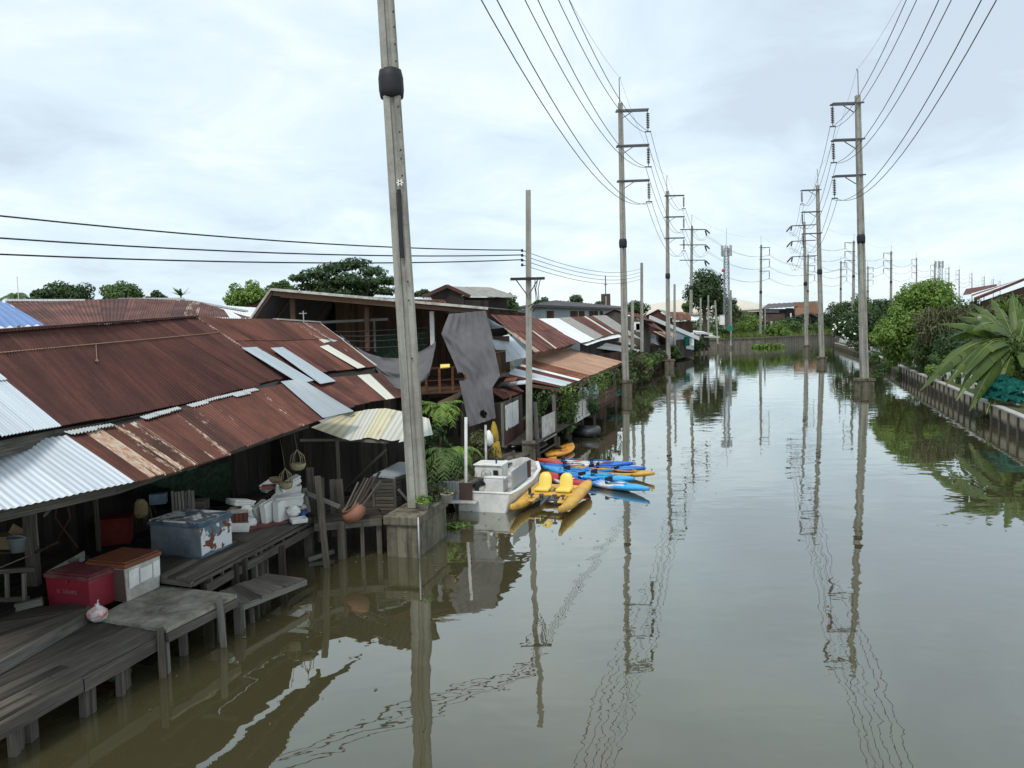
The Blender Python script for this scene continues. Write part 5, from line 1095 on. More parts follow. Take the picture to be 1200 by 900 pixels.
# ------------------------------------------------------------------ pedal boat
pb=thing('pedal_boat','yellow twin hulled pedal boat with two seats','pedal boat',Q(645,590,0))
def ponton(p,q,w,h):
    mb=MB(); p=V(p);q=V(q); ax=q-p; s=ax.cross(V((0,0,1))).normalized(); vs=[];N=14;n=10
    for i in range(N+1):
        k=i/N; c=p+ax*k; ww=w*min(1,math.sin(math.pi*min(.5,(.03+k*1.05)))**.9 if k<.45 else (1 if k<.8 else math.cos((k-.8)/.2*1.25)**.5+.0)); ww=max(ww,.05); rise=.16*max(0,(.35-k)/.35)**2
        for j in range(n):
            a=2*math.pi*j/n; cx_,cz=math.cos(a),math.sin(a); cx_=math.copysign(abs(cx_)**.7,cx_); cz=math.copysign(abs(cz)**.7,cz); vs.append(c+s*(ww*cx_)+V((0,0,.12+rise+h/2*cz*(.6+.4*ww/w))))
    fs=[(i*n+j,i*n+(j+1)%n,(i+1)*n+(j+1)%n,(i+1)*n+j) for i in range(N) for j in range(n)]+[tuple(range(n))[::-1],tuple(N*n+k for k in range(n))]
    mb.add(vs,fs,0,None,True); return mb
rn,rt=Q(656,609,.05),Q(690,570,.2); ln=rn+V((-1.32,.40,0)); lt=rt+V((-1.32,.40,0))
ponton(rn,rt,.195,.25).build('float',MAT['yellow_plastic'],pb); ponton(ln,lt,.195,.25).build('float',MAT['yellow_plastic'],pb)
ax=(rt-rn); axn=V((ax.x,ax.y,0)).normalized(); sd2=V((axn.y,-axn.x,0)); mid=(rn+ln)/2
def PB(l,s,z): return mid+axn*l+sd2*s+V((0,0,z))
mb=MB(); Lp=ax.length
beam(mb,PB(Lp*.50,-.8,.27),PB(Lp*.50,.8,.27),.34,.08); beam(mb,PB(Lp*.80,-.75,.25),PB(Lp*.80,.75,.25),.5,.08); beam(mb,PB(Lp*.58,-.36,.29),PB(Lp*.58,-.36,.31)+axn*.3,.5,.06); beam(mb,PB(Lp*.58,.30,.29),PB(Lp*.58,.30,.31)+axn*.3,.5,.06); beam(mb,PB(Lp*.30,.42,.2),PB(Lp*.55,.36,.27),.2,.06); beam(mb,PB(Lp*.30,-.48,.2),PB(Lp*.55,-.42,.27),.2,.06); mb.build('deck',MAT['yellow_plastic'],pb)
mb=MB(); beam(mb,PB(Lp*.2,-.05,.2),PB(Lp*.5,-.05,.26),.06,.06); beam(mb,PB(Lp*.36,-.45,.22),PB(Lp*.36,.45,.22),.04,.04)
for s in (-.5,-.2,.2,.45): beam(mb,PB(Lp*.36,s,.12),PB(Lp*.36,s,.36),.05,.05,up=(0,1,0)); beam(mb,PB(Lp*.36,s-.06,.36),PB(Lp*.36,s+.06,.36),.1,.05)
mb.build('pedal_shaft',MAT['steel_dark'],pb)
mb=MB(); beam(mb,PB(Lp*.42,-.62,.1),PB(Lp*.42,-.62,.5),.09,.12,up=(0,1,0)); mb.build('rudder_lever',MAT['black_rubber'],pb)
for s in (-.36,.30):
    mb=MB(); prof=[]
    box(mb,PB(Lp*.56,s,.33),sd2*.44,axn*.42,.09); mb.build('seat',MAT['yellow_seat'],pb)
    mb=MB(); vs=[]
    for j,(z,wd) in enumerate(((.36,.40),(.46,.42),(.60,.41),(.72,.36),(.79,.25),(.82,.10))):
        for q in (0,.07): vs+=[PB(Lp*.56+.18+j*.035+q,s-wd/2,z),PB(Lp*.56+.18+j*.035+q-.04*(1 if q==0 else 1),s,z),PB(Lp*.56+.18+j*.035+q,s+wd/2,z)]
    f=[]
    for j in range(5):
        o=j*6
        for b0,fl in ((0,0),(3,1)):
            for k in range(2):
                q=(o+b0+k,o+b0+k+1,o+6+b0+k+1,o+6+b0+k); f.append(q[::-1] if fl else q)
        f+=[(o,o+6,o+9,o+3),(o+2,o+5,o+11,o+8)]
    f+=[(30,31,34,33),(31,32,35,34)]
    mb.add(vs,f,0,None,True); mb.build('seat_back',MAT['yellow_seat'],pb)
# ------------------------------------------------------------------ kayaks
def kayak(label,p,q,W_,mat,z=.06,h=.27,group='kayaks moored beside the white boat',seats=2,tilt=0,upside=False):
    p=V((p.x,p.y,z)); q=V((q.x,q.y,z)); ax=q-p; L=ax.length; s=ax.cross(V((0,0,1))).normalized(); t=thing('kayak',label,'kayak',p.lerp(q,.5),group)
    N=28;n=14; vs=[];uv=[]
    cps=[.36,.66] if seats==2 else [.5]
    for i in range(N+1):
        k=i/N; x=abs(2*k-1); w=max(.02,W_/2*(1-x**2.6)**.9); sh=.17*x**2.2; hh=h*(1-.55*x**3)
        for j in range(n):
            a=2*math.pi*j/n; cx_,cz=math.cos(a),math.sin(a); u=s*(w*math.copysign(abs(cx_)**.75,cx_))
            zz=sh+hh*(.5+.5*cz) if cz<0 else sh+hh*(.5+.42*cz**.8)
            if cz>.5:
                for c_ in cps:
                    dd=abs(k-c_)*L
                    if dd<.55: zz-= .15*(1-(dd/.55)**4)
            vs.append(p+ax*k+u+V((0,0,zz-.06))); uv.append((k,a))
    fs=[(i*n+j,i*n+(j+1)%n,(i+1)*n+(j+1)%n,(i+1)*n+j) for i in range(N) for j in range(n)]+[tuple(range(n))[::-1],tuple(N*n+k for k in range(n))]
    mb=MB(); mb.add(vs,fs,0,uv,True); mb.build('hull',MAT[mat],t)
    for c_ in cps:
        mb=MB(); c=p+ax*c_+V((0,0,h*.62)); e=ax.normalized(); pts=[c+e*(.42*math.cos(a))+s*(W_*.30*math.sin(a))+V((0,0,.03)) for a in [2*math.pi*i/20 for i in range(21)]]; tube(mb,pts,.018,5,cap=False); mb.build('cockpit_rim',MAT[mat],t)
        mb=MB(); box(mb,c-e*.30+V((0,0,-.06)),s*W_*.42,e*.06,.2); mb.build('backrest',MAT['black_rubber'],t)
    for k in (.03,.97):
        mb=MB(); c=p+ax*k+V((0,0,h*.5+.13)); tube(mb,[c-s*.05,c+V((0,0,.04)),c+s*.05],.012,5); mb.build('carry_handle',MAT['black_rubber'],t)
    return t
kayak('small red and white kayak tucked behind the pedal boat seats',Q(640,556,.15),Q(692,571,.15),.66,'kayak_red',seats=1)
kayak('camouflage blue and white kayak, nearest of the fan of kayaks',Q(654,553,.2),Q(761,573.5,.2),.74,'kayak_camo',.05)
kayak('light and mid blue kayak lying second in the fan',Q(636,548,.25),Q(744,562.5,.25),.74,'kayak_blue',.12)
kayak('long yellow kayak reaching farthest out into the canal',Q(668,546,.25),Q(767,554.5,.25),.74,'orange_plastic' if False else 'yellow_plastic',.08)
kayak('dark blue kayak between the yellow one and the tricolour one',Q(626,544.5,.28),Q(756,549.5,.28),.7,'kayak_royal',.14)
kayak('kayak fading from red through white to blue at the back of the fan',Q(630,540,.3),Q(742,544.5,.3),.7,'kayak_tricolour',.18)
kayak('orange kayak moored along the bank behind the white boat',Q(596,549,.2),Q(652,537,.2),.74,'orange_plastic',.05)
kayak('short yellow kayak floating alone below the slatted balustrade',Q(640,535.5,.15),Q(671,521.5,.15),.86,'orange_plastic',.04,seats=1,group='kayaks moored beside the white boat')
# dark inflatable dinghy
p=Q(686,509,.1); t=thing('dinghy','dark grey dinghy moored under the plant hung balcony','boat',p); mb=MB(); q0=Q(676,506,.15); q1=Q(700,507.5,.15); s=V((.2,1,0)).normalized()
tube(mb,[q0+V((0,.9,.1)),q0+V((0,.5,.1)),q1+V((-.3,.45,.1)),q1+V((0,.1,.16)),q1+V((-.05,-.3,.14)),q1+V((-.5,-.45,.08)),q0+V((0,-.4,.06))],.2,9); mb.build('tube',MAT['dark_boat'],t)
mb=MB(); quadpatch(mb,q0+V((0,-.3,.05)),q1+V((-.2,-.2,.05)),q1+V((-.2,.3,.05)),q0+V((0,.7,.05)),.05); mb.build('floor',MAT['dark_boat'],t); mb=MB(); lathe(mb,q0+V((-.2,.1,.1)),[(.2,0),(.25,.2),(.24,.42),(.1,.52),(.02,.54)],10); mb.build('engine_cover',MAT['black_rubber'],t)
# mooring bits
mb=MB(); tube(mb,[W(609,536,28),W(625,526,29),W(637,513,30)],.035,6); tag(mb.build('mooring_pole',MAT['wood_pale']),'pale bamboo pole slanting behind the orange kayak','pole')
mb=MB(); tube(mb,[W(602,548,27),W(618,540,28),W(651,520,30.5)],.045,6); tag(mb.build('mooring_pole',MAT['wood_grey']),'grey pole lying from the bank to the balustrade post','pole')
for x,y0,y1,D,lab in ((602,552,528,26.5,'short dark stake left of the orange kayak'),(627,540,487,29.5,'slim dark stake right of the utility pole'),(655,522,512,30.8,'short stake above the small yellow kayak')):
    mb=MB(); a=W(x,y1,D); beam(mb,V((a.x,a.y,-.4)),a,.09,.09,up=(0,1,0)); tag(mb.build('mooring_stake',MAT['wood_grey']),lab,'stake')
# floating plants
p=Q(536,617,0); mb=MB(); leafcloud(mb,[(p+V((R(-.25,.3),R(-.2,.25),.05)),(.14,.14,.07)) for k in range(6)],170,.11,1.2,.7,0,.2); tag(mb.build('water_plant',MAT['leaf_bright']),'small clump of floating water plants below the white boat','water plant')
p=Q(118,800,.1); p=Q(124,802,.12); mb=MB(); leafcloud(mb,[(p+V((0,.3,.12)),(.22,.25,.14))],120,.1,.8,.6,0,.1); tag(mb.build('water_plant',MAT['leaf_mid']),'green weed growing in the dark under the low dock','water plant')
# ------------------------------------------------------------------ red awning hut (C)
HK=thing('timber_hut','small timber hut with red rusty roof and white shutters','hut',W(600,530,29))
r1,r2,r3,r4=W(570,455,30.3),W(597,446,33.5),W(614.5,459,32.0),W(590.5,468.5,28.2)
mb=MB(); corr(mb,[r1,r2],[r4,r3],sw=.7,amp=.01,jag=.03); mb.build('roof',MAT['rust_red'],HK)
a=Q(589.6,524,.85); b=Q(612.5,509,.85); zt=r4.z-.06
mb=MB(); pwall(mb,a,b,.85,zt+.02,w=.17); mb.build('front_wall',MAT['wood_grey'],HK)
mb=MB(); d=(b-a).normalized(); nrm=V((d.y,-d.x,0)); pwall(mb,a+nrm*.03,b+nrm*.03,.85,1.5,w=.2); mb.build('lower_cladding',MAT['wood_red'],HK)
mb=MB(); pwall(mb,a+V((-1.6,.6,0)),a,.85,zt,w=.2); mb.build('side_wall',MAT['wood_dark'],HK)
for k in range(2):
    u0,u1=.10+k*.325,.41+k*.325; L=(b-a); mb=MB(); p=a+L*u0+nrm*.05; q=a+L*u1+nrm*.05
    mb.add([V((p.x,p.y,1.42)),V((q.x,q.y,1.44)),V((q.x,q.y,2.38)),V((p.x,p.y,2.36)),V((p.x,p.y,1.42))-nrm*.03,V((q.x,q.y,1.44))-nrm*.03,V((q.x,q.y,2.38))-nrm*.03,V((p.x,p.y,2.36))-nrm*.03],FB); mb.build('shutter',MAT['white_paint'],HK)
mb=MB(); beam(mb,a+nrm*.06,b+nrm*.06,.06,.08); beam(mb,V((a.x,a.y,.85)),V((a.x,a.y,zt)),.1,.1,up=(0,1,0)); mb.build('frame',MAT['wood_pale'],HK)
for k in range(4): p=a.lerp(b,k/3); mb=MB(); beam(mb,V((p.x,p.y+.1,-.4)),V((p.x,p.y+.1,.85)),.12,.12,up=(0,1,0)); mb.build('stilt',MAT['wood_dark'],HK)
# junk on hut roof
for i,(x,y,w_,mt) in enumerate(((584,452,.5,'wood_pale'),(596,451,.6,'tin_grey'),(605,450,.6,'tin_silver'),(590,447,.5,'rust_orange'))):
    p=W(x,y,31.2-.2*i); mb=MB(); quadpatch(mb,p,p+V((w_,.1,.02)),p+V((w_+.1,.6,.12)),p+V((.1,.5,.1)),.04); tag(mb.build('scrap_sheet',MAT[mt]),['pale board lying on the hut roof','grey tin scrap in the middle of the hut roof','bright tin scrap at the far corner of the hut roof','rusty scrap at the back of the hut roof'][i],'scrap','scrap on the hut roof')
# upper balcony of the neighbouring house with small silver roof
HL=thing('stilt_house','narrow house with silver awning and little balcony behind the big net','house',W(590,430,33))
mb=MB(); corr(mb,[W(570,372,35),W(590,384,37)],[W(570,386,33),W(599,383.5,33.6)],pitch=.12,n=5,amp=.012); mb.build('awning',MAT['tin_teal_grey'],HL)
mb=MB(); corr(mb,[W(574,398,36),W(596,392,38)],[W(590,425,33),W(622,418,34.5)],pitch=.12,n=5,amp=.012); mb.build('lean_to_roof',MAT['tin_silver'],HL)
mb=MB(); pwall(mb,W(560,400,36),W(597,400,36.5),2.0,4.9,w=.2); mb.build('wall',MAT['brown_wall'],HL)
mb=MB(); A1=W(580,441,30.3); B1=W(592,437,31.6); beam(mb,A1,B1,.1,.1); beam(mb,A1+V((0,0,.95)),B1+V((0,0,.95)),.08,.07); beam(mb,B1+V((0,0,.95)),B1+V((-.8,.6,.95)),.08,.07)
for k in range(8): p=A1.lerp(B1,k/7); beam(mb,p,p+V((0,0,.95)),.09,.02,up=(0,1,0))
mb.build('balcony',MAT['wood_brown'],HL)
mb=MB(); quadpatch(mb,A1+V((0,-.05,.0)),B1+V((.2,-.05,0)),B1+V((-1,1.2,0)),A1+V((-1,1.2,0)),.1); mb.build('balcony_floor',MAT['wood_grey'],HL)
# ------------------------------------------------------------------ big brown roof house with the tan canopy (D)
HM=thing('riverside_house','house with wide maroon rust roof and tan canopy reaching the near pole row','house',W(640,400,45))
mb=MB(); corr(mb,[W(572,366.5,40),W(600,369.5,48),W(629,373,60)],[W(627,414.5,38),W(652,408,44),W(679,401.5,55)],rows=(0,.5,1),pitch=.16,amp=.018,n=4,sw=.8,mat=lambda u,r:1 if (r==1 and .45<u<.52) else 0,jag=.08); mb.build('main_roof',[MAT['rust_red'],MAT['tin_cream']],HM)
mb=MB(); corr(mb,[W(590,384,38.5),W(594,384,39)],[W(627,413,37),W(633,412,37.6)],pitch=.16,n=4,sw=.4); mb.build('barge_sheet',MAT['rust_pale'],HM)
cn=[W(590,441,33.2),W(607,430,37),W(630,418,43),W(668,408.5,56)]; ce=[Q(655,454.5,2.5),Q(675,447,2.5),Q(700,437,2.5),Q(730,424,2.5)]
def mcan(u,r):
    return 3 if u<.07 else 1 if u<.27 else 0 if u<.36 else 2 if u<.40 else 4 if u<.56 else 5
mb=MB(); corr(mb,cn,ce,sw=.75,pitch=.13,amp=.014,n=5,mat=mcan,jag=.04,nv=4); mb.build('canopy',[MAT['rust_red'],MAT['tin_silver'],MAT['tin_white'],MAT['rust_streaked'],MAT['rust_orange'],MAT['rust_tan']],HM)
mb=MB(); corr(mb,[W(627,408,42),W(679,400,56)],[W(608,428,37.5),W(668,407,57)],pitch=.2,n=4,sw=1,mat=lambda u,r:0); mb.build('upper_canopy',MAT['rust_tan'],HM)
mb=MB(); 
for a,b in zip(ce[:-1],ce[1:]): beam(mb,a+V((-.08,0,-.12)),b+V((-.08,0,-.12)),.08,.16)
beam(mb,ce[0]+V((0,-.02,-.1)),W(622,449,33.4)+V((0,0,-.1)),.06,.14); mb.build('fascia',MAT['wood_brown'],HM)
mb=MB(); pwall(mb,W(600,470,36),W(640,450,47),.6,3.2,w=.25); pwall(mb,W(640,450,47),W(690,430,60),.6,3.2,w=.25); mb.build('back_wall',MAT['wood_dark'],HM)
mb=MB(); deck(mb,Q(625,520,.95),Q(728,462,.95),Q(690,455,.95)+V((-1,1,0)),Q(600,520,.95),w=.3); mb.build('floor',MAT['wood_dark'],HM)
for x,y in ((631,516),(652,504),(668,494),(683,485),(697,479),(709,472),(722,466)):
    p=Q(x,y,.9); mb=MB(); beam(mb,V((p.x,p.y,-.4)),V((p.x-.1,p.y,2.4)),.15,.15,up=(0,1,0)); mb.build('post',MAT['wood_pale' if x<655 else 'wood_grey'],HM)
def balus(x0,y0,x1,y1,z0,z1,mt,name):
    a=Q(x0,y0,z0); b=Q(x1,y1,z0); mb=MB(); n=9
    for i in range(n): z=z0+(z1-z0)*i/(n-1); beam(mb,(a.x+.08,a.y-.08+(.012 if i%2 else 0),z),(b.x+.08,b.y-.08+(.012 if i%2 else 0),z),.02,(z1-z0)/n*1.12)
    beam(mb,(a.x+.1,a.y-.08,z0-.12),(b.x+.1,b.y-.08,z0-.12),.08,.12); mb.build(name,MAT[mt],HM)
balus(633,512,648,504,1.0,1.75,'dirty_white','slatted_balustrade'); balus(670,491.5,680,486,1.05,1.7,'dirty_white','slatted_balustrade'); balus(681,485,688,482,1.05,1.7,'dirty_white','slatted_balustrade')
balus(695,477,721,464,1.05,1.7,'wood_red','plank_balustrade')
# hanging plants under the canopy
for i,(x,y,L_,m_) in enumerate(((657,467,.8,'leaf_yellow'),(637,470,.7,'leaf_mid'),(665,464,.6,'leaf_bright'),(673,470,.9,'leaf_mid'),(686,457,.8,'leaf_yellow'),(694,454,.7,'leaf_mid'),(703,449,.7,'leaf_bright'),(712,444,.7,'leaf_mid'),(721,441,.8,'leaf_olive'))):
    D=Q(x,y,2.2).y; D=min(max(D,33),60)
    c=W(x,y,D); t=thing('hanging_plant',['long yellow green hanging plant at the near canopy corner','small hanging plant behind the first canopy post','bright hanging fern just past the near canopy corner','deep green hanging plant over the slatted balustrade','pale hanging plant over the striped bundles','hanging plant left of the red plank balustrade','bright hanging plant at the near end of the red balustrade','hanging plant over the middle of the red balustrade','olive hanging plant at the far end of the red balustrade'][i],'plant',c,'plants hung under the tan canopy'); mb=MB()
    for k in range(13):
        q=c+V((R(-.35,.35),R(-.35,.35),R(-.1,.35))); l=L_*R(.5,1.6)
        leafcloud(mb,[(q+V((R(-.06,.06),0,-l*j/5)),(.07,.07,.10)) for j in range(6)],24,.13,.2,.35,0,.1)
    leafcloud(mb,[(c+V((0,0,.3)),(.5,.45,.25))],70,.17,.5,.45,0,.2); mb.build('trailing_leaves',MAT['leaf_olive' if m_=='leaf_yellow' else m_],t)
    mb=MB(); lathe(mb,c+V((0,0,.15)),[(.1,0),(.16,.18),(.17,.2),(.05,.16)],10); mb.build('pot',MAT['wood_dark'],t)
shrub('leafy potted shrub between the two slatted balustrades',W(663,492,33.5),(.7,.6,1.0),900,.16,'leaf_mid')
shrub('dense green plants on the balcony behind the slatted panels',W(676,475,37),(1.0,.9,.8),900,.17,'leaf_dark')
for i,(x,y) in enumerate(((684,472),(696,467))):
    sack('bundle',['nearer','farther'][i]+' of the two pale striped bundles hanging over the balustrade',x,y,1.5,.27,.8,'grey_bucket','bundle',i*5)
mb=MB(); p=Q(718,463,.7); box(mb,p,V((.9,.5,0)),V((-.4,.5,0)),.25); tag(mb.build('tub',MAT['teal_net']),'turquoise tub under the red balustrade','tub')
# ------------------------------------------------------------------ row of roofs beyond (E)
HN=thing('row_house','house with bright white and grey striped roof beyond the maroon roof','house',W(680,390,62))
mb=MB(); corr(mb,[W(627,373.5,60),W(655,373,66)],[W(681,402,54),W(697,398,60)],pitch=.2,n=4,sw=1); mb.build('white_roof',MAT['tin_white'],HN)
mb=MB(); corr(mb,[W(655,372.5,66),W(668,371.5,68)],[W(697,398,60),W(707,394,64)],pitch=.25,n=4,sw=1); mb.build('grey_roof',MAT['asbestos'],HN)
mb=MB(); corr(mb,[W(668,371.2,68),W(694,370.5,74)],[W(707,394.5,64),W(724,389.5,71)],pitch=.2,n=4,sw=.7,mat=lambda u,r:1 if .55<u<.72 else 0); mb.build('brown_roof',[MAT['rust_red'],MAT['tin_cream']],HN)
mb=MB(); corr(mb,[W(694,370,74),W(710,369.5,78)],[W(722,388,71),W(752,398,72)],pitch=.3,n=4,sw=1); mb.build('end_roof',MAT['asbestos'],HN)
mb=MB(); corr(mb,[W(681,403,56),W(704,395.5,64),W(726,391,72)],[W(688,405,54),W(706,399,62),W(728,395,70)],pitch=.2,n=4); mb.build('eave_strip',MAT['tin_white'],HN)
mb=MB(); pwall(mb,W(680,405,57),W(725,395,74),.5,4.2,w=.4); mb.build('wall',MAT['wood_dark'],HN)
HO=thing('lean_to','white tin lean-to roofs over the green bank beside the pole','lean-to',W(720,410,64))
mb=MB(); corr(mb,[W(682,406,60),W(706,398,66),W(722,392,74)],[Q(745,414,2.5),Q(752,409,2.5),Q(764,402,2.5)],pitch=.2,n=4,sw=1.3,mat=lambda u,r:1 if .40<u<.55 else 0); mb.build('roof',[MAT['tin_white'],MAT['rust_red']],HO)
mb=MB(); pwall(mb,W(690,412,62),W(746,412,70),.4,2.9,w=.35); mb.build('wall',MAT['wood_red'],HO)
for x,y in ((722,425),(746,425),(757,420)): p=Q(x,y,1.2); mb=MB(); beam(mb,V((p.x,p.y,-.3)),V((p.x,p.y,2.5)),.18,.18,up=(0,1,0)); mb.build('post',MAT['wood_grey'],HO)
HW=thing('warehouse','long low blue grey tin warehouse behind the roofs','warehouse',W(700,370,100))
mb=MB(); a,b=W(600,375,92),W(722,375,112); pwall(mb,a,b,.5,(7.45,7.85,7.75,7.6),w=1.2,th=.05); mb.build('wall',MAT['tin_teal_grey'],HW)
for x,wd in ((636,1.6),(665,1.8),(676,1.4),(690,1.2),(697,.9),(705,.8)):
    t_=(x-600)/122; p=a.lerp(b,t_*.93+.02); d=(b-a).normalized(); mb=MB(); pwall(mb,V((p.x,p.y-.12,0)),V((p.x,p.y-.12,0))+d*wd,3.5,7.4,w=.5); mb.build('rusty_panel',MAT['wood_brown'],HW)
mb=MB(); e1_=W(575,366.5,90); e2_=W(630,358.5,94); e3_=W(732,362.5,113); corr(mb,[e1_+V((4,10,1)),e2_+V((3,10,1)),e3_+V((2,10,.6))],[e1_,e2_,e3_],pitch=.6,amp=.05,n=4,sw=3); beam(mb,e1_,e2_,.2,.3); beam(mb,e2_,e3_,.2,.3); mb.build('roof',MAT['slate_roof'],HW)
# house with grey tiled roof (upper left of middle)
HT=thing('house','dark timber house with grey tiled gable roof above the white edged roof','house',W(540,345,48))
ap=W(524,335.5,46); le=W(495,348.5,45.6); re=W(551,348,45.4); bk2=V((2.6,4.6,.1))
mb=MB(); corr(mb,[ap,ap+bk2],[le,le+bk2],pitch=.25,n=4,sw=1.2); corr(mb,[ap,ap+bk2],[re,re+bk2+V((.5,0,0))],pitch=.25,n=4,sw=1.2); mb.build('roof',MAT['asbestos'],HT)
mb=MB(); beam(mb,ap+V((0,-.05,.03)),le+V((0,-.05,.03)),.05,.2); beam(mb,ap+V((0,-.05,.03)),re+V((0,-.05,.03)),.05,.2); mb.build('barge_board',MAT['wood_red'],HT)
mb=MB(); dd=V((0,.25,0)); mb.add([le+dd+V((.5,0,0)),ap+dd+V((0,0,-.1)),re+dd+V((-.4,0,0)),V((re.x-.4,re.y+.25,.3)),V((le.x+.5,le.y+.25,.3))],[(0,1,2,3,4)]); q=re+dd+V((-.4,0,0)); mb.add([q,q+bk2,V((q.x+bk2.x,q.y+bk2.y,.3)),V((q.x,q.y,.3))],[(0,1,2,3)]); mb.build('wall',MAT['wood_dark'],HT)
mb=MB(); pwall(mb,W(545,352,44.5),W(572,352,46),3,7.0,w=.3); mb.build('porch',MAT['wood_dark'],HT)
HT2=thing('house','house with pale blue edged red roof half hidden by the near pole','house',W(478,355,42))
mb=MB(); corr(mb,[W(440,346,44),W(520,350.5,48)],[W(428,357,36),W(525,359,38)],pitch=.2,n=4,sw=1,rows=(0,.3,1),mat=lambda u,r:1 if r==0 and u<.8 else 0); mb.build('roof',[MAT['rust_red'],MAT['tin_silver']],HT2)
mb=MB(); pwall(mb,(-8,39),(-3,42),.4,6.0,w=.4); mb.build('wall',MAT['wood_dark'],HT2)
# ------------------------------------------------------------------ far row
def gable(par,ap,le,re,bk,mt,wallm,z0=.6,p=.4,ins=.4):
    ap,le,re,bk=V(ap),V(le),V(re),V(bk); mb=MB(); corr(mb,[ap,ap+bk],[le,le+bk],pitch=p,n=4,sw=1.2,amp=.03); corr(mb,[ap,ap+bk],[re,re+bk],pitch=p,n=4,sw=1.2,amp=.03); mb.build('roof',MAT[mt],par)
    mb=MB(); d=V((0,.3,0)); x=V((ins,0,0)); a,b,c=le+d+x,ap+d-V((0,0,.15)),re+d-x; g=lambda q:V((q.x,q.y,z0)); bb=bk*.92
    mb.add([a,b,c,g(c),g(a),a+bb,b+bb,c+bb,g(c)+bb,g(a)+bb],[(0,1,2,3,4),(2,7,8,3),(0,4,9,5)]); mb.build('wall',MAT[wallm],par)
G1=thing('house','grey plank gabled house with long reddish roof slope','house',W(720,380,88))
gable(G1,W(720,362.5,86),W(702,371.5,86),W(755,375,84),(3.5,12,-.2),'rust_red','wood_grey')
mb=MB(); corr(mb,[W(733,364.5,98),W(752,369,96)],[W(755,378,86),W(785,392,93)],pitch=.4,n=4,sw=1); mb.build('side_roof',MAT['rust_red'],G1)
for x,y,m_ in ((746,382,'white_paint'),(749,384,'steel_light')): p=W(x,y,83); mb=MB(); beam(mb,p-V((.35,0,0)),p+V((.35,0,0)),.03,.9); tag(mb.build('laundry',MAT[m_]),'white shirt drying before the grey gabled house' if x==746 else 'grey shirt drying before the grey gabled house','laundry')
G2=thing('lean_to','white lean-to roof by the pole with the blue bag','lean-to',W(770,400,95)); mb=MB(); corr(mb,[W(752,397,92),W(764,391,98)],[Q(776,406,2.0),Q(784,400.5,2.0)],pitch=.4,n=4,sw=1); mb.build('roof',MAT['tin_silver'],G2); mb=MB(); corr(mb,[W(765,388,98),W(786,389,104)],[W(781,397,92),W(795,394,100)],pitch=.4,n=4,sw=1); mb.build('upper_roof',MAT['rust_pale'],G2)
mb=MB(); pwall(mb,W(752,400,93),W(786,400,99),.5,2.6,w=.5); mb.build('wall',MAT['wood_dark'],G2)
G3=thing('house','gabled house with bright rust roof before the big round tree','house',W(785,372,115))
gable(G3,W(771,362.5,112),W(755,371,112),W(786,372,112),(3,10,0),'asbestos','wood_red')
mb=MB(); corr(mb,[W(784,365.5,118),W(807,366,122)],[W(789,375.5,112),W(810,375,115)],pitch=.4,n=4,sw=1,mat=lambda u,r:1 if .6<u<.75 else 0); mb.build('side_roof',[MAT['rust_orange'],MAT['rust_pale']],G3)
mb=MB(); pwall(mb,W(785,380,113),W(812,380,117),.8,5.6,w=.6); mb.build('side_wall',MAT['wood_brown'],G3)
mb=MB(); quadpatch(mb,W(810,370.5,116),W(819.5,373.2,116),W(817,375,113),W(810,375.5,113),.08); mb.build('white_awning',MAT['tin_white'],G3)
G4=thing('boathouse','long low shed with white roof edge running down to the canal','shed',W(790,388,110))
a,b=W(761,372.5,104),W(819,397.5,112); mb=MB(); corr(mb,[a+V((2.5,9,.4)),b+V((2.5,9,.4))],[a,b],pitch=.4,n=4,sw=1.2); mb.build('roof',MAT['rust_red'],G4)
mb=MB(); beam(mb,a+V((0,-.1,.1)),b+V((0,-.1,.1)),.12,.55); mb.build('fascia',MAT['tin_white'],G4)
mb=MB(); aa,bb_=a.lerp(b,.35),a.lerp(b,.9); mb.add([aa+V((0,.2,0)),bb_+V((0,.2,0)),V((bb_.x,bb_.y+.2,1.3)),V((aa.x,aa.y+.2,2.2))],[(0,1,2,3)]); mb.build('side_wall',MAT['tin_teal_grey'],G4)
mb=MB(); pwall(mb,W(792,400,106),W(812,404,113),.3,3.0,w=.5); mb.build('lower_wall',MAT['wood_dark'],G4)
mb=MB(); p=W(809.5,397,111); beam(mb,p+V((0,0,-1.0)),p+V((0,0,.9)),.9,.1,up=(0,1,0)); tag(mb.build('hung_sheet',MAT['white_paint']),'white sheet hanging at the end of the low canal shed','sheet')
mb=MB(); p=W(805,399,109); box(mb,p-V((0,0,.8)),V((.7,0,0)),V((0,.4,0)),1.4); tag(mb.build('tarpaulin',MAT['teal_net']),'teal tarpaulin beside the hanging white sheet','tarpaulin')
G5=thing('shack','last dark shack with flat white roofs at the row end','shack',W(825,400,130))
for (x0,y0,x1,y1,D0,m_) in ((811,389.5,835,391.5,126,'tin_white'),(822,394.5,843,395,130,'tin_cream')):
    a,b=W(x0,y0,D0),W(x1,y1,D0+4); mb=MB(); corr(mb,[a+V((-.5,5,.5)),b+V((-.6,5,.5))],[a,b],pitch=.5,n=4,sw=1.2); beam(mb,a,b,.1,.3); mb.build('roof',MAT[m_],G5)
mb=MB(); pwall(mb,W(813,400,127),W(830,402,132),.4,3.4,w=.5,skip=.15); pwall(mb,W(830,402,132),W(831,402,138),.4,3.2,w=.5); mb.build('wall',MAT['wood_dark'],G5)
mb=MB(); deck(mb,W(813,406,126),W(831,407,129),W(830,404,138),W(812,404,134),w=.6); mb.build('deck',MAT['wood_dark'],G5)
for x in (814,819,825,830): p=W(x,407,128); mb=MB(); beam(mb,V((p.x,p.y,-.3)),V((p.x,p.y,p.z)),.25,.25,up=(0,1,0)); mb.build('stilt',MAT['wood_grey'],G5)
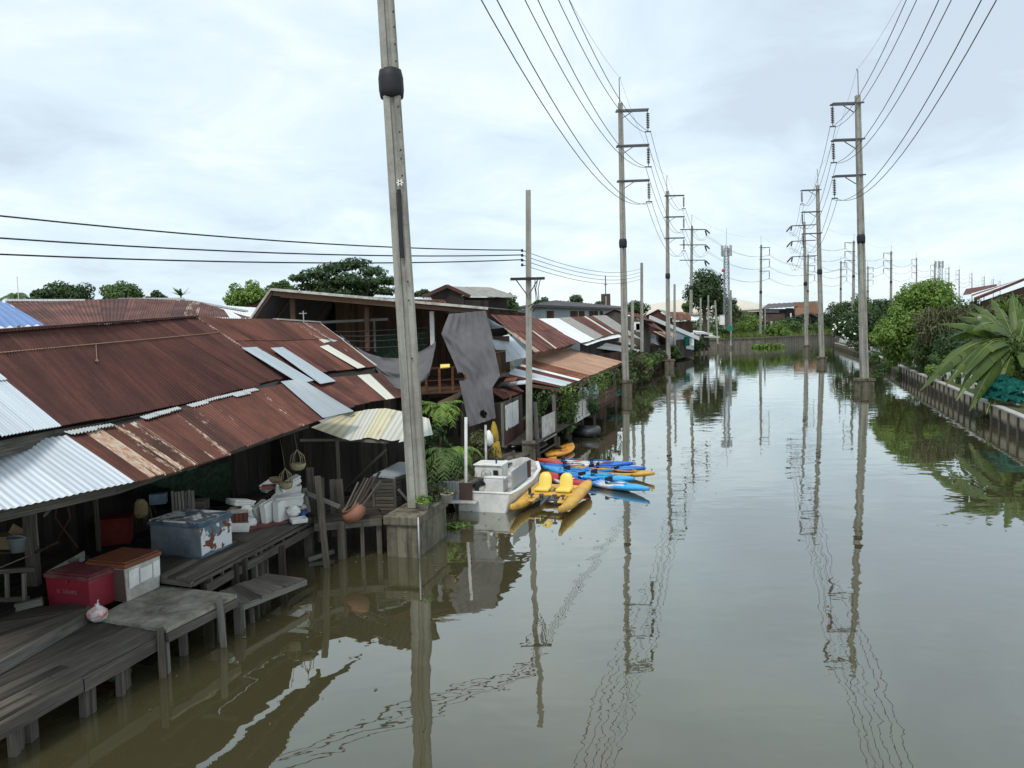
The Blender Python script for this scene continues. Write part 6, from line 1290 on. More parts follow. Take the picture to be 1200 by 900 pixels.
sack('bag','blue plastic bag tied to the foot of a canal pole',782.5,417,1.4,.38,.75,'blue_plastic','bag',2)
# stilts along the middle bank
for i,(x,y) in enumerate(((728,447),(744,446),(752,441),(760,437),(768,432),(776,428),(788,420),(796,418),(803,415),(808,413))):
    p=Q(x,y,0); mb=MB(); beam(mb,V((p.x,p.y,-.4)),V((p.x,p.y,1.4)),.2,.2,up=(0,1,0)); o=mb.build('bank_post',MAT['wood_pale' if i%3==0 else 'wood_grey']); tag(o,'weathered post standing in the water below the green bank','post','posts along the green left bank')
t=thing('boardwalk','rough boardwalk running below the bushes of the left bank','boardwalk',W(755,428,75))
mb=MB(); deck(mb,Q(728,441,1.0),Q(774,422,1.0),Q(770,419,1.0),Q(720,436,1.0),w=.5); deck(mb,Q(774,422,1.0),Q(810,408,1.0),Q(800,406,1.0),Q(770,419,1.0),w=.5); mb.build('planks',MAT['wood_grey'],t)
bushes=[(731,441,57,1.9,1.0,'leaf_mid','low bush round the foot of the pole by the tan roof'),(738,423,62,1.1,1.0,'leaf_mid','bright bush under the white lean-to'),(752,428,68,1.4,1.0,'leaf_bright','green bush in the middle of the left bank'),(764,421,76,1.2,1.0,'leaf_mid','bright leafy bush beside the white lean-to end'),(750,437,66,1.1,.8,'leaf_mid','small bush at the waterline of the left bank'),
(774,416,88,1.1,1.0,'leaf_olive','yellow green bush left of the blue bag'),(790,411,97,1.1,1.2,'leaf_mid','bush right of the blue bag'),(815,403,122,2.0,1.6,'leaf_dark','dark bush under the last shack'),(742,431,60,1.6,1.0,'leaf_olive','olive bush before the boardwalk')]
for x,y,D,rx,rz,m_,lab in bushes: shrub(lab,W(x,y,D),(rx,rx*.8,rz),int(500+rx*220),.26 if D<90 else .36,m_,stemz=.2)
# ------------------------------------------------------------------ far bank
FW=[(34,150),(41,153.2),(52,154.7),(59,161),(67,171.2),(78,186),(92,205.2)]
t=thing('far_canal_wall','concrete wall of the far bank below the grass','retaining wall',(52,154,0))
mb=MB(); 
for (x0,y0),(x1,y1) in zip(FW[:-1],FW[1:]): beam(mb,(x0,y0-.3,.7),(x1,y1-.3,.7),.4,2.4)
mb.build('wall',MAT['concrete_pile'],t)
mb=MB()
for (x0,y0),(x1,y1) in zip(FW[:-1],FW[1:]): beam(mb,(x0,y0-.35,1.95),(x1,y1-.35,1.95),.7,.3)
mb.build('coping',MAT['concrete_old'],t)
pts_=[]
for (x0,y0),(x1,y1) in zip(FW[:-1],FW[1:]):
    L=math.hypot(x1-x0,y1-y0); n=max(1,int(L/1.5))
    for k in range(n): pts_.append((x0+(x1-x0)*k/n,y0+(y1-y0)*k/n))
for x,y in pts_[:95]:
    mb=MB(); beam(mb,(x,y-.56,-.4),(x,y-.56,1.7),.22,.16,up=(0,1,0)); mb.build('pile',MAT['concrete_old'],t)
mb=MB(); p=W(898,403,150); p.z=.1; leafcloud(mb,[(p+V((R(-2.0,2.4),R(-1.5,1.5),.25)),(1.3,.9,.6)) for k in range(14)],2000,.5,.9,.5,0,.2); tag(mb.build('water_weed',MAT['leaf_bright']),'raft of green water weed by the far wall','water plants',None,'stuff')
mb=MB()
for k in range(9000):
    y=R(155,225); x=R(36,118) if y>158 else R(36,60)
    lim=52+(y-154.5)*.92 if y>155 else 52
    if x>lim-.5: continue
    z=1.8; h=R(.3,1.1)*(1.3 if mnoise.noise(V((x*.08,y*.08,0)))>0 else .6); a=R(0,6.28); d=V((math.cos(a)*.35,math.sin(a)*.2,0)); mb.add([V((x,y,z))-d,V((x,y,z))+d,V((x,y,z+h))+V((R(-.3,.3),R(-.3,.3),0))],[(0,1,2)])
tag(mb.build('grass',MAT['grass_far']),'tall grass on the far bank',None,None,'stuff')
for i,(x,y,D,rx,rz,m_,lab) in enumerate(((870,383,165,7,2.2,'leaf_bright','wide bright shrub on the far bank behind the lattice mast'),(882,378,172,5,2.2,'leaf_mid','shrub on the far bank beside the lone pole'),(905,386,166,5,1.8,'leaf_bright','shrub just right of the lone far pole'),(925,383,182,6,1.7,'leaf_mid','shrub in front of the dark building'),(866,372,190,4,2.4,'leaf_olive','olive shrub under the grey roofed shed'),(958,384,182,3,1.3,'leaf_mid','last shrub at the right of the far bank'),(935,378,205,7,1.6,'leaf_dark','dark shrub at the foot of the dark building'),(850,388,160,3,1.5,'leaf_mid','shrub at the foot of the lattice mast'))):
    shrub(lab,W(x,y,D),(rx,rx*.6,rz),900,.55,m_,'shrubs on the far bank',k=(.25,.4),stemz=1.8)
# factory building
t=thing('factory','old dark warehouse with slate roof and orange end wall','building',W(925,378,225))
a,b=W(894,378,222),W(961,378,226); z0=1.6; ze=10.3
def wallq(x0,x1,y0,y1,D,mt,name,th=.0):
    p,q=W(x0,y1,D),W(x1,y1,D); p2,q2=W(x0,y0,D),W(x1,y0,D); mb=MB(); o=V((0,.3,0)); mb.add([p,q,q2,p2,p+o,q+o,q2+o,p2+o],FB); mb.build(name,MAT[mt],t)
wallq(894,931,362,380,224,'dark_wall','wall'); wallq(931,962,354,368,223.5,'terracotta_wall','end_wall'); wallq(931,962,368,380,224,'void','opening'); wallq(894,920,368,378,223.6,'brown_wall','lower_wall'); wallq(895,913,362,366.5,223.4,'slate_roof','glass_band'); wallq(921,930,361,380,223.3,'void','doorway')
wallq(932,946,361,370,223.2,'rust_tan','pale_panel'); wallq(926.2,927.6,367,376,223.0,'white_paint','door')
mb=MB(); corr(mb,[W(900,356,238),W(945,353.5,240),W(961,352.5,240)],[W(891.5,362.3,223),W(931,359.5,223),W(961,353,226)],pitch=1.2,amp=.08,n=4,sw=4); mb.build('roof',MAT['slate_roof'],t)
for x in (904,917,940): p=W(x,378,221); mb=MB(); beam(mb,V((p.x,p.y,1.6)),V((p.x,p.y,1.6+3.8)),.5,.5,up=(0,1,0)); mb.build('column',MAT['concrete_pale'],t)
mb=MB(); a,b=W(931,371,222.5),W(962,366,222.5); beam(mb,a,W(950,367,222.5),.6,.5); beam(mb,W(950,367,222.5),W(961,372,222.5),.6,.5); mb.build('shed_roof',MAT['slate_roof'],t)
t=thing('shed','long grey roofed shed left of the dark warehouse','shed',W(872,370,235)); mb=MB(); a,b=W(855,366.5,230),W(895,364,232); beam(mb,a+V((0,6,.3)),b+V((0,6,.3)),12,.6); mb.build('roof',MAT['asbestos'],t); mb=MB(); beam(mb,a+V((0,4,-2.3)),b+V((0,4,-2.3)),3,4.2); mb.build('wall',MAT['brown_wall'],t)
t=thing('storage_dome','huge low cream domed hall far beyond the trees','building',W(820,362,620)); mb=MB(); c=W(822,366,640); prof=[(62,0),(61,3.0),(54,7.5),(40,11.5),(22,14),(6,15),(0.001,15.1)]; lathe(mb,V((c.x,c.y,c.z-3)),prof,40,squash=(1.0,.6)); mb.build('roof',MAT['beige_roof'],t); mb=MB(); lathe(mb,V((c.x,c.y,0)),[(61,0),(61,c.z-2.8)],40,squash=(1,.6)); mb.build('wall',MAT['render_white'],t)
# lattice mast
p=W(851.5,386,152); t=thing('lattice_mast','grey lattice telecom mast with antennas and a red dish','mast',p); Hm=(W(851,291,152)-p).length
mb=MB(); w0,w1=.55,.4
for i in range(4):
    sx2,sy2=[(-1,-1),(1,-1),(1,1),(-1,1)][i]; beam(mb,p+V((sx2*w0,sy2*w0,0)),p+V((sx2*w1,sy2*w1,Hm)),.09,.09,up=(0,1,0))
nb=15
for j in range(nb):
    k0,k1=j/nb,(j+1)/nb; wa,wb=w0+(w1-w0)*k0,w0+(w1-w0)*k1
    for (ax_,ay),(bx,by) in (((-1,-1),(1,-1)),((1,-1),(1,1)),((1,1),(-1,1)),((-1,1),(-1,-1))):
        beam(mb,p+V((ax_*wa,ay*wa,Hm*k0)),p+V((bx*wb,by*wb,Hm*k1)),.06,.06); beam(mb,p+V((bx*wa,by*wa,Hm*k0)),p+V((ax_*wb,ay*wb,Hm*k1)),.06,.06); beam(mb,p+V((ax_*wb,ay*wb,Hm*k1)),p+V((bx*wb,by*wb,Hm*k1)),.06,.06)
mb.build('lattice',MAT['mast_grey'],t)
for a in (0,1.05,2.1,3.14,4.2,5.2): mb=MB(); q=p+V((math.cos(a)*1.0,math.sin(a)*1.0,Hm-1.6)); beam(mb,q,q+V((0,0,2.2)),.22,.16,up=(0,1,0)); beam(mb,q+V((0,0,1)),p+V((0,0,Hm-.6)),.06,.06); mb.build('panel_antenna',MAT['steel_light'],t)
mb=MB(); beam(mb,p+V((0,0,Hm)),p+V((0,0,Hm+4)),.07,.07,up=(0,1,0)); mb.build('lightning_rod',MAT['steel_light'],t)
mb=MB(); q=W(847.5,317,151.3); lathe(mb,q,[(.05,-.15),(.30,0),(.34,.05),(.08,.0)],14,axis=V((0,0,1)).rotation_difference(V((-.3,-1,0)).normalized())); mb.build('dish',MAT['red_paint'],t)
t=thing('equipment_cabinet','white equipment cabinet at the foot of the lattice mast','cabinet',W(846,380,149)); mb=MB(); q=W(846,379,149); box(mb,V((q.x,q.y,q.z-.3)),V((.9,0,0)),V((0,.7,0)),1.9); mb.build('body',MAT['white_paint'],t); mb=MB(); box(mb,V((q.x,q.y,q.z+1.605)),V((1.0,0,0)),V((0,.8,0)),.1); mb.build('top',MAT['steel_light'],t)
t=thing('notice_board','small green board on the thin post by the lattice mast','sign',W(856,385,149)); mb=MB(); q=W(855.5,384.5,148.8); beam(mb,q-V((.6,0,0)),q+V((.6,0,0)),.1,.75); mb.build('panel',MAT['sign_green'],t); mb=MB(); beam(mb,q+V((-.55,-.02,-.45)),q+V((.55,-.02,-.45)),.1,.1); mb.build('frame',MAT['sign_green'],t)
# chimney like tower
t=thing('tower','slim dark tower with a spire far behind the warehouse','tower',W(710,362,260)); p=W(710,362,260); mb=MB(); beam(mb,p-V((.9,0,6)),p+V((-.9,0,5.2)),1.3,1.3,up=(0,1,0)); beam(mb,p+V((.9,0,-6)),p+V((.9,0,5.2)),1.3,1.3,up=(0,1,0)); mb.build('shaft',MAT['brown_wall'],t); mb=MB(); beam(mb,p+V((0,0,-6)),p+V((0,0,4.4)),.7,1.0,up=(0,1,0)); mb.build('pale_core',MAT['concrete_pale'],t); mb=MB(); beam(mb,p+V((0,0,4.4)),p+V((0,0,11.5)),.32,.3,up=(0,1,0)); beam(mb,p+V((-.6,0,8.4)),p+V((.6,0,8.4)),.2,.2); mb.build('spire',MAT['steel_dark'],t)
# ------------------------------------------------------------------ trees
def pxtree(name,label,cat,x,y,D,rx,rz,ncl,nl,size,lm,basey=None,group=None,zb=.5,**kw):
    """crown centre at pixel (x,y), radii given in pixels"""
    if group==GB: y+=rz*.55; rz*=1.55; kw['lowcut']=-.8; nl=int(nl*1.4); ncl=int(ncl*1.3)
    c=W(x,y,D); s=D/FPX; r=(rx*s,min(rx*s,6.0 if D<200 else 12),rz*s)
    return tree(name,label,cat,(c.x+R(-.2,.2),c.y,zb),c,r,ncl,nl,size,lm,group,**kw)
GB='trees behind the rusty roofs'
pxtree('tree','low dark green tree behind the roofs at far left','tree',48,345,75,16,9,12,1700,.35,MAT['leaf_dark'],group=GB)
pxtree('tree','dark round tree left of centre among the trees over the brown roof','tree',82,342,80,30,13,22,3200,.35,MAT['leaf_dark'],group=GB)
pxtree('tree','mid green tree with a bumpy crown over the middle of the brown roof','tree',141,343,82,26,12,20,2800,.35,MAT['leaf_mid'],group=GB)
pxtree('tree','smallest pale tree over the right part of the brown roof','tree',184,347,85,14,7,10,1100,.33,MAT['leaf_far'],group=GB)
pxtree('tree','bright loose tree left of the open gable','tree',292,342,70,27,15,22,3000,.34,MAT['leaf_bright'],group=GB)
pxtree('tree','pale green tree peeping between the loose tree and the spreading tree','tree',330,338,78,20,12,16,1800,.35,MAT['leaf_mid'],group=GB)
# spreading rain tree in flat layers
c=W(405,330,62); s=62/FPX; t=thing('rain_tree','wide spreading dark tree with layered crown behind the open gable','tree',(c.x,c.y,.5)); cl=[]
for x,y,r_ in ((352,325,12),(372,320,15),(392,313,15),(415,309,17),(436,318,15),(452,328,13),(380,332,18),(405,328,22),(430,333,18),(362,336,14),(450,341,13),(400,343,20),(425,345,18),(378,344,16)):
    cl.append((W(x,y,62+R(-3,3)),(r_*s*1.25,r_*s*1.2,r_*s*.42)))
mb=MB(); leafcloud(mb,cl,7200,.36,.8,.55,0,.2); mb.build('crown',MAT['leaf_dark'],t)
mb=MB(); b=V((c.x,c.y,.4)); tube(mb,[b,b.lerp(c,.5),c],[.4,.3,.12],8)
for q,_ in cl[::2]: tube(mb,[b.lerp(c,.6),b.lerp(q,.75)+V((0,0,.3)),q],[.16,.1,.04],5)
mb.build('trunk',MAT['bark'],t)
pxtree('tree','green tree beside the near pole over the white roof edge','tree',497,345,66,13,9,9,1200,.34,MAT['leaf_far'],group=GB)
pxtree('tree','bright tree between the tiled roof and the utility pole','tree',588,352,90,20,10,14,1600,.4,MAT['leaf_mid'],group=GB)
pxtree('tree','dark bushy tree just right of the utility pole','tree',634,355,110,14,8,10,900,.45,MAT['leaf_far'],group=GB)
pxtree('tree','round tree over the long warehouse roof','tree',674,355,150,17,9,12,1300,.55,MAT['leaf_dark'],group=GB)
pxtree('tree','dark tree between the slim tower and the pole row','tree',700,358,170,14,6,9,800,.6,MAT['leaf_far'],group=GB)
pxtree('tree','dark tree behind the grey gabled house','tree',745,358,170,20,7,12,1100,.6,MAT['leaf_dark'],group=GB)
pxtree('tree','tall dark round tree left of the lattice mast','tree',826,345,160,24,32,34,5200,.6,MAT['leaf_dark'],zb=1.6,trunk_r=.5)
pxtree('tree','lower tree joined to the right of the tall round tree','tree',849,360,162,16,20,18,2000,.6,MAT['leaf_far'],zb=1.6,trunk_r=.4)
pxtree('tree','low tree at the left foot of the tall round tree','tree',806,362,150,10,9,9,800,.55,MAT['leaf_mid'],zb=1.4)
# palm at far left
def palm(label,x,y,D,L,n,mat='leaf_mid',zb=.5,group='palms'):
    c=W(x,y,D); t=thing('palm_tree',label,'palm',(c.x,c.y,zb),group); mb=MB(); tube(mb,[(c.x+.3,c.y,zb-.3),(c.x+.1,c.y,(zb+c.z)/2),c],[.22,.17,.13],8); mb.build('trunk',MAT['palm_stem'],t); mb=MB()
    for i in range(n):
        a=R(0,6.28); l=L*R(.75,1.1); up_=R(.1,.9); pts=droop(c,(math.cos(a),math.sin(a),0),l,l*up_,l*(.35+up_*.75),8)
        for j in range(1,9):
            p=pts[j]; d=(pts[j]-pts[j-1]).normalized(); sd_=d.cross(V((0,0,1))).normalized()
            for sg in (-1,1):
                for kk in (0,.5):
                    q0=pts[j-1].lerp(p,kk); q=q0+(sd_*sg+d*.55+V((0,0,-.45))).normalized()*l*.26*(1-.08*abs(j-4)); w=d*.05*l/2
                    mb.add([q0-w,q0+w,q+w*.2,q-w*.2],[(0,1,2,3)])
    mb.build('fronds',MAT[mat],t); return t
palm('feathery palm at the far left over the blue roof',18,347,72,2.2,16)
frond_plant('yucca','spiky dark plant sticking up behind the brown roof','plant',W(212,347,60),22,1.1,.8,.25,.12,'leaf_dark',stem=.5)
mb=MB(); a=W(22,352,60); tube(mb,[a-V((0,0,5)),a+V((0,0,1.9))],.03,5); tag(mb.build('aerial_mast',MAT['steel_light']),'thin aerial rod beside the far left palm','mast')
# ------------------------------------------------------------------ right bank
t=thing('canal_wall','stained concrete canal wall with upright piles on the garden side','retaining wall',(24,38,0))
WP=[V((x,y,0)) for x,y in RWALL]
mb=MB(); mc=MB()
for a,b in zip(WP[:-1],WP[1:]):
    beam(mb,a+V((0.15,0,.12)),b+V((0.15,0,.12)),.25,1.62); beam(mc,a+V((0.08,0,.97)),b+V((.08,0,.97)),.34,.07)
mb.build('wall',MAT['canal_wall_concrete'],t); mc.build('coping',MAT['concrete_pale'],t)
def along(P,step,start=0):
    out=[];acc=start
    for a,b in zip(P[:-1],P[1:]):
        L=(b-a).length
        while acc<L: out.append((a.lerp(b,acc/L),(b-a).normalized())); acc+=step
        acc-=L
    return out
for p,d in along(WP,1.55,18)[:96]:
    s=V((-d.y,d.x,0)); q=p+s*.01; mb=MB(); beam(mb,q+V((0,0,-.4)),q+V((0,0,.9+R(-.03,.03))),.10,.14,up=(d.x,d.y,0)); mb.build('pile',MAT['concrete_old'],t)
t=thing('railing','white concrete post and rail fence on top of the canal wall','railing',(30,52,1))
RP=[p+V((.9,-.2,.95)) for p in WP[1:7]]
for p,d in along(RP,2.4): mb=MB(); beam(mb,p,p+V((0,0,.85)),.17,.17,up=(0,1,0)); mb.build('post',MAT['render_white'],t)
for z in (.4,.75):
    mb=MB()
    for a,b in zip(RP[:-1],RP[1:]): beam(mb,a+V((0,0,z)),b+V((0,0,z)),.07,.09)
    mb.build('rail',MAT['render_white'],t)
mb=MB(); 
for a,b in zip(WP[1:6],WP[2:7]): mb.add([a+V((.3,0,1.0)),b+V((.3,0,1.0)),b+V((1.0,-.4,1.0)),a+V((1.0,-.4,1.0))],[(0,3,2,1)])
tag(mb.build('path',MAT['earth']),kind='structure')
GR2='trees along the garden bank'
RK=dict(zb=1,lowcut=-.95)
pxtree('tree','big round bright green mango tree, tallest crown over the canal wall','tree',1082,356,68,46,36,60,13000,.26,MAT['leaf_bright'],trunk_r=.3,bx=2.0,k=(.18,.28),**RK)
pxtree('tree','lower bright green tree spilling over the wall left of the mango crown','tree',1055,394,63,38,44,60,13000,.25,MAT['leaf_bright'],trunk_r=.2,bx=3.2,k=(.16,.28),group=GR2,**RK)
pxtree('tree','dark feathery tree behind the nearest canal pole','tree',1022,378,95,24,28,24,3600,.34,MAT['leaf_dark'],bx=2.5,group=GR2,**RK)
FT=pxtree('tree','dark leafy tree carrying white blossom by the white railing','tree',998,384,105,22,23,24,3200,.36,MAT['leaf_dark'],bx=3.0,group=GR2,**RK)
mb=MB(); c=W(995,388,101); leafcloud(mb,[(c,(2.3,1.2,2.2))],40,.34,.4,.9,0,.8); leafcloud(mb,[(W(984,382,103),(.8,.6,.9))],14,.32,.4,.9,0,.7); tag(mb.build('blossom',MAT['white_flower'],FT),kind='stuff')
for i,(x,y,D,rx,rz,m_,lab) in enumerate(((978,370,190,18,16,'leaf_dark','dark tree left of the flowering tree, behind the orange walled building'),(1000,360,180,20,15,'leaf_far','dark treetop behind the flowering tree'),(1030,362,150,20,16,'leaf_dark','tree top between the near pole and the mango tree'),(966,376,215,12,9,'leaf_far','far low tree at the end of the canal'),(1013,366,140,16,18,'leaf_mid','mid green tree behind the nearest canal pole'))):
    pxtree('tree',lab,'tree',x,y,D,rx,rz,18,2300,.5,MAT[m_],zb=1.2,group=GR2,lowcut=-.9)
for x,y,D,rx,rz,n,m_,lab in ((1128,372,72,40,28,6500,'leaf_dark','dark tree between the mango crown and the maroon roof'),(1170,372,60,40,24,5200,'leaf_olive','olive tree below the white striped roof'),(1125,412,54,34,34,5600,'leaf_dark','dark green tree over the railing behind the banana leaves'),(1090,415,58,26,28,4200,'leaf_mid','mid green tree between the bright tree and the railing'),(1160,410,46,34,30,5200,'leaf_dark','shaded tree directly behind the banana plant'),(1200,395,48,24,36,4200,'leaf_mid','leafy tree at the right edge above the green net'),(1112,386,64,26,22,3600,'leaf_olive','olive feathery tree behind the drooping shrub')):
    pxtree('tree',lab,'tree',x,y,D,rx,rz,34,n,.22 if D<60 else .27,MAT[m_],group=GR2,k=(.2,.34),**RK)
for k,(x,y,D,r_) in enumerate(((1030,432,75,1.0),(1050,438,67,.9),(1075,440,60,.9),(1012,423,85,1.1),(1095,442,54,.8),(1118,452,47,.7),(1140,462,43,.7))):
    c=W(x,y,D); shrub(['ground bush behind the wall near the canal pole','ground bush under the lower bright tree','ground bush below the mango tree','ground bush left of the canal pole','ground bush before the white railing posts','ground bush under the lowest banana leaves','ground bush between railing and green net'][k],c+V((1.2,.4,.2)),(r_*1.3,r_,r_),700,.22,['leaf_dark','leaf_mid'][k%2],'ground bushes behind the canal wall',stemz=1)
# dry drooping shrub
c=W(1106,398,57); t=thing('weeping_shrub','olive drooping shrub between the bright tree and the banana leaves','shrub',(c.x,c.y,1)); mb=MB()
for k in range(520):
    s_=c+V((R(-1.7,1.7),R(-1,1),R(.2,2.6))); a=R(0,6.28); blade(mb,droop(s_,(math.cos(a),math.sin(a),0),R(.4,.9),.15,R(.8,1.6),4),[.05,.07,.06,.04,.01])
leafcloud(mb,crown_clusters(c+V((0,0,1.2)),(2.2,1.4,1.9),16,(.3,.45)),2300,.22)
mb.build('foliage',MAT['leaf_drooping'],t); mb=MB()
for k in range(5): tube(mb,[V((c.x+R(-.5,.5),c.y,.9)),c+V((R(-.8,.8),R(-.4,.4),R(0,1.6)))],[.08,.03],5)
mb.build('stem',MAT['bark'],t)
shrub('bright low weed bush on the wall top before the banana leaves',W(1092,437,47),(.7,.6,.6),500,.18,'leaf_bright','shrubs on the garden wall',stemz=1)
shrub('second low bush on the wall top under the banana leaves',W(1105,425,50),(.9,.7,.9),600,.18,'leaf_mid','shrubs on the garden wall',stemz=1)
shrub('dense dark bush at the right edge beside the green net',W(1208,432,37),(1.6,1.3,2.0),3000,.17,'leaf_mid','shrubs on the garden wall',stemz=1)
shrub('small bush hanging over the wall at the right edge',W(1196,478,36.5),(.45,.4,.5),300,.16,'leaf_dark','shrubs on the garden wall',stemz=1)
shrub('bushes under the flowering tree',W(1010,402,97),(2.4,1.5,1.3),900,.3,'leaf_dark','shrubs on the garden wall',stemz=1)
for i,(x,y,r_) in enumerate(((1187,352,.9),(1176,358,.8),(1196,360,.8))): frond_plant('palm',['spiky palm under the white striped roof','smaller palm left of the spiky palm','palm at the right edge under the roof'][i],'palm',W(x,y,52),24,1.7*r_,1.2,1.3,.16,'leaf_mid',stem=1)
# banana
def torn_leaf(mb,pts,wid,up):
    m=len(pts); up=V(up)
    P=[];S=[];N=[]
    for i,p in enumerate(pts):
        d=(pts[min(i+1,m-1)]-pts[max(i-1,0)]).normalized(); s=d.cross(up).normalized(); P.append(V(p)); S.append(s); N.append(s.cross(d))
    for sg in (-1,1):
        i=1.0
        while i<m-1:
            L=random.choice([.6,1.0,1.6,2.5,4.0]); j=min(i+L,m-1.001)
            def at(t,k):
                a=int(t); f=t-a; b=min(a+1,m-1); w=(wid[a]+(wid[b]-wid[a])*f)/2; c=P[a].lerp(P[b],f); s_=S[a].lerp(S[b],f); n_=N[a].lerp(N[b],f)
                return c+s_*sg*w*k+n_*w*k*k*dr+V((0,0,-w*k*k*.25))
            dr=R(-.55,.15); off=R(0,.25)
            mb.add([at(i,0),at(j,0),at(max(i,j-.04+off*0),.55),at(i,.55),at(min(m-1.001,j+off),R(.92,1.05)),at(min(m-1.001,i+off),R(.92,1.05))],[(0,1,2,3),(3,2,4,5)] if sg>0 else [(3,2,1,0),(5,4,2,3)],0,None,True)
            i=j+(R(0,.06) if R(0,1)<.5 else 0)
bb0=W(1186,452,38); t=thing('banana_plant','large banana plant with broad arching leaves over the canal wall','banana plant',(bb0.x,bb0.y,1)); crown_=W(1190,412,38)
mb=MB(); tube(mb,[(bb0.x+.2,bb0.y,.8),(bb0.x+.15,bb0.y,1.6),crown_],[.19,.16,.1],9); mb.build('pseudostem',MAT['leaf_olive'],t)
crown_=W(1194,408,38)
Lv=[((1078,458),36.5,1.3,.6),((1100,380),38,.7,.55),((1092,440),36.8,1.3,.6),((1120,470),35.6,1.2,.62),((1136,482),35.5,1.0,.6),((1156,486),36,.8,.55),((1140,356),41,.5,.6),((1108,398),38.5,.9,.6),((1122,372),40.5,.6,.6),((1232,400),36,1.0,.6),((1162,350),41,.4,.55),((1140,388),37,.9,.7),((1104,424),37.5,1.1,.55),((1226,446),35,1.1,.6),((1186,346),40,.3,.5),((1126,444),35.8,1.3,.6),((1150,398),39,.8,.62),((1108,452),36.2,1.3,.58),((1208,358),39,.4,.5),((1130,412),38,1.1,.62),((1146,470),36.4,1.2,.55),((1168,476),35.8,.8,.55),((1116,432),37.2,1.2,.55),((1134,366),39.5,.7,.62),((1205,440),35.2,.6,.5)]
for (x,y),D,h_,wd in Lv:
    tip=W(x,y,D); st=crown_+V((R(-.1,.1),R(-.1,.1),R(-.3,.2))); sp_=[st.lerp(tip,k/12)+V((0,0,h_*(1.9*(k/12)**.75*(1-k/12)+.25*math.sin(math.pi*k/12)))) for k in range(13)]; widths=[wd*1.25*k for k in (.10,.22,.6,.9,1,1,1,.95,.86,.74,.56,.34,.05)]
    ux=random.choice([(0,-.35,1),(.1,-.7,.8),(.15,-.3,1),(-.1,-.9,.7),(-.2,-.5,.9)]); mb=MB(); torn_leaf(mb,sp_,widths,ux); mb.build('leaf',MAT['banana'],t)
    mb=MB(); tube(mb,[p_+V((0,0,.012)) for p_ in sp_],[.022-.0015*i for i in range(13)],5); o=mb.build('midrib',MAT['banana_rib'],t)
    o.parent=[c_ for c_ in t.children if c_.name.startswith('leaf')][-1]
mb=MB()
for k in range(7): a_=R(0,6.28); blade(mb,droop(crown_+V((0,0,-.2)),(math.cos(a_),math.sin(a_)-.4,0),.7,.05,1.3,6),[.1,.25,.3,.28,.2,.1,.02])
mb.build('dead_leaf',MAT['leaf_dry'],t)
# green net
c2=W(1196,385,43); t2=thing('banana_plant','smaller banana plant behind, at the right edge under the striped roof','banana plant',(c2.x,c2.y,1)); mb=MB(); tube(mb,[(c2.x,c2.y,.8),c2],[.17,.1],8); mb.build('pseudostem',MAT['leaf_olive'],t2)
for (x,y),h_ in (((1150,372),.6),((1168,352),.4),((1186,340),.3),((1160,398),1.0),((1212,345),.3),((1220,380),.8),((1176,362),.5)):
    tip=W(x,y,43+R(-1,1)); sp_=[c2.lerp(tip,k/12)+V((0,0,h_*(1.9*(k/12)**.75*(1-k/12)))) for k in range(13)]; mb=MB(); torn_leaf(mb,sp_,[.6*k for k in (.10,.22,.6,.9,1,1,1,.95,.86,.74,.56,.34,.05)],(R(-.1,.1),R(-.8,-.1),1)); mb.build('leaf',MAT['banana'],t2)
mb=MB(); vs=[];nu,nv=44,26
tl,tr,bl,br=W(1160,434,37.5),W(1205,448,35),W(1149,466,36.5),W(1205,474,34)
for j in range(nv+1):
    for i in range(nu+1):
        u,v=i/nu,j/nv; p=tl.lerp(tr,u).lerp(bl.lerp(br,u),v); n_=mnoise.noise(V((u*7,v*5,1)))*.4+mnoise.noise(V((u*18,v*12,4)))*.15; vs.append(p+V((-.2*math.sin(math.pi*v)+n_*.4,n_,mnoise.noise(V((u*6,v*2,7)))*.12)))
mb.add(vs,[(j*(nu+1)+i,j*(nu+1)+i+1,(j+1)*(nu+1)+i+1,(j+1)*(nu+1)+i) for j in range(nv) for i in range(nu)],0,None,True); tag(mb.build('garden_net',MAT['teal_net']),'crumpled turquoise green net draped over the canal wall','net')
p=Q(1152,492,.1); mb=MB(); leafcloud(mb,[(p+V((0,0,.2)),(.35,.25,.3))],90,.2,.5,.5,0,.2); tag(mb.build('water_plant',MAT['leaf_olive']),'weed sprouting from the foot of the garden wall','water plant')
# houses on the right
t=thing('house','house with white and brown striped roof behind the banana plant','house',W(1180,350,72))
a,b,c_,d_=W(1138,349,70),W(1142,356.5,66),W(1240,319,62),W(1200,325,76)
mb=MB(); corr(mb,[W(1138,345.5,74),W(1199,326,80)],[W(1144,354,66),W(1225,322,66)],pitch=.25,n=4,sw=1,mat=lambda u,r:0); 
mb=MB(); N=5; cols=['tin_white','rust_red','tin_white','rust_red']
for i,(k0,k1) in enumerate(((0,.22),(.22,.5),(.5,.76),(.76,1.0))):
    mbs=MB(); T0,T1=W(1138,344,80),W(1194,328,88); B0,B1=W(1142,350.5,68),W(1216,320.5,70); corr(mbs,[T0.lerp(B0,k0),T1.lerp(B1,k0)],[T0.lerp(B0,k1),T1.lerp(B1,k1)],pitch=.3,n=4,sw=3); mbs.build('roof',MAT[cols[i]],t)
mb=MB(); beam(mb,W(1142,351,67.9),W(1216,321,69.9),.1,.22); mb.build('fascia',MAT['rust_red'],t)
mb=MB(); p,q=W(1150,356,70),W(1240,356,73); mb.add([V((p.x,p.y,1)),V((q.x,q.y,1)),W(1240,322,73),W(1150,353,70)],[(0,1,2,3)]); mb.build('wall',MAT['wood_brown'],t)
t=thing('house','low maroon tiled roof left of the white striped roof','house',W(1145,345,95))
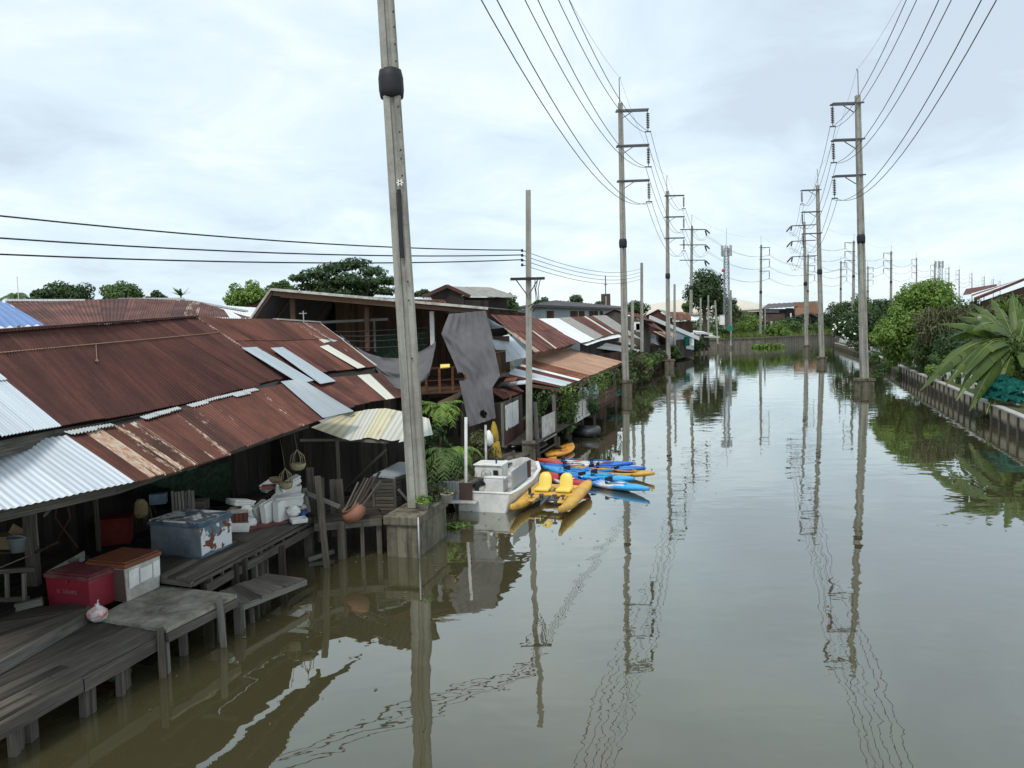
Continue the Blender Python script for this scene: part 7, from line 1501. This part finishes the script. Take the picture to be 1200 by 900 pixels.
mb=MB(); corr(mb,[W(1132,338.5,104),W(1168,333,108)],[W(1128,346,94),W(1168,340,94)],pitch=.4,n=4,sw=1.2); mb.build('roof',MAT['rust_red'],t); mb=MB(); pwall(mb,W(1129,350,95),W(1170,350,96),1,(6.2,6.8),w=.6); mb.build('wall',MAT['brown_wall'],t)
# distant lattice mast and distant tree line
p=W(1099.5,366,420); t=thing('lattice_mast','tiny distant lattice mast behind the mango tree','mast',p); mb=MB(); hh=(W(1099.5,306,420)-p).length
for sx2,sy2 in ((-1,-1),(1,-1),(1,1),(-1,1)): beam(mb,p+V((sx2*1.2,sy2*1.2,0)),p+V((sx2*1.2,sy2*1.2,hh)),.3,.3,up=(0,1,0))
for j in range(14): beam(mb,p+V((-1.2,-1.2,hh*j/14)),p+V((1.2,-1.2,hh*(j+1)/14)),.2,.2); beam(mb,p+V((1.2,-1.2,hh*j/14)),p+V((-1.2,-1.2,hh*(j+1)/14)),.2,.2)
mb.build('lattice',MAT['steel_light'],t); mb=MB()
for k in (-2,0,2): beam(mb,p+V((k,0,hh-4)),p+V((k,0,hh)),.9,.5,up=(0,1,0))
mb.build('panel_antenna',MAT['steel_light'],t)
mb=MB()
for x in range(-40,1240,5):
    D=R(230,330); c=W(x+R(-3,3),0,D); hgt=R(3.5,7.5)*(1+.5*mnoise.noise(V((x*.02,0,0)))); leafcloud(mb,[(V((c.x,c.y,1+hgt*.5)),(4.5,3,hgt*.55))],70,1.3,.4,.6,0,.3)
tag(mb.build('far_treeline',MAT['leaf_far']),'distant line of low trees along the horizon',None,None,'stuff')

# drifting leaves and scum near the docks
mb=MB()
for k in range(170):
    cx0,cy0=random.choice(((-3.5,12),(-2.5,16.2),(-.2,19.5),(1.5,20),(24,40),(3.5,24),(-1,17.5),(6,30)))
    p=V((cx0+random.gauss(0,1.1),cy0+random.gauss(0,1.3),.012)); a=R(0,6.28); L=R(.02,.06); d=V((math.cos(a)*L,math.sin(a)*L,0)); s_=V((-d.y,d.x,0))*.5
    mb.add([p-d,p+s_,p+d+V((0,0,.006)),p-s_],[(0,3,2,1)])
tag(mb.build('floating_litter',MAT['leaf_dry']),'scattered dead leaves drifting on the water',None,None,'stuff')
# ------------------------------------------------------------------ softened edges on made things
BEV={'cooler':.022,'chest':.015,'foam_box':.012,'white_boat':.03,'pedal_boat':.03,'crate':.02,'pole_base':.03,'equipment_cabinet':.03}
for o in list(bpy.data.objects):
    if o.type!='MESH' or o.parent is None: continue
    r=o.parent
    while r.parent: r=r.parent
    k=r.name.split('.')[0]
    if k in BEV and not o.name.startswith(('lettering','pedal','steering','float','leaves')):
        md=o.modifiers.new('soft edges','BEVEL'); md.width=BEV[k]; md.segments=2; md.limit_method='ANGLE'; md.angle_limit=math.radians(40)
